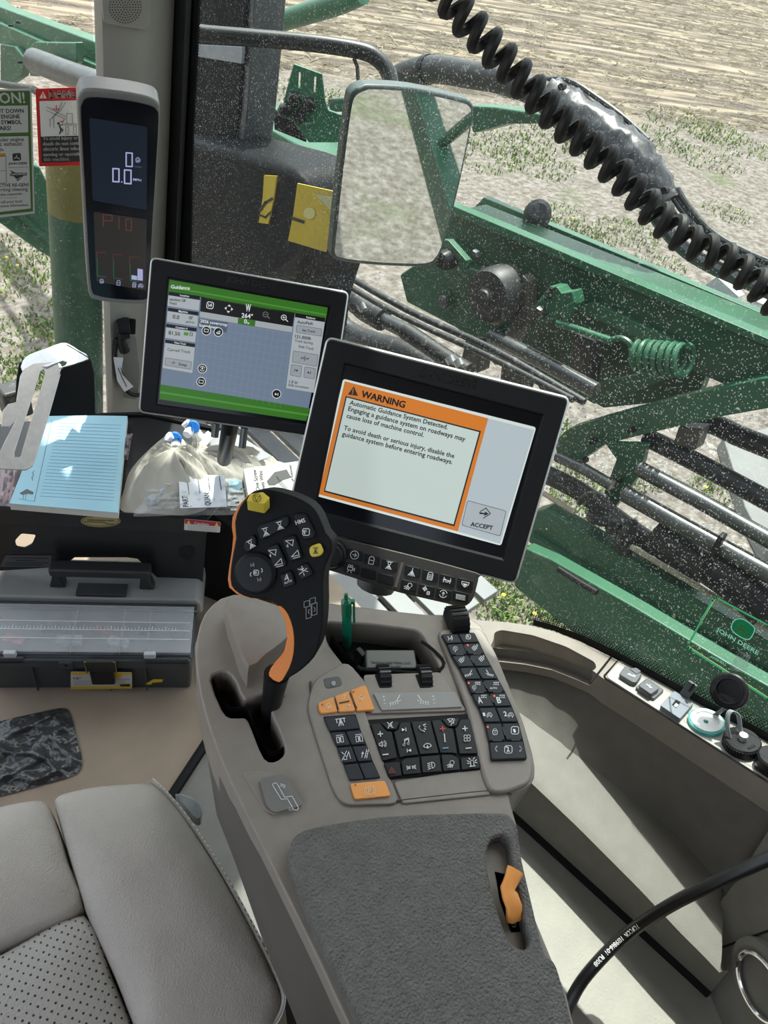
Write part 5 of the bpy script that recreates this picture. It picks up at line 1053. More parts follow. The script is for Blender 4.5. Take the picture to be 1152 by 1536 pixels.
# pink edged zip bags under the bracket
PKB = mat('pink_bag', (.66, .50, .54), .2, alpha=.5, var=.15, vscale=8)
tag(wrinkle([(2, 690), (30, 700), (20, 762), (-10, 758)], .002, .010, 9, 10, 12).build('plastic_bag', PKB), 'crumpled clear bag with red contents left of the writing pad', 'bag')
tag(wrinkle([(186, 652), (199, 650), (192, 690), (182, 690)], .002, .014, 12, 8, 12).build('plastic_bag', PKB), 'narrow pink edged bag between writing pad and cloth bag', 'bag')
# dark rubber foot outside left of the bracket
# ================================================================== FLOOR BAG
BPL = mat('black_plastic_sheet', (.045, .046, .048), .24, var=.2, vscale=20, spec=.6, bump=1., bscale=34)
for _n in BPL.node_tree.nodes:
    if _n.type == 'BUMP': _n.inputs['Distance'].default_value = .012
r_ = np.random.default_rng(21); o_px = smoothpoly([(-80, 1106), (0, 1082), (60, 1068), (95, 1062), (106, 1072), (115, 1105), (123, 1138), (119, 1157), (100, 1167), (60, 1178), (0, 1194), (-80, 1210)], 5)
cpt = V(25, 1130); V_ = []; n = len(o_px); F_ = []; R_ = 16; ph = r_.uniform(0, 6.28, 10)
for k in range(R_+1):
    t = k/R_
    for p in o_px:
        q = cpt+(np.array(p)-cpt)*max(t, .01); x, y = q*.055
        h = .5+.5*math.sin(1.9*x+1.3*math.sin(1.7*y+ph[0])+ph[1]+2.2*y)
        h2 = .5+.5*math.sin(3.1*y-1.4*x+1.5*math.sin(1.1*x+ph[2]))
        V_.append(ZP(q[0], q[1], .003+.016*(h**3*.6+h2**4*.5)*min(1, (1-t)*5)))
for k in range(R_):
    F_ += [(k*n+i, k*n+(i+1) % n, (k+1)*n+(i+1) % n, (k+1)*n+i) for i in range(n)]
tag(G().add(V_, F_).build('plastic_sheet', BPL, sharp=80), 'wrinkled black plastic sheet lying on the tan floor', 'plastic sheet')

# ================================================================== POST CONNECTOR
pc = thing('wiring_connector', 'black plug with a white tagged cable on the corner post', 'connector', DP(185, 590, 1.27))
r1 = post_ring(.78); pn = unit((CAM-r1[3])*V(1, 1, 0)); PPF = Fr(r1[3]+pn*.003, pn)
slab(PPF, roundpoly([(166, 476), (204, 480), (203, 502), (166, 500)], 2), .004, .002).build('socket_plate', BLACKM, pc)
slab(PPF, roundpoly([(166, 502), (204, 504), (210, 560), (206, 600), (164, 592)], 5), .002, .001).build('cover_plate', mat('cover_taupe', (.21, .205, .19), .5, var=.04), pc, bevel=.0006)
G().box(PPF.P(185, 488, .016), (PPF.x, PPF.y, PPF.n), (.026, .022, .03)).build('plug', BLACK, pc, bevel=.003)
G().box(PPF.P(187, 501, .022), (PPF.x, PPF.y, PPF.n), (.020, .012, .02)).build('plug_latch', BLACK, pc, bevel=.002)
G().tube([PPF.P(184, 500, .018), PPF.P(182, 512, .02), PPF.P(187, 526, .016)], [.010, .009, .011], 12).build('boot', BLACK, pc)
cab = [PPF.P(u, v, h) for u, v, h in smoothpoly([(176, 508, .02), (173, 525, .02), (175, 550, .018), (182, 572, .016), (192, 588, .014), (204, 593, .012), (216, 590, .004)], 4, False)]
G().tube(cab, .0045, 8).build('cable', BLACK, pc)
tgp = [PPF.P(u, v, .026) for u, v in [(170, 536), (185, 537), (181, 560), (200, 580), (187, 588), (176, 572)]]
tg = G().prism(tgp, -PPF.n*.001).build('cable_tag', PAPER, pc)
ik = Ink(PPF.up(.0262), tg, 'lettering'); ik.line([(177, 552), (183, 566), (190, 580)], 1.2, BLACKP); ik.line([(181, 552), (186, 563)], .8, BLACKP); ik.flush()

# ================================================================== CORDS
cpath = [DP(u, v, d) for u, v, d in smoothpoly([(655, -30, .60), (700, 30, .61), (765, 100, .62), (832, 172, .63), (885, 220, .635), (935, 268, .64), (985, 322, .645), (1035, 362, .65), (1090, 390, .65), (1140, 430, .65), (1190, 480, .65)], 10, False)]
seg = np.cumsum([0]+[np.linalg.norm(cpath[i+1]-cpath[i]) for i in range(len(cpath)-1)]); turns = 24.5; hel = []
cx_ = np.array(cpath)
for i in range(int(turns*14)+1):
    s_ = seg[-1]*i/(turns*14); p = V(*[np.interp(s_, seg, cx_[:, k]) for k in range(3)]); p2 = V(*[np.interp(min(s_+.004, seg[-1]), seg, cx_[:, k]) for k in range(3)]); p1 = V(*[np.interp(max(s_-.004, 0), seg, cx_[:, k]) for k in range(3)])
    t_ = unit(p2-p1); a_ = unit(np.cross(t_, V(.2, -.3, 1))); b_ = np.cross(t_, a_); th = 2*math.pi*i/14
    hel.append(p+(a_*math.cos(th)+b_*math.sin(th))*.0104)
tag(G().tube(hel, .0047, 8).build('coiled_cord', mat('cord_black', (.006, .006, .006), .6, var=.1)), 'black coiled cord hanging diagonally in front of the side window', 'cord')
bc = [ZP(u, v, z) for u, v, z in smoothpoly([(1240, 1255, .70), (1150, 1289, .66), (1060, 1330, .60), (1000, 1361, .545), (940, 1402, .475), (895, 1445, .44), (862, 1490, .40), (835, 1560, .37), (820, 1640, .36)], 5, False)]
cbl = thing('power_cable', 'thick black cable with white print arching over the pale floor', 'cable', ZP(900, 1440, FL2))
G().tube(bc, .0075, 12).build('sheath', mat('cable_black', (.012, .012, .013), .35, var=.1), cbl)
# printed marking along the cable, on the side towards the seat
vv_, ff_ = tmesh('TOPCON  1039866-01  R308'); L0 = vv_[:, 0].max(); bc_ = np.array(bc); sg = np.cumsum([0]+[np.linalg.norm(bc_[i+1]-bc_[i]) for i in range(len(bc_)-1)])
i0 = min(range(len(bc)), key=lambda i: abs((bc[i]-CAM)@CX*FPX/((bc[i]-CAM)@CF)+576-958)); i1 = min(range(len(bc)), key=lambda i: abs((bc[i]-CAM)@CX*FPX/((bc[i]-CAM)@CF)+576-892))
PT = []
for x, y, _ in vv_:
    s_ = sg[i0]+(sg[i1]-sg[i0])*x/L0; p = V(*[np.interp(s_, sg, bc_[:, k]) for k in range(3)]); q = V(*[np.interp(s_+.003, sg, bc_[:, k]) for k in range(3)])
    t_ = unit(q-p); n0 = unit((CAM-p)-t_*np.dot(CAM-p, t_)); b_ = np.cross(n0, t_); a_ = (y*.0075-.0026)/.0078
    PT.append(p+(n0*math.cos(a_)+b_*math.sin(a_))*.0078)
G().add(PT, ff_).build('lettering', WHITEP, cbl, smooth=False, flat=True, kind='stuff')

# ================================================================== SILL SOCKETS
q8 = lambda x, y: (700+x/2.549, 900+y/2.549)
SP = SILL.up(.0015)
PLT = mat('socket_plate_grey', (.36, .35, .32), .45, var=.03)
op = thing('socket_plate', 'long grey socket plate set along the right window sill', 'panel', SILL.P(1030, 1080))
slab(SILL, roundpoly([q8(*p) for p in ((532, 292), (590, 226), (1152, 542), (1400, 680), (1400, 850), (1152, 690))], 6), .004, .0015).build('plate', PLT, op, bevel=.0008)
G().tube([SILL.P(*q8(*p), .0016) for p in ((1400, 855), (1152, 695), (532, 300), (526, 290), (586, 221), (1152, 537), (1400, 675))], .0013, 5).build('gasket', BLACKM, op)
CAPM = mat('cap_grey', (.085, .09, .10), .45, var=.05)
def cap(px, label, name, cat, th, up, m=CAPM, r=3, **k):
    t = thing(name, label, cat, SP.P(*px[0])); slab(SP, roundpoly(px, r), th, up).build('cap', m, t, bevel=.0015); return t
t = cap([q8(*p) for p in ((582, 282), (606, 250), (672, 280), (648, 316), (630, 312))], 'square dark rubber cap lettered AUX on the sill socket plate', 'aux_outlet', 'outlet cap', .008, .008)
slab(SP, roundpoly([q8(*p) for p in ((622, 262), (648, 258), (668, 272), (650, 282))], 2), .006, .009).build('pull_tab', CAPM, t, bevel=.001)
ik = Ink(SP.up(.0082), t, 'lettering'); ik.text('AUX', q8(614, 284), q8(645, 296), WHITEP); ik.flush()
t = cap([q8(*p) for p in ((644, 332), (690, 296), (756, 342), (716, 378))], 'square dark rubber cap with a USB mark on the sill socket plate', 'usb_outlet', 'outlet cap', .008, .005)
slab(SP, roundpoly([q8(*p) for p in ((656, 326), (690, 302), (738, 336), (704, 360))], 3), .010, .012).build('cap', CAPM, t, bevel=.0015)
ik = Ink(SP.up(.0122), t, 'symbol_print'); c = q8(698, 328); ik.line([(c[0]-4, c[1]-2.5), (c[0]+4, c[1]+3)], 1, WHITEP); ik.line([(c[0]-1, c[1]-.5), (c[0]+1.5, c[1]-1.5)], .8, WHITEP); ik.line([(c[0], c[1]+.3), (c[0]+1, c[1]+3)], .8, WHITEP); ik.flush()
t = thing('usb_socket', 'square slate coloured USB socket with its cover flipped open', 'socket', SP.P(*q8(800, 400)))
slab(SP, roundpoly([q8(*p) for p in ((740, 402), (794, 346), (868, 394), (816, 454))], 2), .008, .008).build('face', mat('usb_slate', (.17, .19, .22), .5, var=.05), t, bevel=.001)
slab(SP, [q8(*p) for p in ((785, 400), (800, 380), (818, 390), (803, 412))], .002, .0085).build('port', BLACKM, t)
slab(SP, [q8(*p) for p in ((792, 404), (800, 394), (810, 400), (803, 410))], .002, .009).build('contact', SILVER, t)
f0, f1 = SP.P(*q8(818, 356), .006), SP.P(*q8(850, 378), .006); fdn = unit(f1-f0); fup = unit(V(.10, .06, .9))
G().prism([f0, f1, f1+fup*.028, f0+fup*.028], unit(np.cross(fdn, fup))*.004).build('flip_cover', CAPM, t, bevel=.001)
G().prism([f0+fup*.010+fdn*.006, f1+fup*.010-fdn*.004, f1+fup*.026-fdn*.004, f0+fup*.026+fdn*.006], unit(CAM-f0)*.010).build('cover_plug', BLACK, t, bevel=.001)
t = thing('power_outlet', 'round power outlet with a white ring and teal edge beside an open black cap', 'outlet', SP.P(*q8(915, 472)))
oc = SP.P(*q8(915, 473), .0); TEAL = mat('teal_edge', (.10, .42, .38), .3, var=.05)
G().lathe(oc, SN, [(.0225, 0), (.0225, .005), (.021, .0062), (.0200, .0060), (.0198, .0004)], 36).build('teal_edge', TEAL, t)
G().lathe(oc, SN, [(.0200, .0055), (.0198, .0072), (.0150, .0074), (.0142, .005), (.0142, .0005)], 36).build('white_ring', WHITE, t)
G().lathe(oc, SN, [(.0142, .0030), (.0135, .0025), (.001, .0018)], 30).build('socket_well', mat('well_grey', (.12, .14, .14), .4, var=.05), t)
G().lathe(oc-SP.x*.002, SN, [(.003, .002), (.003, .006), (.001, .007)], 10).build('contact', mat('contact_green', (.02, .16, .10), .4), t)
ocp = DP(*q8(1005, 348), np.dot(SP.P(*q8(955, 430))-CAM, CF)-.045); cn = unit(unit(CAM-ocp)+V(-.2, .1, .1))
G().lathe(ocp, cn, [(.001, -.006), (.020, -.006), (.0225, -.003), (.0225, .003), (.0205, .0045), (.016, .004), (.0158, .009), (.0148, .0092), (.0142, .001), (.001, .0)], 36).build('cap', BLACK, t, sharp=30)
G().prism([SP.P(*q8(940, 440), .006), SP.P(*q8(962, 444), .006), ocp+(SP.P(*q8(975, 430))-SP.P(*q8(955, 425)))*.3-CY*.018, ocp-(SP.P(*q8(975, 430))-SP.P(*q8(955, 425)))*.3-CY*.018], SN*.002).build('hinge_strap', mat('strap_grey', (.10, .11, .12), .4), t)
t = thing('round_plug', 'black ribbed screw plug with a steel button and grey strap on the sill', 'plug', SP.P(*q8(1048, 545)))
pcn = SP.P(*q8(1047, 562), 0)
G().lathe(pcn, SN, [(.0205, 0), (.0215, .002), (.0215, .012), (.020, .014), (.001, .014)], 36).build('cap', BLACK, t, sharp=25)
g = G()
for k in range(40):
    a = 2*math.pi*k/40; d = SILL.x*math.cos(a)+SILL.y*math.sin(a); g.box(pcn+d*.0215+SN*.007, (d, np.cross(SN, d), SN), (.0012, .0016, .010))
g.build('grip_rib', BLACK, t, smooth=False, kind='stuff')
G().lathe(pcn+SN*.014, SN, [(.0055, 0), (.0055, .006), (.005, .0075), (.001, .0075)], 18).build('steel_button', SILVER, t)
G().prism([pcn+SN*.0142+SILL.x*x-SILL.y*y for x, y in ((-.009, .010), (.001, .013), (.0, .016), (-.010, .013))], SN*.0006).build('slot_mark', BLACKM, t)
lp_ = [pcn+SN*.013+SILL.x*a+SILL.y*b+SN*c_ for a, b, c_ in ((-.010, .012, .0), (-.009, .018, .016), (-.004, .022, .030), (.002, .020, .034), (.008, .014, .026), (.009, .008, .006), (.006, .003, .003))]
sm = smoothpoly(lp_, 5, False); g = G(); wv = unit(V(.0, .6, -.3))*.0028
g.add([p-wv for p in sm]+[p+wv for p in sm], [(i, i+1, len(sm)+i+1, len(sm)+i) for i in range(len(sm)-1)])
so = g.build('strap', mat('strap_pale', (.26, .28, .29), .4), t); md = so.modifiers.new('t', 'SOLIDIFY'); md.thickness = .0012
for (x, y) in ((985, 550), (1065, 600), (1102, 556)):
    G().lathe(SP.P(*q8(x, y)), SN, [(.0035, 0), (.0035, .0015), (.002, .003), (.0008, .0022)], 12).build('screw', BLACK, t)
t = thing('square_connector', 'black square flange connector at the rear end of the sill plate', 'connector', SP.P(*q8(1150, 640)))
slab(SP, roundpoly([q8(*p) for p in ((1098, 632), (1140, 580), (1215, 625), (1180, 690))], 4), .005, .005).build('flange', BLACK, t, bevel=.0012)
G().lathe(SP.P(*q8(1165, 632), .004), SN, [(.018, 0), (.018, .014), (.016, .016), (.001, .016)], 28).build('cap', BLACK, t)
G().lathe(SP.P(*q8(1117, 630), .005), SN, [(.0042, 0), (.0040, .002), (.0018, .002), (.001, .001)], 14).build('screw', SILVER, t)

# ================================================================== STICKERS ON THE GLASS
WSF = Fr(V(0, 1.427, 0), V(0, -1, 0)); qs = lambda x, y: (x/6.985, 110+y/6.982)
stk = slab(WSF, [qs(-300, 170), qs(330, 165), qs(365, 1468), qs(-300, 1545)], .0006, .0).build('glass_sticker', mat('sticker_grey', (.46, .46, .43), .5, var=.02)); tag(stk, 'grey and green notice sticker on the windscreen at the left edge', 'sticker')
ik = Ink(WSF, stk, 'sticker_print', .0004); GS = mat('sticker_green', (.055, .12, .02), .5); SK = mat('sticker_black', (.03, .03, .03), .5); SG = mat('sticker_light', (.47, .47, .44), .5); SGY = mat('sticker_midgrey', (.12, .12, .11), .5)
ik.poly([qs(*p) for p in ((-290, 190), (312, 183), (345, 1445), (-290, 1515))], GS)
ik.poly([qs(*p) for p in ((-250, 345), (292, 336), (296, 618), (-250, 632))], SG, .0002); ik.poly([qs(*p) for p in ((-250, 668), (297, 657), (324, 1415), (-250, 1480))], SG, .0002); ik.lift = .0009
for s_, a, b, m_ in (('CAUTION!', (-460, 322), (265, 308), SG), ('SHUT DOWN', (-100, 418), (250, 412), SK), ('ENGINE', (14, 474), (210, 470), SK), ('SYMBOL', (14, 534), (230, 530), SK), ('APPEARS!', (-140, 600), (116, 594), SK), ('under engine', (-40, 716), (252, 708), SGY), ('diagnostic exhaust', (-230, 766), (234, 756), SGY), ('mode.', (-60, 816), (46, 812), SGY), ('JOHN DEERE', (90, 958), (285, 952), SK), ('LANDMARK', (118, 1064), (276, 1058), SG), ('DURING ACTIVE RE-GEN!', (-250, 1196), (300, 1182), SK), ('aborting cleaning', (-70, 1238), (292, 1228), SGY), ('the customer.', (4, 1284), (238, 1272), SGY), ('call your local', (6, 1362), (232, 1350), SGY), ('more information.', (6, 1404), (304, 1388), SGY)):
    if s_ == 'LANDMARK': continue
    ik.text(s_, qs(*a), qs(*b), m_)
ik.poly(roundpoly([qs(*p) for p in ((130, 840), (216, 834), (222, 912), (134, 918))], 2), SK); ik.poly([qs(*p) for p in ((102, 1012), (160, 1040), (282, 1040), (280, 1070), (246, 1072), (184, 1132), (146, 1078), (106, 1074), (104, 1048), (128, 1044))], SK)
ik.lift = .0013; ik.text('LANDMARK', qs(112, 1068), qs(278, 1062), SG)
ik.line([qs(*p) for p in ((150, 892), (168, 880), (186, 884), (204, 898))], 1.2, SG); ik.line([qs(168, 880), qs(178, 856)], .9, SG); ik.line([qs(160, 1098), qs(184, 1112), qs(218, 1086)], .8, SG)
ik.line([qs(85, 988), qs(292, 980)], .5, SGY); ik.line([qs(-100, 1310), qs(176, 1302)], .5, SGY); ik.line([qs(-100, 870), qs(60, 866), qs(68, 1148), qs(-100, 1158)], .6, SGY); ik.line([qs(-100, 1026), qs(64, 1020)], .6, SGY)
ik.poly([qs(*p) for p in ((-100, 845), (54, 838), (56, 872), (-100, 878))], mat('sticker_amber', (.5, .22, .02), .5)); ik.flush()
dst = slab(WSF, roundpoly([qs(*p) for p in ((372, 162), (1000, 140), (1010, 960), (410, 975))], 2), .0006, .0).build('glass_sticker', mat('sticker_redbase', (.62, .02, .015), .5, var=.02)); tag(dst, 'red and white DANGER sticker on the windscreen beside the corner post', 'sticker')
ik = Ink(WSF, dst, 'sticker_print', .0004); SW = mat('sticker_whitep', (.74, .74, .70), .5)
ik.poly([qs(*p) for p in ((412, 292), (985, 278), (985, 648), (430, 662))], SW); ik.poly([qs(*p) for p in ((424, 664), (985, 648), (985, 920), (440, 936))], SK); ik.lift = .0008
ik.text('DANGER', qs(520, 264), qs(925, 252), SW, bold=.006); ik.poly([qs(*p) for p in ((412, 262), (490, 262), (449, 188))], SW); ik.lift = .0011; ik.line([qs(449, 212), qs(450, 240)], 1.4, RED); ik.disc(qs(450, 252), .9, RED, 6); ik.lift = .0008
for s_, a, b in (('To avoid injury or', (448, 700), (816, 692)), ('death do not contact', (450, 756), (880, 746)), ('electric lines when', (454, 812), (850, 802)), ('moving or operating', (456, 868), (870, 858)), ('this machine.', (458, 920), (732, 912))): ik.text(s_, qs(*a), qs(*b), SW, bold=.003)
ik.lift = .001
for P in (((490, 352), (690, 455)), ((490, 390), (690, 480)), ((690, 300), (640, 380), (560, 460), (515, 490)), ((650, 300), (620, 380), (545, 465)), ((525, 490), (525, 560)), ((562, 468), (566, 575))): ik.line([qs(*p) for p in P], .7, SGY)
for P in (((700, 420), (760, 420), (760, 530), (700, 530)), ((680, 530), (800, 530), (800, 545), (680, 545)), ((690, 560), (720, 560), (720, 640), (690, 640)), ((770, 560), (800, 560), (800, 640), (770, 640))): ik.line([qs(*p) for p in P], .6, SGY, True)
ik.disc(qs(612, 525), 2, SK, 8); ik.line([qs(622, 545), qs(640, 590), qs(625, 635)], 1.8, SK); ik.line([qs(640, 580), qs(660, 590), qs(650, 615)], 1.4, SK); ik.line([qs(622, 545), qs(665, 535)], 1.2, SK)
for a, b in (((588, 335), (592, 385)), ((555, 370), (590, 385)), ((625, 365), (592, 385)), ((630, 500), (660, 515)), ((672, 485), (655, 515))): ik.line([qs(*a), qs(*b)], 1.2, RED)
ik.flush()
# dealer decal on the side glass
DCF = Fr(V(GX-.0025, 0, 0), V(-1, 0, 0)); qd = lambda x, y: (980+x/5.297, 880+y/5.297)
dec = thing('dealer_decal', 'clear green edged dealer decal low on the side window', 'decal', DCF.P(1090, 1050))

def film_mat(name, col):
    m = mat(name, col, .5); n = m.node_tree; n.nodes.clear(); o = n.nodes.new('ShaderNodeOutputMaterial'); a = n.nodes.new('ShaderNodeBsdfTranslucent'); b = n.nodes.new('ShaderNodeBsdfDiffuse'); x = n.nodes.new('ShaderNodeMixShader'); x.inputs[0].default_value = .35
    a.inputs[0].default_value = (*col, 1); b.inputs[0].default_value = (*col, 1); n.links.new(a.outputs[0], x.inputs[1]); n.links.new(b.outputs[0], x.inputs[2]); n.links.new(x.outputs[0], o.inputs[0]); return m
DG = film_mat('decal_green', (.035, .26, .14)); DY = film_mat('decal_yellow', (.40, .46, .12)); DLG = film_mat('decal_pale_green', (.16, .38, .28))
ik = Ink(DCF, dec, 'decal_border', .0); path = [qd(*p) for p in ((1300, 520), (911, 308), (500, 88), (482, 92), (470, 110), (275, 465), (278, 485), (300, 498), (911, 890), (1300, 1130))]
ik.line(path, 3.0, DG); ik.lift = .0003; ik.line([(x+(1.4 if i < 6 else .8), y+(1.8 if i < 5 else -1.6)) for i, (x, y) in enumerate(path)], 1.0, DY); ik.flush()
ik = Ink(DCF, dec, 'emblem', .0)
ik.poly(smoothpoly([qd(*p) for p in ((625, 290), (655, 256), (720, 258), (795, 312), (808, 350), (778, 408), (750, 424), (690, 404), (625, 352), (616, 318))], 2), DLG); ik.lift = .0002
ik.poly(smoothpoly([qd(*p) for p in ((632, 292), (660, 262), (718, 264), (790, 316), (800, 350), (774, 402), (748, 416), (694, 398), (632, 350), (624, 318))], 2), DG); ik.lift = .0005
ik.line([qd(*p) for p in ((655, 322), (690, 338), (720, 358), (742, 384), (748, 410))], 2.2, DY); ik.line([qd(*p) for p in ((690, 338), (700, 318), (716, 312))], 1.6, DY); ik.line([qd(*p) for p in ((700, 316), (694, 300), (704, 292))], .9, DY); ik.line([qd(*p) for p in ((710, 312), (720, 296))], .9, DY); ik.line([qd(*p) for p in ((668, 330), (664, 344))], 1, DY); ik.line([qd(*p) for p in ((690, 345), (680, 362))], 1.2, DY)
ik.text('JOHN DEERE', qd(498, 350), qd(830, 545), DLG); ik.text('MINDEN, NE | 800', qd(552, 476), qd(930, 700), BLACKP)
for s_, a, b in (('AFTER', (540, 520), (620, 562)), ('AFTER', (530, 562), (605, 600)), ('AMSHELL', (450, 560), (580, 632)), ('SERVICE', (740, 650), (860, 712)), ('PARTS', (745, 690), (840, 745))): ik.text(s_, qd(*a), qd(*b), DLG)
ik.poly([qd(*p) for p in ((680, 508), (775, 545), (735, 690), (600, 660))], mat('decal_frost', (.45, .55, .50), .7, alpha=.35)); ik.flush()
# ================================================================== OUTSIDE: GROUND
GZ = -1.9
fdir = unit(V(.85, -.52, 0)); fnrm = unit(V(.52, .85, 0)); S0 = 12.4
def ground_mat():
    m = bpy.data.materials.new('field_soil'); m.use_nodes = True; n = m.node_tree; N = n.nodes; K = n.links; b = N['Principled BSDF']; b.inputs['Roughness'].default_value = .95; b.inputs['Specular IOR Level'].default_value = .1
    tc = N.new('ShaderNodeTexCoord')
    def noise(sc, det=6, mp=None):
        t = N.new('ShaderNodeTexNoise'); t.inputs['Scale'].default_value = sc; t.inputs['Detail'].default_value = det; K.new((mp or tc).outputs[0 if mp else 'Object'], t.inputs['Vector']); return t.outputs[0]
    def ramp(src, stops):
        r = N.new('ShaderNodeValToRGB'); K.new(src, r.inputs[0]); e = r.color_ramp.elements
        while len(e) < len(stops): e.new(.5)
        for x, (p, c) in zip(e, stops): x.position = p; x.color = (*c, 1)
        return r.outputs[0]
    near = ramp(noise(14, 12), [(.30, (0.110, 0.091, 0.074)), (.5, (0.180, 0.157, 0.137)), (.72, (0.27, 0.245, 0.22))])
    mp = N.new('ShaderNodeMapping'); mp.inputs['Rotation'].default_value = (0, 0, -math.atan2(fdir[1], fdir[0])); K.new(tc.outputs['Object'], mp.inputs[0])
    mp2 = N.new('ShaderNodeMapping'); mp2.inputs['Scale'].default_value = (.35, 2.4, 1); K.new(mp.outputs[0], mp2.inputs[0])
    far = ramp(noise(1.6, 9, mp2), [(.36, (0.085, 0.070, 0.058)), (.47, (0.150, 0.122, 0.098)), (.58, (0.27, 0.22, 0.16)), (.72, (0.36, 0.31, 0.235))])
    sp = N.new('ShaderNodeSeparateXYZ'); rot = N.new('ShaderNodeMapping'); rot.inputs['Rotation'].default_value = (0, 0, -math.atan2(fdir[1], fdir[0])); K.new(tc.outputs['Object'], rot.inputs[0]); K.new(rot.outputs[0], sp.inputs[0])
    ad = N.new('ShaderNodeMath'); ad.operation = 'MULTIPLY_ADD'; ad.inputs[1].default_value = 3; K.new(noise(.8, 4), ad.inputs[0]); K.new(sp.outputs[1], ad.inputs[2])
    mr = N.new('ShaderNodeMapRange'); mr.inputs[1].default_value = S0+1.0; mr.inputs[2].default_value = S0+2.4; K.new(ad.outputs[0], mr.inputs[0])
    mx = N.new('ShaderNodeMix'); mx.data_type = 'RGBA'; K.new(mr.outputs[0], mx.inputs[0]); K.new(near, mx.inputs[6]); K.new(far, mx.inputs[7])
    gm = N.new('ShaderNodeMix'); gm.data_type = 'RGBA'; gm.inputs[7].default_value = (.10, .125, .05, 1)
    gr = N.new('ShaderNodeMapRange'); gr.inputs[1].default_value = .56; gr.inputs[2].default_value = .72; gr.inputs[4].default_value = .55; K.new(noise(1.1, 5), gr.inputs[0])
    iv = N.new('ShaderNodeMath'); iv.operation = 'MULTIPLY_ADD'; iv.inputs[1].default_value = -1; iv.inputs[2].default_value = 1; K.new(mr.outputs[0], iv.inputs[0])
    ml = N.new('ShaderNodeMath'); ml.operation = 'MULTIPLY'; K.new(gr.outputs[0], ml.inputs[0]); K.new(iv.outputs[0], ml.inputs[1])
    K.new(ml.outputs[0], gm.inputs[0]); K.new(mx.outputs[2], gm.inputs[6]); K.new(gm.outputs[2], b.inputs['Base Color'])
    bp = N.new('ShaderNodeBump'); bp.inputs['Strength'].default_value = .7; bp.inputs['Distance'].default_value = .05; K.new(noise(22, 10), bp.inputs['Height']); K.new(bp.outputs[0], b.inputs['Normal'])
    return m
gd = G().add([(-60, -60, GZ), (140, -60, GZ), (140, 140, GZ), (-60, 140, GZ)], [(0, 1, 2, 3)]).build('ground', ground_mat(), smooth=False)
gd.data.transform(Matrix.Translation(gd.location)); gd.location = (0, 0, 0); struct(gd)
def stuff(name, label, cat, Vt, Ft, m):
    o = G(); o.v = [tuple(p) for p in Vt]; o.f = Ft
    return tag(o.build(name, m, smooth=False, flat=True), label, cat, kind='stuff')
# straw left on the field
def vcolmat(name, c0, c1, scale, rough=.9):
    m = mat(name, c0, rough); n = m.node_tree; b = n.nodes['Principled BSDF']; tc = n.nodes.new('ShaderNodeTexCoord'); t = n.nodes.new('ShaderNodeTexNoise'); t.inputs['Scale'].default_value = scale; n.links.new(tc.outputs['Object'], t.inputs['Vector'])
    r = n.nodes.new('ShaderNodeValToRGB'); r.color_ramp.elements[0].position = .35; r.color_ramp.elements[1].position = .65; r.color_ramp.elements[0].color = (*c0, 1); r.color_ramp.elements[1].color = (*c1, 1)
    n.links.new(t.outputs[0], r.inputs[0]); n.links.new(r.outputs[0], b.inputs['Base Color']); return m
NS = 30000
s_ = S0+.2+rng.random(NS)**1.25*24; t_ = rng.uniform(-10, 30, NS)
# rows: straw gathers in bands
keep = (np.sin(s_*2.1+.6*np.sin(t_*.25))+rng.normal(0, .7, NS)) > -.35; s_, t_ = s_[keep], t_[keep]; k = len(s_)
pos = np.outer(s_, fnrm)+np.outer(t_, fdir); pos[:, 2] = GZ+.012
ang = np.arctan2(fdir[1], fdir[0])+rng.normal(0, .7, k); ln = rng.uniform(.05, .17, k); wd = rng.uniform(.005, .012, k)
dx = np.stack([np.cos(ang), np.sin(ang), rng.normal(0, .08, k)], 1); nx = np.stack([-np.sin(ang), np.cos(ang), np.zeros(k)], 1)
Vt = np.stack([pos-dx*ln[:, None]-nx*wd[:, None], pos-dx*ln[:, None]+nx*wd[:, None], pos-dx*ln[:, None]+V(0, 0, 1)*wd[:, None]*1.6, pos+dx*ln[:, None]-nx*wd[:, None], pos+dx*ln[:, None]+nx*wd[:, None], pos+dx*ln[:, None]+V(0, 0, 1)*wd[:, None]*1.6], 1).reshape(-1, 3)
Ft = [f for i in range(k) for f in ((6*i, 6*i+3, 6*i+5, 6*i+2), (6*i+1, 6*i+2, 6*i+5, 6*i+4))]
stuff('straw', 'pale dry straw scattered in rows over the field', 'straw', Vt, Ft, vcolmat('straw_pale', (.22, .17, .11), (.42, .36, .26), 3))
# stones near the machine
NB = 11000
pos = np.stack([rng.uniform(1.0, 9, NB), rng.uniform(-3, 10, NB), np.full(NB, GZ)], 1); pos[5000:, 0] = rng.uniform(2.6, 7.0, 6000); pos[5000:, 1] = rng.uniform(-2.0, 2.6, 6000); r_ = rng.uniform(.008, .026, NB); r_[5000:] *= 1.25
oc = np.array([(1, 0, 0), (0, 1, 0), (-1, 0, 0), (0, -1, 0), (0, 0, .7)]); rot = rng.uniform(0, 6.28, NB)
Vt = (pos[:, None, :]+(np.stack([oc[None, :, 0]*np.cos(rot)[:, None]-oc[None, :, 1]*np.sin(rot)[:, None], oc[None, :, 0]*np.sin(rot)[:, None]+oc[None, :, 1]*np.cos(rot)[:, None], np.repeat(oc[None, :, 2], NB, 0)], 2)*rng.uniform(.6, 1.3, (NB, 5, 1)))*r_[:, None, None]).reshape(-1, 3)
Ft = [f for i in range(NB) for f in ((5*i, 5*i+1, 5*i+4), (5*i+1, 5*i+2, 5*i+4), (5*i+2, 5*i+3, 5*i+4), (5*i+3, 5*i, 5*i+4))]
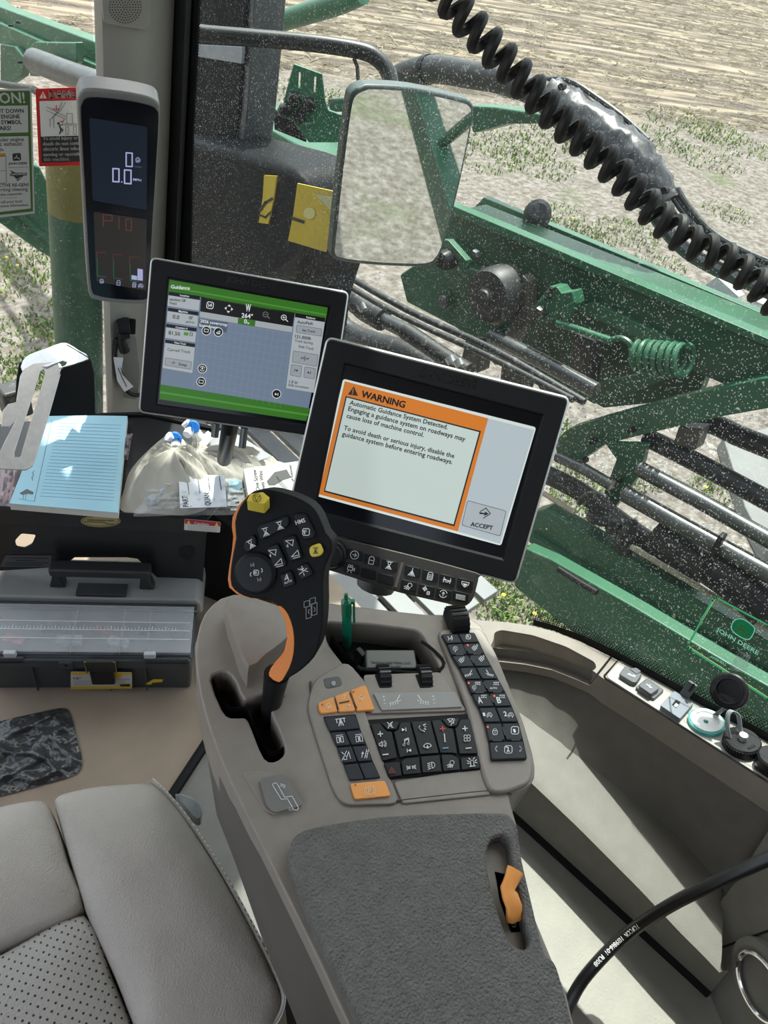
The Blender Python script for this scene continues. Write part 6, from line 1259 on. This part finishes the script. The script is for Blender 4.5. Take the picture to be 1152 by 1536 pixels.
stuff('gravel', 'pale gravel and clods scattered on the bare ground beside the machine', 'gravel', Vt, Ft, vcolmat('gravel_grey', (.16, .14, .125), (.36, .34, .31), 2))
# grass tufts
tufts = [(1040, 190, .7, 30), (980, 208, .5, 26), (1100, 215, .6, 26), (1060, 240, .5, 16), (900, 225, .5, 16), (830, 205, .6, 26), (760, 220, .5, 26), (800, 245, .5, 26), (720, 235, .5, 16), (860, 352, .35, 26), (885, 368, .3, 20), (940, 350, .35, 26), (835, 345, .3, 18), (990, 395, .25, 12), (1000, 330, .3, 12), (1090, 320, .3, 12), (845, 320, .25, 10), (730, 880, .16, 30), (765, 920, .2, 40), (800, 935, .18, 36), (845, 912, .16, 26), (700, 860, .15, 20), (835, 645, .14, 26), (870, 720, .16, 26), (900, 800, .16, 30), (860, 745, .14, 22), (930, 835, .16, 26), (1000, 880, .14, 26), (1110, 690, .12, 12), (1085, 640, .12, 12), (1060, 740, .14, 18), (960, 720, .14, 20), (20, 425, .25, 22), (92, 480, .25, 22), (30, 505, .25, 22), (60, 400, .25, 16), (110, 500, .2, 22), (20, 565, .2, 26), (60, 555, .2, 18), (490, 430, .16, 22), (530, 560, .16, 22), (560, 590, .16, 22), (20, 380, .3, 20), (120, 340, .3, 14), (440, 140, .5, 16), (480, 150, .5, 16), (810, 850, .14, 26), (880, 880, .14, 26), (950, 930, .14, 26), (1010, 1000, .12, 20), (1120, 1080, .1, 18)]
Vt, Ft = [], []
for u, v, rad, nb in tufts:
    c = ZP(u, v, GZ)
    for _ in range(nb*12):
        a, rr = rng.uniform(0, 6.28), rad*np.sqrt(rng.random())*1.2; p = c+V(math.cos(a)*rr, math.sin(a)*rr, 0)
        h = rng.uniform(.015, .05)*(.7+rad); th = rng.uniform(0, 6.28); sd_ = V(math.cos(th), math.sin(th), 0)*rng.uniform(.003, .006)*(1+rad*2); ln_ = V(rng.normal(0, .5), rng.normal(0, .5), 1); q = p+ln_*h
        i = len(Vt); m2_ = p+ln_*h*.5+V(0, 0, h*.12); Vt += [p-sd_, p+sd_, m2_+sd_*.8, m2_-sd_*.8, q]; Ft += [(i, i+1, i+2, i+3), (i+3, i+2, i+4)]
stuff('grass', 'short green grass growing in tufts on the bare ground', 'grass', Vt, Ft, vcolmat('grass_green', (.10, .17, .035), (.24, .31, .09), 4))
Vt, Ft = [], []
for u, v, rad, nb in tufts[::3]:
    for _ in range(3):
        p = ZP(u, v, GZ)+V(rng.normal(0, rad*.6), rng.normal(0, rad*.6), .07); i = len(Vt); r0_ = .014
        Vt += [p+V(r0_*math.cos(a), r0_*math.sin(a), 0) for a in np.linspace(0, 6.28, 7)[:-1]]+[p+V(0, 0, .008)]; Ft += [(i+j, i+(j+1) % 6, i+6) for j in range(6)]
stuff('dandelions', 'small yellow dandelion flowers among the grass tufts', 'flowers', Vt, Ft, mat('dandelion', (.75, .55, .03), .8))
tag(G().prism([ZP(*p, GZ+.12) for p in ((1085, 655), (1160, 640), (1200, 830), (1152, 826), (1118, 760))], (0, 0, -.12)).build('concrete_slab', mat('concrete', (.17, .17, .165), .8, var=.08, vscale=6), bevel=.01), 'pale concrete slab on the gravel beyond the steel tubes', 'slab')

# ================================================================== OUTSIDE: MACHINE
z4 = lambda x, y: (640+x/2.25, 400+y/2.25); z3 = lambda x, y: (660+x/2.341, y/2.341); z2 = lambda x, y: (280+x/2.618, y/2.618); z1 = lambda x, y: (x/2.88, y/2.88); zA = lambda x, y: (460+x/2.88, 360+y/2.88)
def pxr(u, v, x, wpx): return wpx/2*np.dot(XP(u, v, x)-CAM, CF)/FPX
def plate(px, X, th, name, m, parent, bevel=.006, mp=None):
    return G().prism([XP(*(mp(*p) if mp else p), X) for p in px], (th, 0, 0)).build(name, m, parent, bevel=bevel, seg=2)
def rod(px, X, wpx, name, m, parent=None, mp=None, seg=12, smooth=0, label=None, cat=None, group=None):
    px = [(mp(*p) if mp else p) for p in px]; r = pxr(*px[0], X, wpx)
    P = [XP(*p, X) for p in (smoothpoly(px, smooth, False) if smooth else px)]
    o = G().tube(P, r, seg).build(name, m, parent)
    if label: tag(o, label, cat, group)
    return o
def bolt(u, v, X, wpx, parent, m=None, name='bolt', d=.03):
    r = pxr(u, v, X, wpx); p = XP(u, v, X); return G().lathe(p, (-1, 0, 0), [(r, 0), (r, d*.6), (r*.8, d), (.001, d)], 6 if wpx < 20 else 16).build(name, m or BLACK, parent)
X0 = 2.2
bm_ = thing('boom_beam', 'long green folded boom beam with a pale top edge outside the side window', 'boom', XP(900, 560, X0)-V(0, 0, .3))
plate([(672, 318), (1152, 520), (1330, 592), (1330, 680), (1152, 606), (1060, 566), (1000, 540), (900, 500), (830, 466), (760, 420), (700, 390), (660, 372)], X0, .22, 'beam_web', GREEN_D, bm_)
plate([(668, 304), (1152, 508), (1330, 582), (1330, 592), (1152, 521), (668, 318)], X0-.03, .05, 'top_flange', GREENM, bm_, .003)
plate([(708, 314), (725, 296), (1152, 474), (1330, 548), (1330, 590), (1152, 510)], X0+.30, .04, 'back_plate', GREENM, bm_, .004)
plate([(490, 142), (560, 120), (900, 280), (880, 318), (760, 262)], X0-.02, .03, 'stiffener', GREENM, bm_, .003, z4)
plate([(480, 546), (620, 505), (900, 430), (1122, 378), (1200, 368), (1200, 470), (1000, 505), (760, 560), (600, 600), (520, 655), (440, 640), (430, 590)], X0-.08, .07, 'diagonal_brace', GREENM, bm_, .004, z4)
plate([(490, 418), (890, 322), (884, 344), (720, 415), (600, 470), (560, 462)], X0-.02, .05, 'cross_brace', GREEN_D, bm_, .003, z4)
plate([(600, 595), (742, 600), (718, 700), (652, 790), (622, 828), (590, 836), (575, 822), (592, 780), (640, 650)], X0-.10, .03, 'hanger_plate', GREENM, bm_, .003, z4)
for x, y in ((570, 585), (540, 650), (700, 548), (652, 720)): bolt(*z4(x, y), X0-.10, 10, bm_, name='bolt')
plate([(640, 400), (760, 425), (1060, 560), (1045, 598), (905, 612), (858, 586), (812, 590), (790, 545), (742, 548), (700, 500), (655, 468)], X0+.26, .05, 'inner_frame', GREEN_D, bm_, .004)
for P_ in (((700, 500), (722, 508), (716, 560), (690, 548)), ((755, 520), (790, 540), (782, 590), (750, 570)), ((860, 500), (890, 512), (880, 580), (852, 565))): plate(P_, X0+.1, .08, 'mount_block', RUBBER, bm_, .004)
# pivot bosses and lugs
plate([(355, 150), (372, 122), (415, 66), (440, 70), (455, 90), (490, 84), (500, 130), (440, 175), (400, 190), (370, 180)], X0-.12, .06, 'pivot_lug', GREENM, bm_, .004, z4)
bolt(*z4(391, 151), X0-.12, 19, bm_, STEEL, 'pivot_pin', .03)
for x, y in ((422, 84), (436, 72), (418, 104)): bolt(*z4(x, y), X0-.121, 5, bm_, BLACK)
plate([(455, 180), (470, 130), (492, 120), (486, 150), (470, 185)], X0-.14, .03, 'pivot_lug', GREENM, bm_, .002, z4)
rod([(440, 190), (520, 215), (620, 250)], X0-.14, 11, 'hook_rod', GREENM, bm_, z4)
# spring
sp_ = thing('tension_spring', 'green coil spring under the boom beam', 'spring', XP(*z4(800, 330), X0-.12))
a, b = XP(*z4(715, 300), X0-.14), XP(*z4(878, 318), X0-.14); ax = unit(b-a); e1 = unit(np.cross(ax, V(1, 0, 0))); e2 = np.cross(ax, e1); R = pxr(*z4(800, 300), X0-.14, 44)
hel = [a+(b-a)*(i/(7*16))+(e1*math.cos(2*math.pi*i/16)+e2*math.sin(2*math.pi*i/16))*R for i in range(7*16+1)]
G().tube(hel, R*.21, 8).build('coil', GREENM, sp_)
hk = [XP(*z4(x, y), X0-.15) for x, y in smoothpoly([(622, 262), (630, 245), (660, 242), (688, 262), (692, 290), (690, 320), (706, 348)], 4, False)]
G().tube(hk, R*.21, 8).build('hook', GREENM, sp_)
# dark drive unit behind the mirror
du = thing('drive_unit', 'dark round drive unit with green bracket below the mirror', 'motor', XP(*zA(700, 380), X0-.1)-V(0, 0, .2))
plate([(400, 150), (560, 40), (600, 0), (680, 60), (700, 120), (780, 140), (900, 150), (930, 230), (900, 320), (800, 400), (860, 440), (700, 420), (640, 380), (430, 270), (415, 210)], X0-.06, .10, 'bracket', GREEN_D, du, .01, zA)
c = XP(*zA(820, 235), X0-.10); r = pxr(*zA(820, 235), X0-.1, 84)
G().lathe(c, (-1, 0, 0), [(r, -.06), (r, .03), (r*.9, .05), (r*.35, .055), (r*.3, .08), (.001, .08)], 26).build('drum', RUBBER, du)
bolt(*zA(628, 78), X0-.14, 30, du, BLACK, 'cap_nut', .06); bolt(*zA(597, 262), X0-.08, 20, du, STEEL, 'pivot_pin', .02); bolt(*zA(735, 62), X0-.1, 16, du, STEEL, 'pivot_pin', .02)
plate([(580, 0), (610, 0), (690, 90), (680, 135), (650, 160), (630, 120), (660, 100)], X0-.16, .03, 'lug', GREENM, du, .003, zA)
plate([(930, 150), (960, 180), (955, 330), (900, 450), (860, 420), (900, 330), (935, 240)], X0-.07, .05, 'rim_plate', TAUPE_D, du, .004, zA)
# cylinders, tubes and hoses, each its own thing
rod([(795, 412), (1010, 520), (1152, 598), (1250, 650)], X0-.16, 22, 'hydraulic_cylinder', STEEL, None, zA, label='dark steel hydraulic cylinder right above the warning monitor', cat='cylinder')
rod([(20, 62), (430, 300), (800, 470), (1152, 672), (1200, 700)], 1.75, 9, 'hydraulic_hose', RUBBER, None, zA, smooth=4, label='thin black hose running diagonally, upper of the pair above the monitors', cat='hose', group='hoses above the monitors')
rod([(10, 92), (300, 270), (500, 372), (780, 500), (1152, 690)], 1.72, 8, 'hydraulic_hose', RUBBER, None, zA, smooth=4, label='thin black hose running diagonally, lower of the pair above the monitors', cat='hose', group='hoses above the monitors')
hc = thing('hydraulic_cylinder', 'short black cylinder with bright fittings between the two monitors', 'cylinder', XP(*zA(350, 380), 1.8))
rod([(170, 230), (250, 300), (330, 345)], 1.8, 34, 'barrel', RUBBER, hc, zA); rod([(320, 340), (430, 395)], 1.8, 22, 'sleeve', STEEL, hc, zA); rod([(425, 392), (610, 515), (700, 570)], 1.8, 26, 'hose_end', RUBBER, hc, zA)
for x, y in ((238, 290), (620, 517), (655, 530)): G().cyl(XP(*zA(x-6, y-12), 1.74), XP(*zA(x+8, y+14), 1.74), .016).build('fitting', SILVER, hc)
rod([(40, 130), (165, 380), (420, 480), (560, 560)], 1.9, 30, 'rubber_hose', RUBBER, None, zA, smooth=4, label='thick black hose passing behind the two monitors', cat='hose')
rod([(715, 680), (930, 795), (1152, 920), (1300, 1005)], X0-.20, 24, 'steel_tube', STEEL, None, z4, label='upper of two thick steel tubes below the brace', cat='tube', group='steel tubes below the brace')
rod([(668, 765), (900, 895), (1152, 1035), (1300, 1120)], X0-.24, 26, 'steel_tube', STEEL, None, z4, label='lower of two thick steel tubes below the brace', cat='tube', group='steel tubes below the brace')
rod([(440, 640), (530, 682), (625, 738)], X0-.2, 17, 'steel_tube', STEEL, None, z4, label='short steel tube right of the warning monitor', cat='tube')
rod([(740, 575), (900, 655), (1152, 790), (1300, 870)], X0-.02, 28, 'rubber_hose', RUBBER, None, z4, smooth=3, label='thick black hose below the diagonal brace', cat='hose')
rod([(880, 540), (960, 530), (1050, 570), (1152, 610), (1250, 650)], X0+.1, 30, 'rubber_hose', RUBBER, None, z4, smooth=4, label='black hose curving out under the beam at the right edge', cat='hose')
plate([(850, 540), (928, 548), (905, 620), (830, 600)], X0-.04, .06, 'hose_clamp', TAUPE_D, bm_, .004, z4)
rod([(380, 690), (520, 760), (680, 880), (930, 1050)], X0-.16, 28, 'rubber_hose', RUBBER, None, z4, smooth=4, label='thick black hose leading to the valve cluster', cat='hose')
rod([(395, 765), (500, 830)], X0-.22, 8, 'push_rod', mat('tan_rod', (.42, .36, .26), .6, var=.1), None, z4, label='short tan rod right of the warning monitor', cat='rod', group='tan rods')
rod([(690, 945), (1000, 1130), (1180, 1240)], X0-.24, 9, 'push_rod', mat('tan_rod', (.42, .36, .26), .6, var=.1), None, z4, label='long tan rod above the lower green beam', cat='rod', group='tan rods')
vc = thing('valve_cluster', 'cluster of black valves and fittings on the lower hose', 'valve', XP(*z4(680, 930), X0-.2)-V(0, 0, .15))
for x, y, w_, h_ in ((680, 930, 34, 40), (640, 880, 26, 26), (590, 850, 40, 20), (700, 885, 16, 24), (665, 955, 22, 22)):
    c = XP(*z4(x, y), X0-.22); s_ = np.dot(c-CAM, CF)/FPX; G().lathe(c-V(0, 0, h_*s_/2), unit(V(.3, .4, 1)), [(w_*s_*.4, 0), (w_*s_*.5, h_*s_*.2), (w_*s_*.5, h_*s_*.8), (w_*s_*.3, h_*s_), (.001, h_*s_)], 14).build('valve_body', RUBBER, vc)
rod([(515, 800), (525, 780), (560, 765), (600, 775), (610, 800)], X0-.24, 8, 'hose_loop', RUBBER, vc, z4, smooth=4)
cl2 = thing('hose_bundle', 'ribbed black hose bundle with a clamp at the right edge', 'hose', XP(*z4(1050, 1060), X0-.26)-V(0, 0, .15))
rod([(780, 880), (900, 980), (1020, 1050), (1152, 1150), (1250, 1230)], X0-.22, 40, 'bundle', RUBBER, cl2, z4, smooth=4)
P = [XP(*z4(x, y), X0-.24) for x, y in smoothpoly([(960, 1010), (1060, 1080), (1152, 1160)], 16, False)]
for i in range(0, len(P)-1): G().tube([P[i], P[i]+unit(P[i+1]-P[i])*.006], .062, 14).build('corrugation', BLACK, cl2)
plate([(985, 905), (1002, 915), (960, 990), (930, 1030), (920, 1020)], X0-.30, .03, 'clamp', BLACK, cl2, .004, z4)
# lower beams
lb1 = thing('lower_beam', 'lower green beam with chipped paint below the steel tubes', 'boom', XP(900, 880, X0-.2)-V(0, 0, .3))
plate([(352, 830), (400, 818), (700, 1000), (1000, 1175), (1300, 1350), (1300, 1480), (1152, 1400), (900, 1262), (640, 1108), (345, 928)], X0-.24, .07, 'beam_web', GREENM, lb1, .005, z4)
plate([(345, 905), (640, 1085), (900, 1240), (1152, 1385), (1300, 1470), (1300, 1486), (1152, 1400), (900, 1262), (640, 1108), (345, 930)], X0-.27, .03, 'bottom_flange', GREEN_D, lb1, .002, z4)
CH = mat('paint_chip', (.62, .66, .45), .7, var=.2)
for x, y, r_ in ((620, 1105, 5), (405, 905, 4), (695, 1130, 7), (725, 1130, 5), (800, 1205, 8), (835, 1195, 5), (850, 1168, 5), (830, 1220, 7), (760, 1110, 5), (880, 1215, 6)):
    p = XP(*z4(x, y-20), X0-.241); s_ = np.dot(p-CAM, CF)/FPX*r_*.45; G().lathe(p, (-1, 0, 0), [(s_, 0), (s_*.7, .002), (.001, .002)], 7).build('paint_chip', CH, lb1)
lb2 = thing('lower_beam', 'dark green beam lowest outside, just above the window sill', 'boom', XP(850, 920, X0-.5)-V(0, 0, .3))
plate([(280, 1020), (330, 950), (420, 990), (700, 1150), (1000, 1330), (1300, 1500), (1300, 1700), (900, 1480), (500, 1240), (300, 1085)], X0-.55, .05, 'beam_web', GREENM, lb2, .006, z4)
rod([(445, 1020), (520, 1068), (575, 1100)], X0-.6, 10, 'cable', BLACK, lb2, z4)
# boom on the left, beyond the corner post
b3 = thing('folded_boom', 'green boom arm with a grey cylinder left of the corner post', 'boom', XP(70, 100, 2.3)-V(0, 0, .4))
plate([(-100, -40), (0, 30), (405, 178), (460, 200), (460, 290), (330, 230), (0, 92), (-100, 50)], 2.3, .12, 'upper_beam', GREENM, b3, .01, z1)
plate([(-100, 55), (0, 100), (330, 245), (460, 300), (460, 330), (260, 260), (0, 190), (-100, 150)], 2.25, .10, 'lower_flange', GREENM, b3, .01, z1)
plate([(0, 190), (60, 200), (110, 260), (90, 330), (30, 370), (0, 350)], 2.2, .06, 'gusset', GREEN_D, b3, .01, z1)
plate([(105, 250), (115, 210), (150, 180), (250, 182), (330, 182), (332, 270), (250, 330), (190, 330), (130, 330)], 2.15, .05, 'end_bracket', GREENM, b3, .01, z1)
rod([(150, 262), (300, 320), (480, 385)], 2.05, 34, 'cylinder', STEEL, b3, z1)
rod([(-20, 360), (140, 385), (200, 420)], 2.0, 10, 'hose', RUBBER, b3, z1)
for x, y in ((95, 268), (88, 95), (55, 110)): bolt(*z1(x, y), 2.14, 4, b3)
b4 = thing('folded_boom', 'green boom arm running down behind the stickers on the windscreen', 'boom', YP(40, 340, 2.9)-V(0, 0, .3))
G().prism([YP(*p, 2.9) for p in ((-60, 210), (60, 250), (80, 290), (90, 395), (60, 378), (0, 335), (-60, 300))], (0, .1, 0)).build('beam_web', GREENM, b4, bevel=.01)
G().prism([YP(*p, 2.88) for p in ((-60, 262), (0, 290), (80, 362), (80, 372), (0, 302), (-60, 276))], (0, .03, 0)).build('bottom_flange', GREENM, b4)
gp5 = thing('green_post', 'smooth green upright post beside the corner post, outside the windscreen', 'post', YP(112, 620, 1.95)-V(0, 0, .9))
pA, pB = YP(110, 225, 1.95), YP(122, 640, 1.95); d_ = unit(pB-pA); rp_ = 40*np.dot(pA-CAM, CF)/FPX
G().tube([pA-d_*.02, pA+d_*.6, pB, pB+d_*.8], rp_, 24).build('post_tube', GREEN_D, gp5)
G().tube([pA+d_*.01, pA+d_*.16], rp_*1.004, 24).build('yellow_band', mat('yellow_band', (.13, .115, .02), .5, var=.15, vscale=12), gp5)
G().box(YP(22, 600, 1.75), (V(1, 0, 0), V(0, 1, 0), V(0, 0, 1)), (.07, .06, .09)).build('rubber_foot', RUBBER, gp5, bevel=.01)
# ---- post, hood and mirror group
XH = 1.15
ex = thing('exhaust_post', 'dark square post with a bright steel edge beside the corner post', 'post', XP(330, 220, XH+.1)-V(0, 0, .05))
plate([(280, -60), (372, -60), (366, 60), (358, 160), (350, 235), (278, 225)], XH+.12, .10, 'post_body', mat('post_dark', (.008, .009, .011), .6, spec=.12, var=.15, vscale=20), ex, .006)
plate([(372, -60), (384, -60), (378, 60), (370, 170), (363, 235), (350, 235), (358, 160), (366, 60)], XH+.13, .10, 'steel_edge', mat('post_edge', (.11, .115, .125), .4, metal=.5, var=.1), ex, .004)
plate([(290, 66), (364, 70), (362, 96), (288, 84)], XH+.112, .01, 'steel_band', mat('post_band', (.28, .30, .34), .4, metal=.4, var=.1), ex, .002)
bolt(359, 213, XH+.10, 8, ex)
hd = thing('dark_hood', 'smooth dark hood with two yellow warning plates outside the side glass', 'hood', XP(370, 420, XH)-V(0, 0, .4))
hood_px = [(255, 205), (290, 211), (349, 225), (400, 240), (433, 253), (450, 270), (462, 300), (462, 380), (440, 470), (430, 640), (255, 640)]
HM = mat('hood_black', (.008, .009, .011), .55, var=.12, vscale=10, spec=.12)
plate(hood_px, XH, .22, 'hood_body', HM, hd, .03)
YPL = mat('yellow_plate', (.60, .42, .02), .5, var=.08, vscale=12)
yp1 = plate([(396, 263), (415, 264), (411, 296), (402, 336), (388, 334), (394, 296)], XH-.008, .004, 'yellow_plate', YPL, hd, 0)
ik = Ink(Fr(V(XH-.009, 0, 0), V(-1, 0, 0)), yp1, 'plate_mark', .0005); ik.line([(390, 316), (398, 304), (408, 298)], 4, BLACKP); ik.line([(388, 322), (398, 326), (406, 318)], 3, BLACKP); ik.flush()
hd2 = plate([(446, 275), (505, 288), (497, 340), (488, 378), (432, 361), (440, 320)], XH-.03, .004, 'yellow_plate', YPL, hd, 0)
ik = Ink(Fr(V(XH-.031, 0, 0), V(-1, 0, 0)), hd2, 'plate_mark', .0005); ik.line([(437, 327), (455, 333)], 5, BLACKP); ik.disc((464, 320), 9, mat('plate_pale', (.72, .62, .25), .5), 14); ik.poly([(470, 290), (503, 296), (498, 318)], mat('plate_pale2', (.55, .50, .25), .5)); ik.flush()
# mirror
MC = V(1.121, 1.102, .81); MN = unit(V(-.290, -.953, -.055)); MF = Fr(MC, MN)
mi = thing('side_mirror', 'large rounded rectangular rear view mirror outside the side window', 'mirror', MF.P(575, 400))
mpx = [(545, 130), (560, 128), (620, 132), (690, 147), (708, 154), (712, 168), (706, 205), (690, 280), (668, 365), (656, 392), (640, 401), (600, 401), (550, 398), (507, 392), (498, 384), (499, 368), (504, 320), (513, 240), (524, 158), (531, 138)]
slab(MF, smoothpoly(mpx, 3), .035).build('housing', mat('mirror_housing', (.05, .07, .065), .45, var=.1), mi, bevel=.008, seg=3)
gl = mat('mirror_glass', (.80, .84, .83), .02, metal=1.0)
slab(MF, smoothpoly(shrink(mpx, .955), 3), .002, .0012).build('glass', gl, mi)
arm_px = [(270, 42), (300, 50), (380, 57), (470, 65), (540, 76), (566, 88), (582, 108), (588, 135)]
AR = np.dot(MC-CAM, CF); P = [DP(u, v, AR-.02+.04*i/40) for i, (u, v) in enumerate(smoothpoly(arm_px, 5, False))]
G().tube(P, 12*AR/FPX, 12).build('arm', mat('mirror_arm', (.018, .02, .02), .35, var=.2), mi)
G().tube([DP(531, 88, AR), DP(536, 100, AR), DP(538, 132, AR)], .004, 6).build('mirror_wire', BLACK, mi)
# green bracket and beams behind the mirror
b6 = thing('boom_beam', 'green boom beam with bolted slotted bracket between corner post and mirror', 'boom', XP(440, 250, 2.15)-V(0, 0, .3)); bk = b6
BKN = unit(V(-.62, -.72, .1)); BKF = Fr(XP(455, 150, 2.0), BKN)
bpl = slab(BKF, [z2(*p) for p in ((420, 250), (532, 290), (545, 400), (556, 432), (612, 452), (600, 560), (480, 560), (374, 425), (395, 340))], .02).build('bracket_plate', GREENM, bk, bevel=.004)
for a, b in (((441, 290), (439, 352)), ((503, 308), (500, 368))): cut(bpl, [slab(BKF, [z2(a[0]-4, a[1]), z2(a[0]+4, a[1]), z2(b[0]+4, b[1]), z2(b[0]-4, b[1])], .1, .04)])
slab(Fr(XP(*z2(440, 470), 1.98), (0, 0, 1)), [z2(*p) for p in ((340, 425), (380, 420), (512, 462), (500, 478), (455, 482))], .012).build('foot_plate', GREENM, bk, bevel=.003)
for x, y in ((422, 388), (480, 410), (385, 432), (443, 458)):
    c = BKF.P(*z2(x, y), .004); r = .028; G().lathe(c, BKN, [(r, 0), (r, .02), (r*.7, .035), (.001, .036)], 8).build('bolt', BLACK, bk)
slab(BKF, [z2(*p) for p in ((340, 440), (470, 484), (470, 560), (345, 510))], .02, -.06).build('spacer', BLACK, bk, bevel=.004)
plate([(235, 425), (262, 470), (420, 560), (600, 640), (700, 690), (700, 830), (590, 760), (420, 700), (235, 640), (120, 560), (120, 400)], 2.15, .2, 'beam_web', GREENM, b6, .01, z2)
plate([(225, 380), (400, 450), (400, 520), (262, 470), (225, 440)], 2.3, .1, 'beam_top', GREENM, b6, .01, z2)
plate([(550, 388), (760, 380), (860, 382), (860, 420), (760, 440), (560, 440)], 2.5, .1, 'rear_beam', GREEN_D, b6, .01, z2)
plate([(700, 158), (740, 160), (820, 172), (820, 186), (760, 186), (708, 200)], 2.6, .1, 'rear_beam', GREENM, b6, .01)
rod([(255, 118), (440, 62), (600, 12), (690, -30)], 2.6, 27, 'grab_rail', GREENM, None, z2, smooth=3, label='green tube rail rising towards the top above the mirror arm', cat='rail')
# big hose with a taped section
bh = thing('boom_hose', 'large black hose with a taped wrinkled section arching over the beam', 'hose', XP(900, 330, 2.5)-V(0, 0, .3))
hpx = smoothpoly([(590, 128), (610, 112), (650, 104), (705, 112), (760, 122), (825, 147), (850, 165), (900, 200), (945, 235), (975, 275), (1000, 320), (1040, 365), (1090, 395), (1160, 425), (1240, 460)], 5, False)
XHs = 2.5; HP = [XP(*p, XHs) for p in hpx]; dep = lambda p: np.dot(p-CAM, CF)/FPX
G().tube(HP[:28], [19*dep(p) for p in HP[:28]], 16).build('hose', RUBBER, bh)
tp = HP[25:50]; rr = np.random.default_rng(2)
rings = []; n_t = len(tp)
for i, p in enumerate(tp):
    t_ = unit(tp[min(i+1, n_t-1)]-tp[max(i-1, 0)]); a_ = unit(np.cross(t_, V(1, .2, .1))); b_ = np.cross(t_, a_); R0 = (26+5*math.sin(math.pi*i/n_t))*dep(p)
    rings.append([p+(a_*math.cos(2*math.pi*k/22)+b_*math.sin(2*math.pi*k/22))*R0*(1+.09*math.sin(k*1.9+i*1.3)+.08*math.sin(i*2.4+k*.7)) for k in range(22)])
G().loft(rings).build('tape_wrap', TAPE, bh, sharp=70)
G().tube([tp[-2], tp[-1]], [33*dep(tp[-1]), 33*dep(tp[-1])], 18).build('band', RUBBER, bh)
for k, (off, w_, m_) in enumerate(((-16, 22, STEEL), (8, 10, RUBBER), (22, 9, STEEL), (33, 10, RUBBER))):
    G().tube([XP(u+off*.8, v-off*.55, XHs) for u, v in hpx[48:]], w_/2*dep(HP[55]), 10).build('branch_hose', m_, bh)
G().tube([XP(u, v, XHs+.05) for u, v in smoothpoly([(800, 122), (850, 120), (900, 150), (940, 180), (972, 210)], 4, False)], 4*dep(HP[30]), 8).build('spare_line', RUBBER, bh)
G().lathe(HP[9], unit(HP[10]-HP[9]), [(20.5*dep(HP[9]), -.012), (20.5*dep(HP[9]), .012)], 18).build('hose_ring', BLACK, bh)
for p in ((846, 130), (1000, 285)): G().lathe(XP(*p, XHs-.12), V(-1, 0, 0), [(.012, 0), (.012, .02), (.001, .02)], 8).build('tie', BLACK, bh)
rod([(995, 440), (1060, 460), (1152, 480)], 2.9, 34, 'nozzle_pipe', RUBBER, None, label='dark pipe end behind the hose at the right edge', cat='pipe')
tag(G().prism([XP(*p, 2.95) for p in ((1058, 428), (1075, 415), (1108, 445), (1102, 455))], (.05, 0, 0)).build('white_plate', WHITE), 'small white plate behind the beam near the right edge, left one', 'plate', 'white plates')
tag(G().prism([XP(*p, 2.95) for p in ((1125, 458), (1135, 452), (1200, 480), (1200, 495))], (.05, 0, 0)).build('white_plate', WHITE), 'small white plate behind the beam at the right edge', 'plate', 'white plates')
tag(G().lathe(XP(806, 322, 2.45), unit(V(-.6, -.5, .6)), [(.045, -.05), (.055, 0), (.05, .03), (.03, .045), (.001, .045)], 18).build('filler_cap', RUBBER), 'dark round cap standing on the boom beam', 'cap')
# slatted light grey step platform outside the low glass
pf_ = thing('step_platform', 'light grey slatted step platform below the side glass', 'platform', (1.05, 1.1, -.12))
SLM = mat('step_grey', (.17, .175, .18), .5, var=.06, vscale=15)
for i in range(6): G().box((.86+i*.075, 1.28, -.11), np.eye(3), (.058, 1.36, .02)).build('slat', SLM, pf_, bevel=.003)
for y in (.75, 1.3, 1.85): G().box((1.05, y, -.135), np.eye(3), (.46, .05, .03)).build('cross_bar', BLACK, pf_)
# rear of the machine (seen only in the mirror)
rb = thing('rear_boom', 'green boom beam running back along the machine, seen in the mirror', 'boom', (2.25, -2.4, -.2))
G().box((2.31, -2.75, .25), np.eye(3), (.2, 5.2, .24)).build('beam', GREENM, rb, bevel=.01); G().box((2.05, -2.2, -.55), np.eye(3), (.14, 4.6, .2)).build('lower_beam', GREEN_D, rb, bevel=.01)
for i in range(5): G().tube([V(2.2, -.6-i*.9, .15), V(2.05, -1.2-i*.9, -.5)], .035, 8).build('strut', GREENM, rb)
ty = thing('tractor_tyre', 'large dark rear tyre with chevron lugs, seen in the mirror', 'tyre', (1.0, -5.2, GZ))
prof = [(.45, -.22), (.72, -.24), (.80, -.17), (.82, 0), (.80, .17), (.72, .24), (.45, .22)]
G().lathe((1.0, -5.2, GZ+.86), (1, 0, 0), prof, 40).build('carcass', RUBBER, ty)
for i in range(26):
    t_ = 2*math.pi*i/26; d_ = V(0, math.cos(t_), math.sin(t_)); tg_ = np.cross(V(1, 0, 0), d_)
    for s_ in (-1, 1): G().box(V(1.0, -5.2, GZ+.86)+d_*.835+V(s_*.09, 0, 0)+tg_*(.08 if s_ > 0 else 0), (unit(V(1, 0, 0)+tg_*.6*s_), np.cross(d_, unit(V(1, 0, 0)+tg_*.6*s_)), d_), (.18, .05, .05)).build('lug', RUBBER, ty)
G().lathe((1.0, -5.2, GZ+.86), (1, 0, 0), [(.44, -.2), (.40, .12), (.15, .16), (.001, .16)], 30).build('rim', YELLOW, ty)
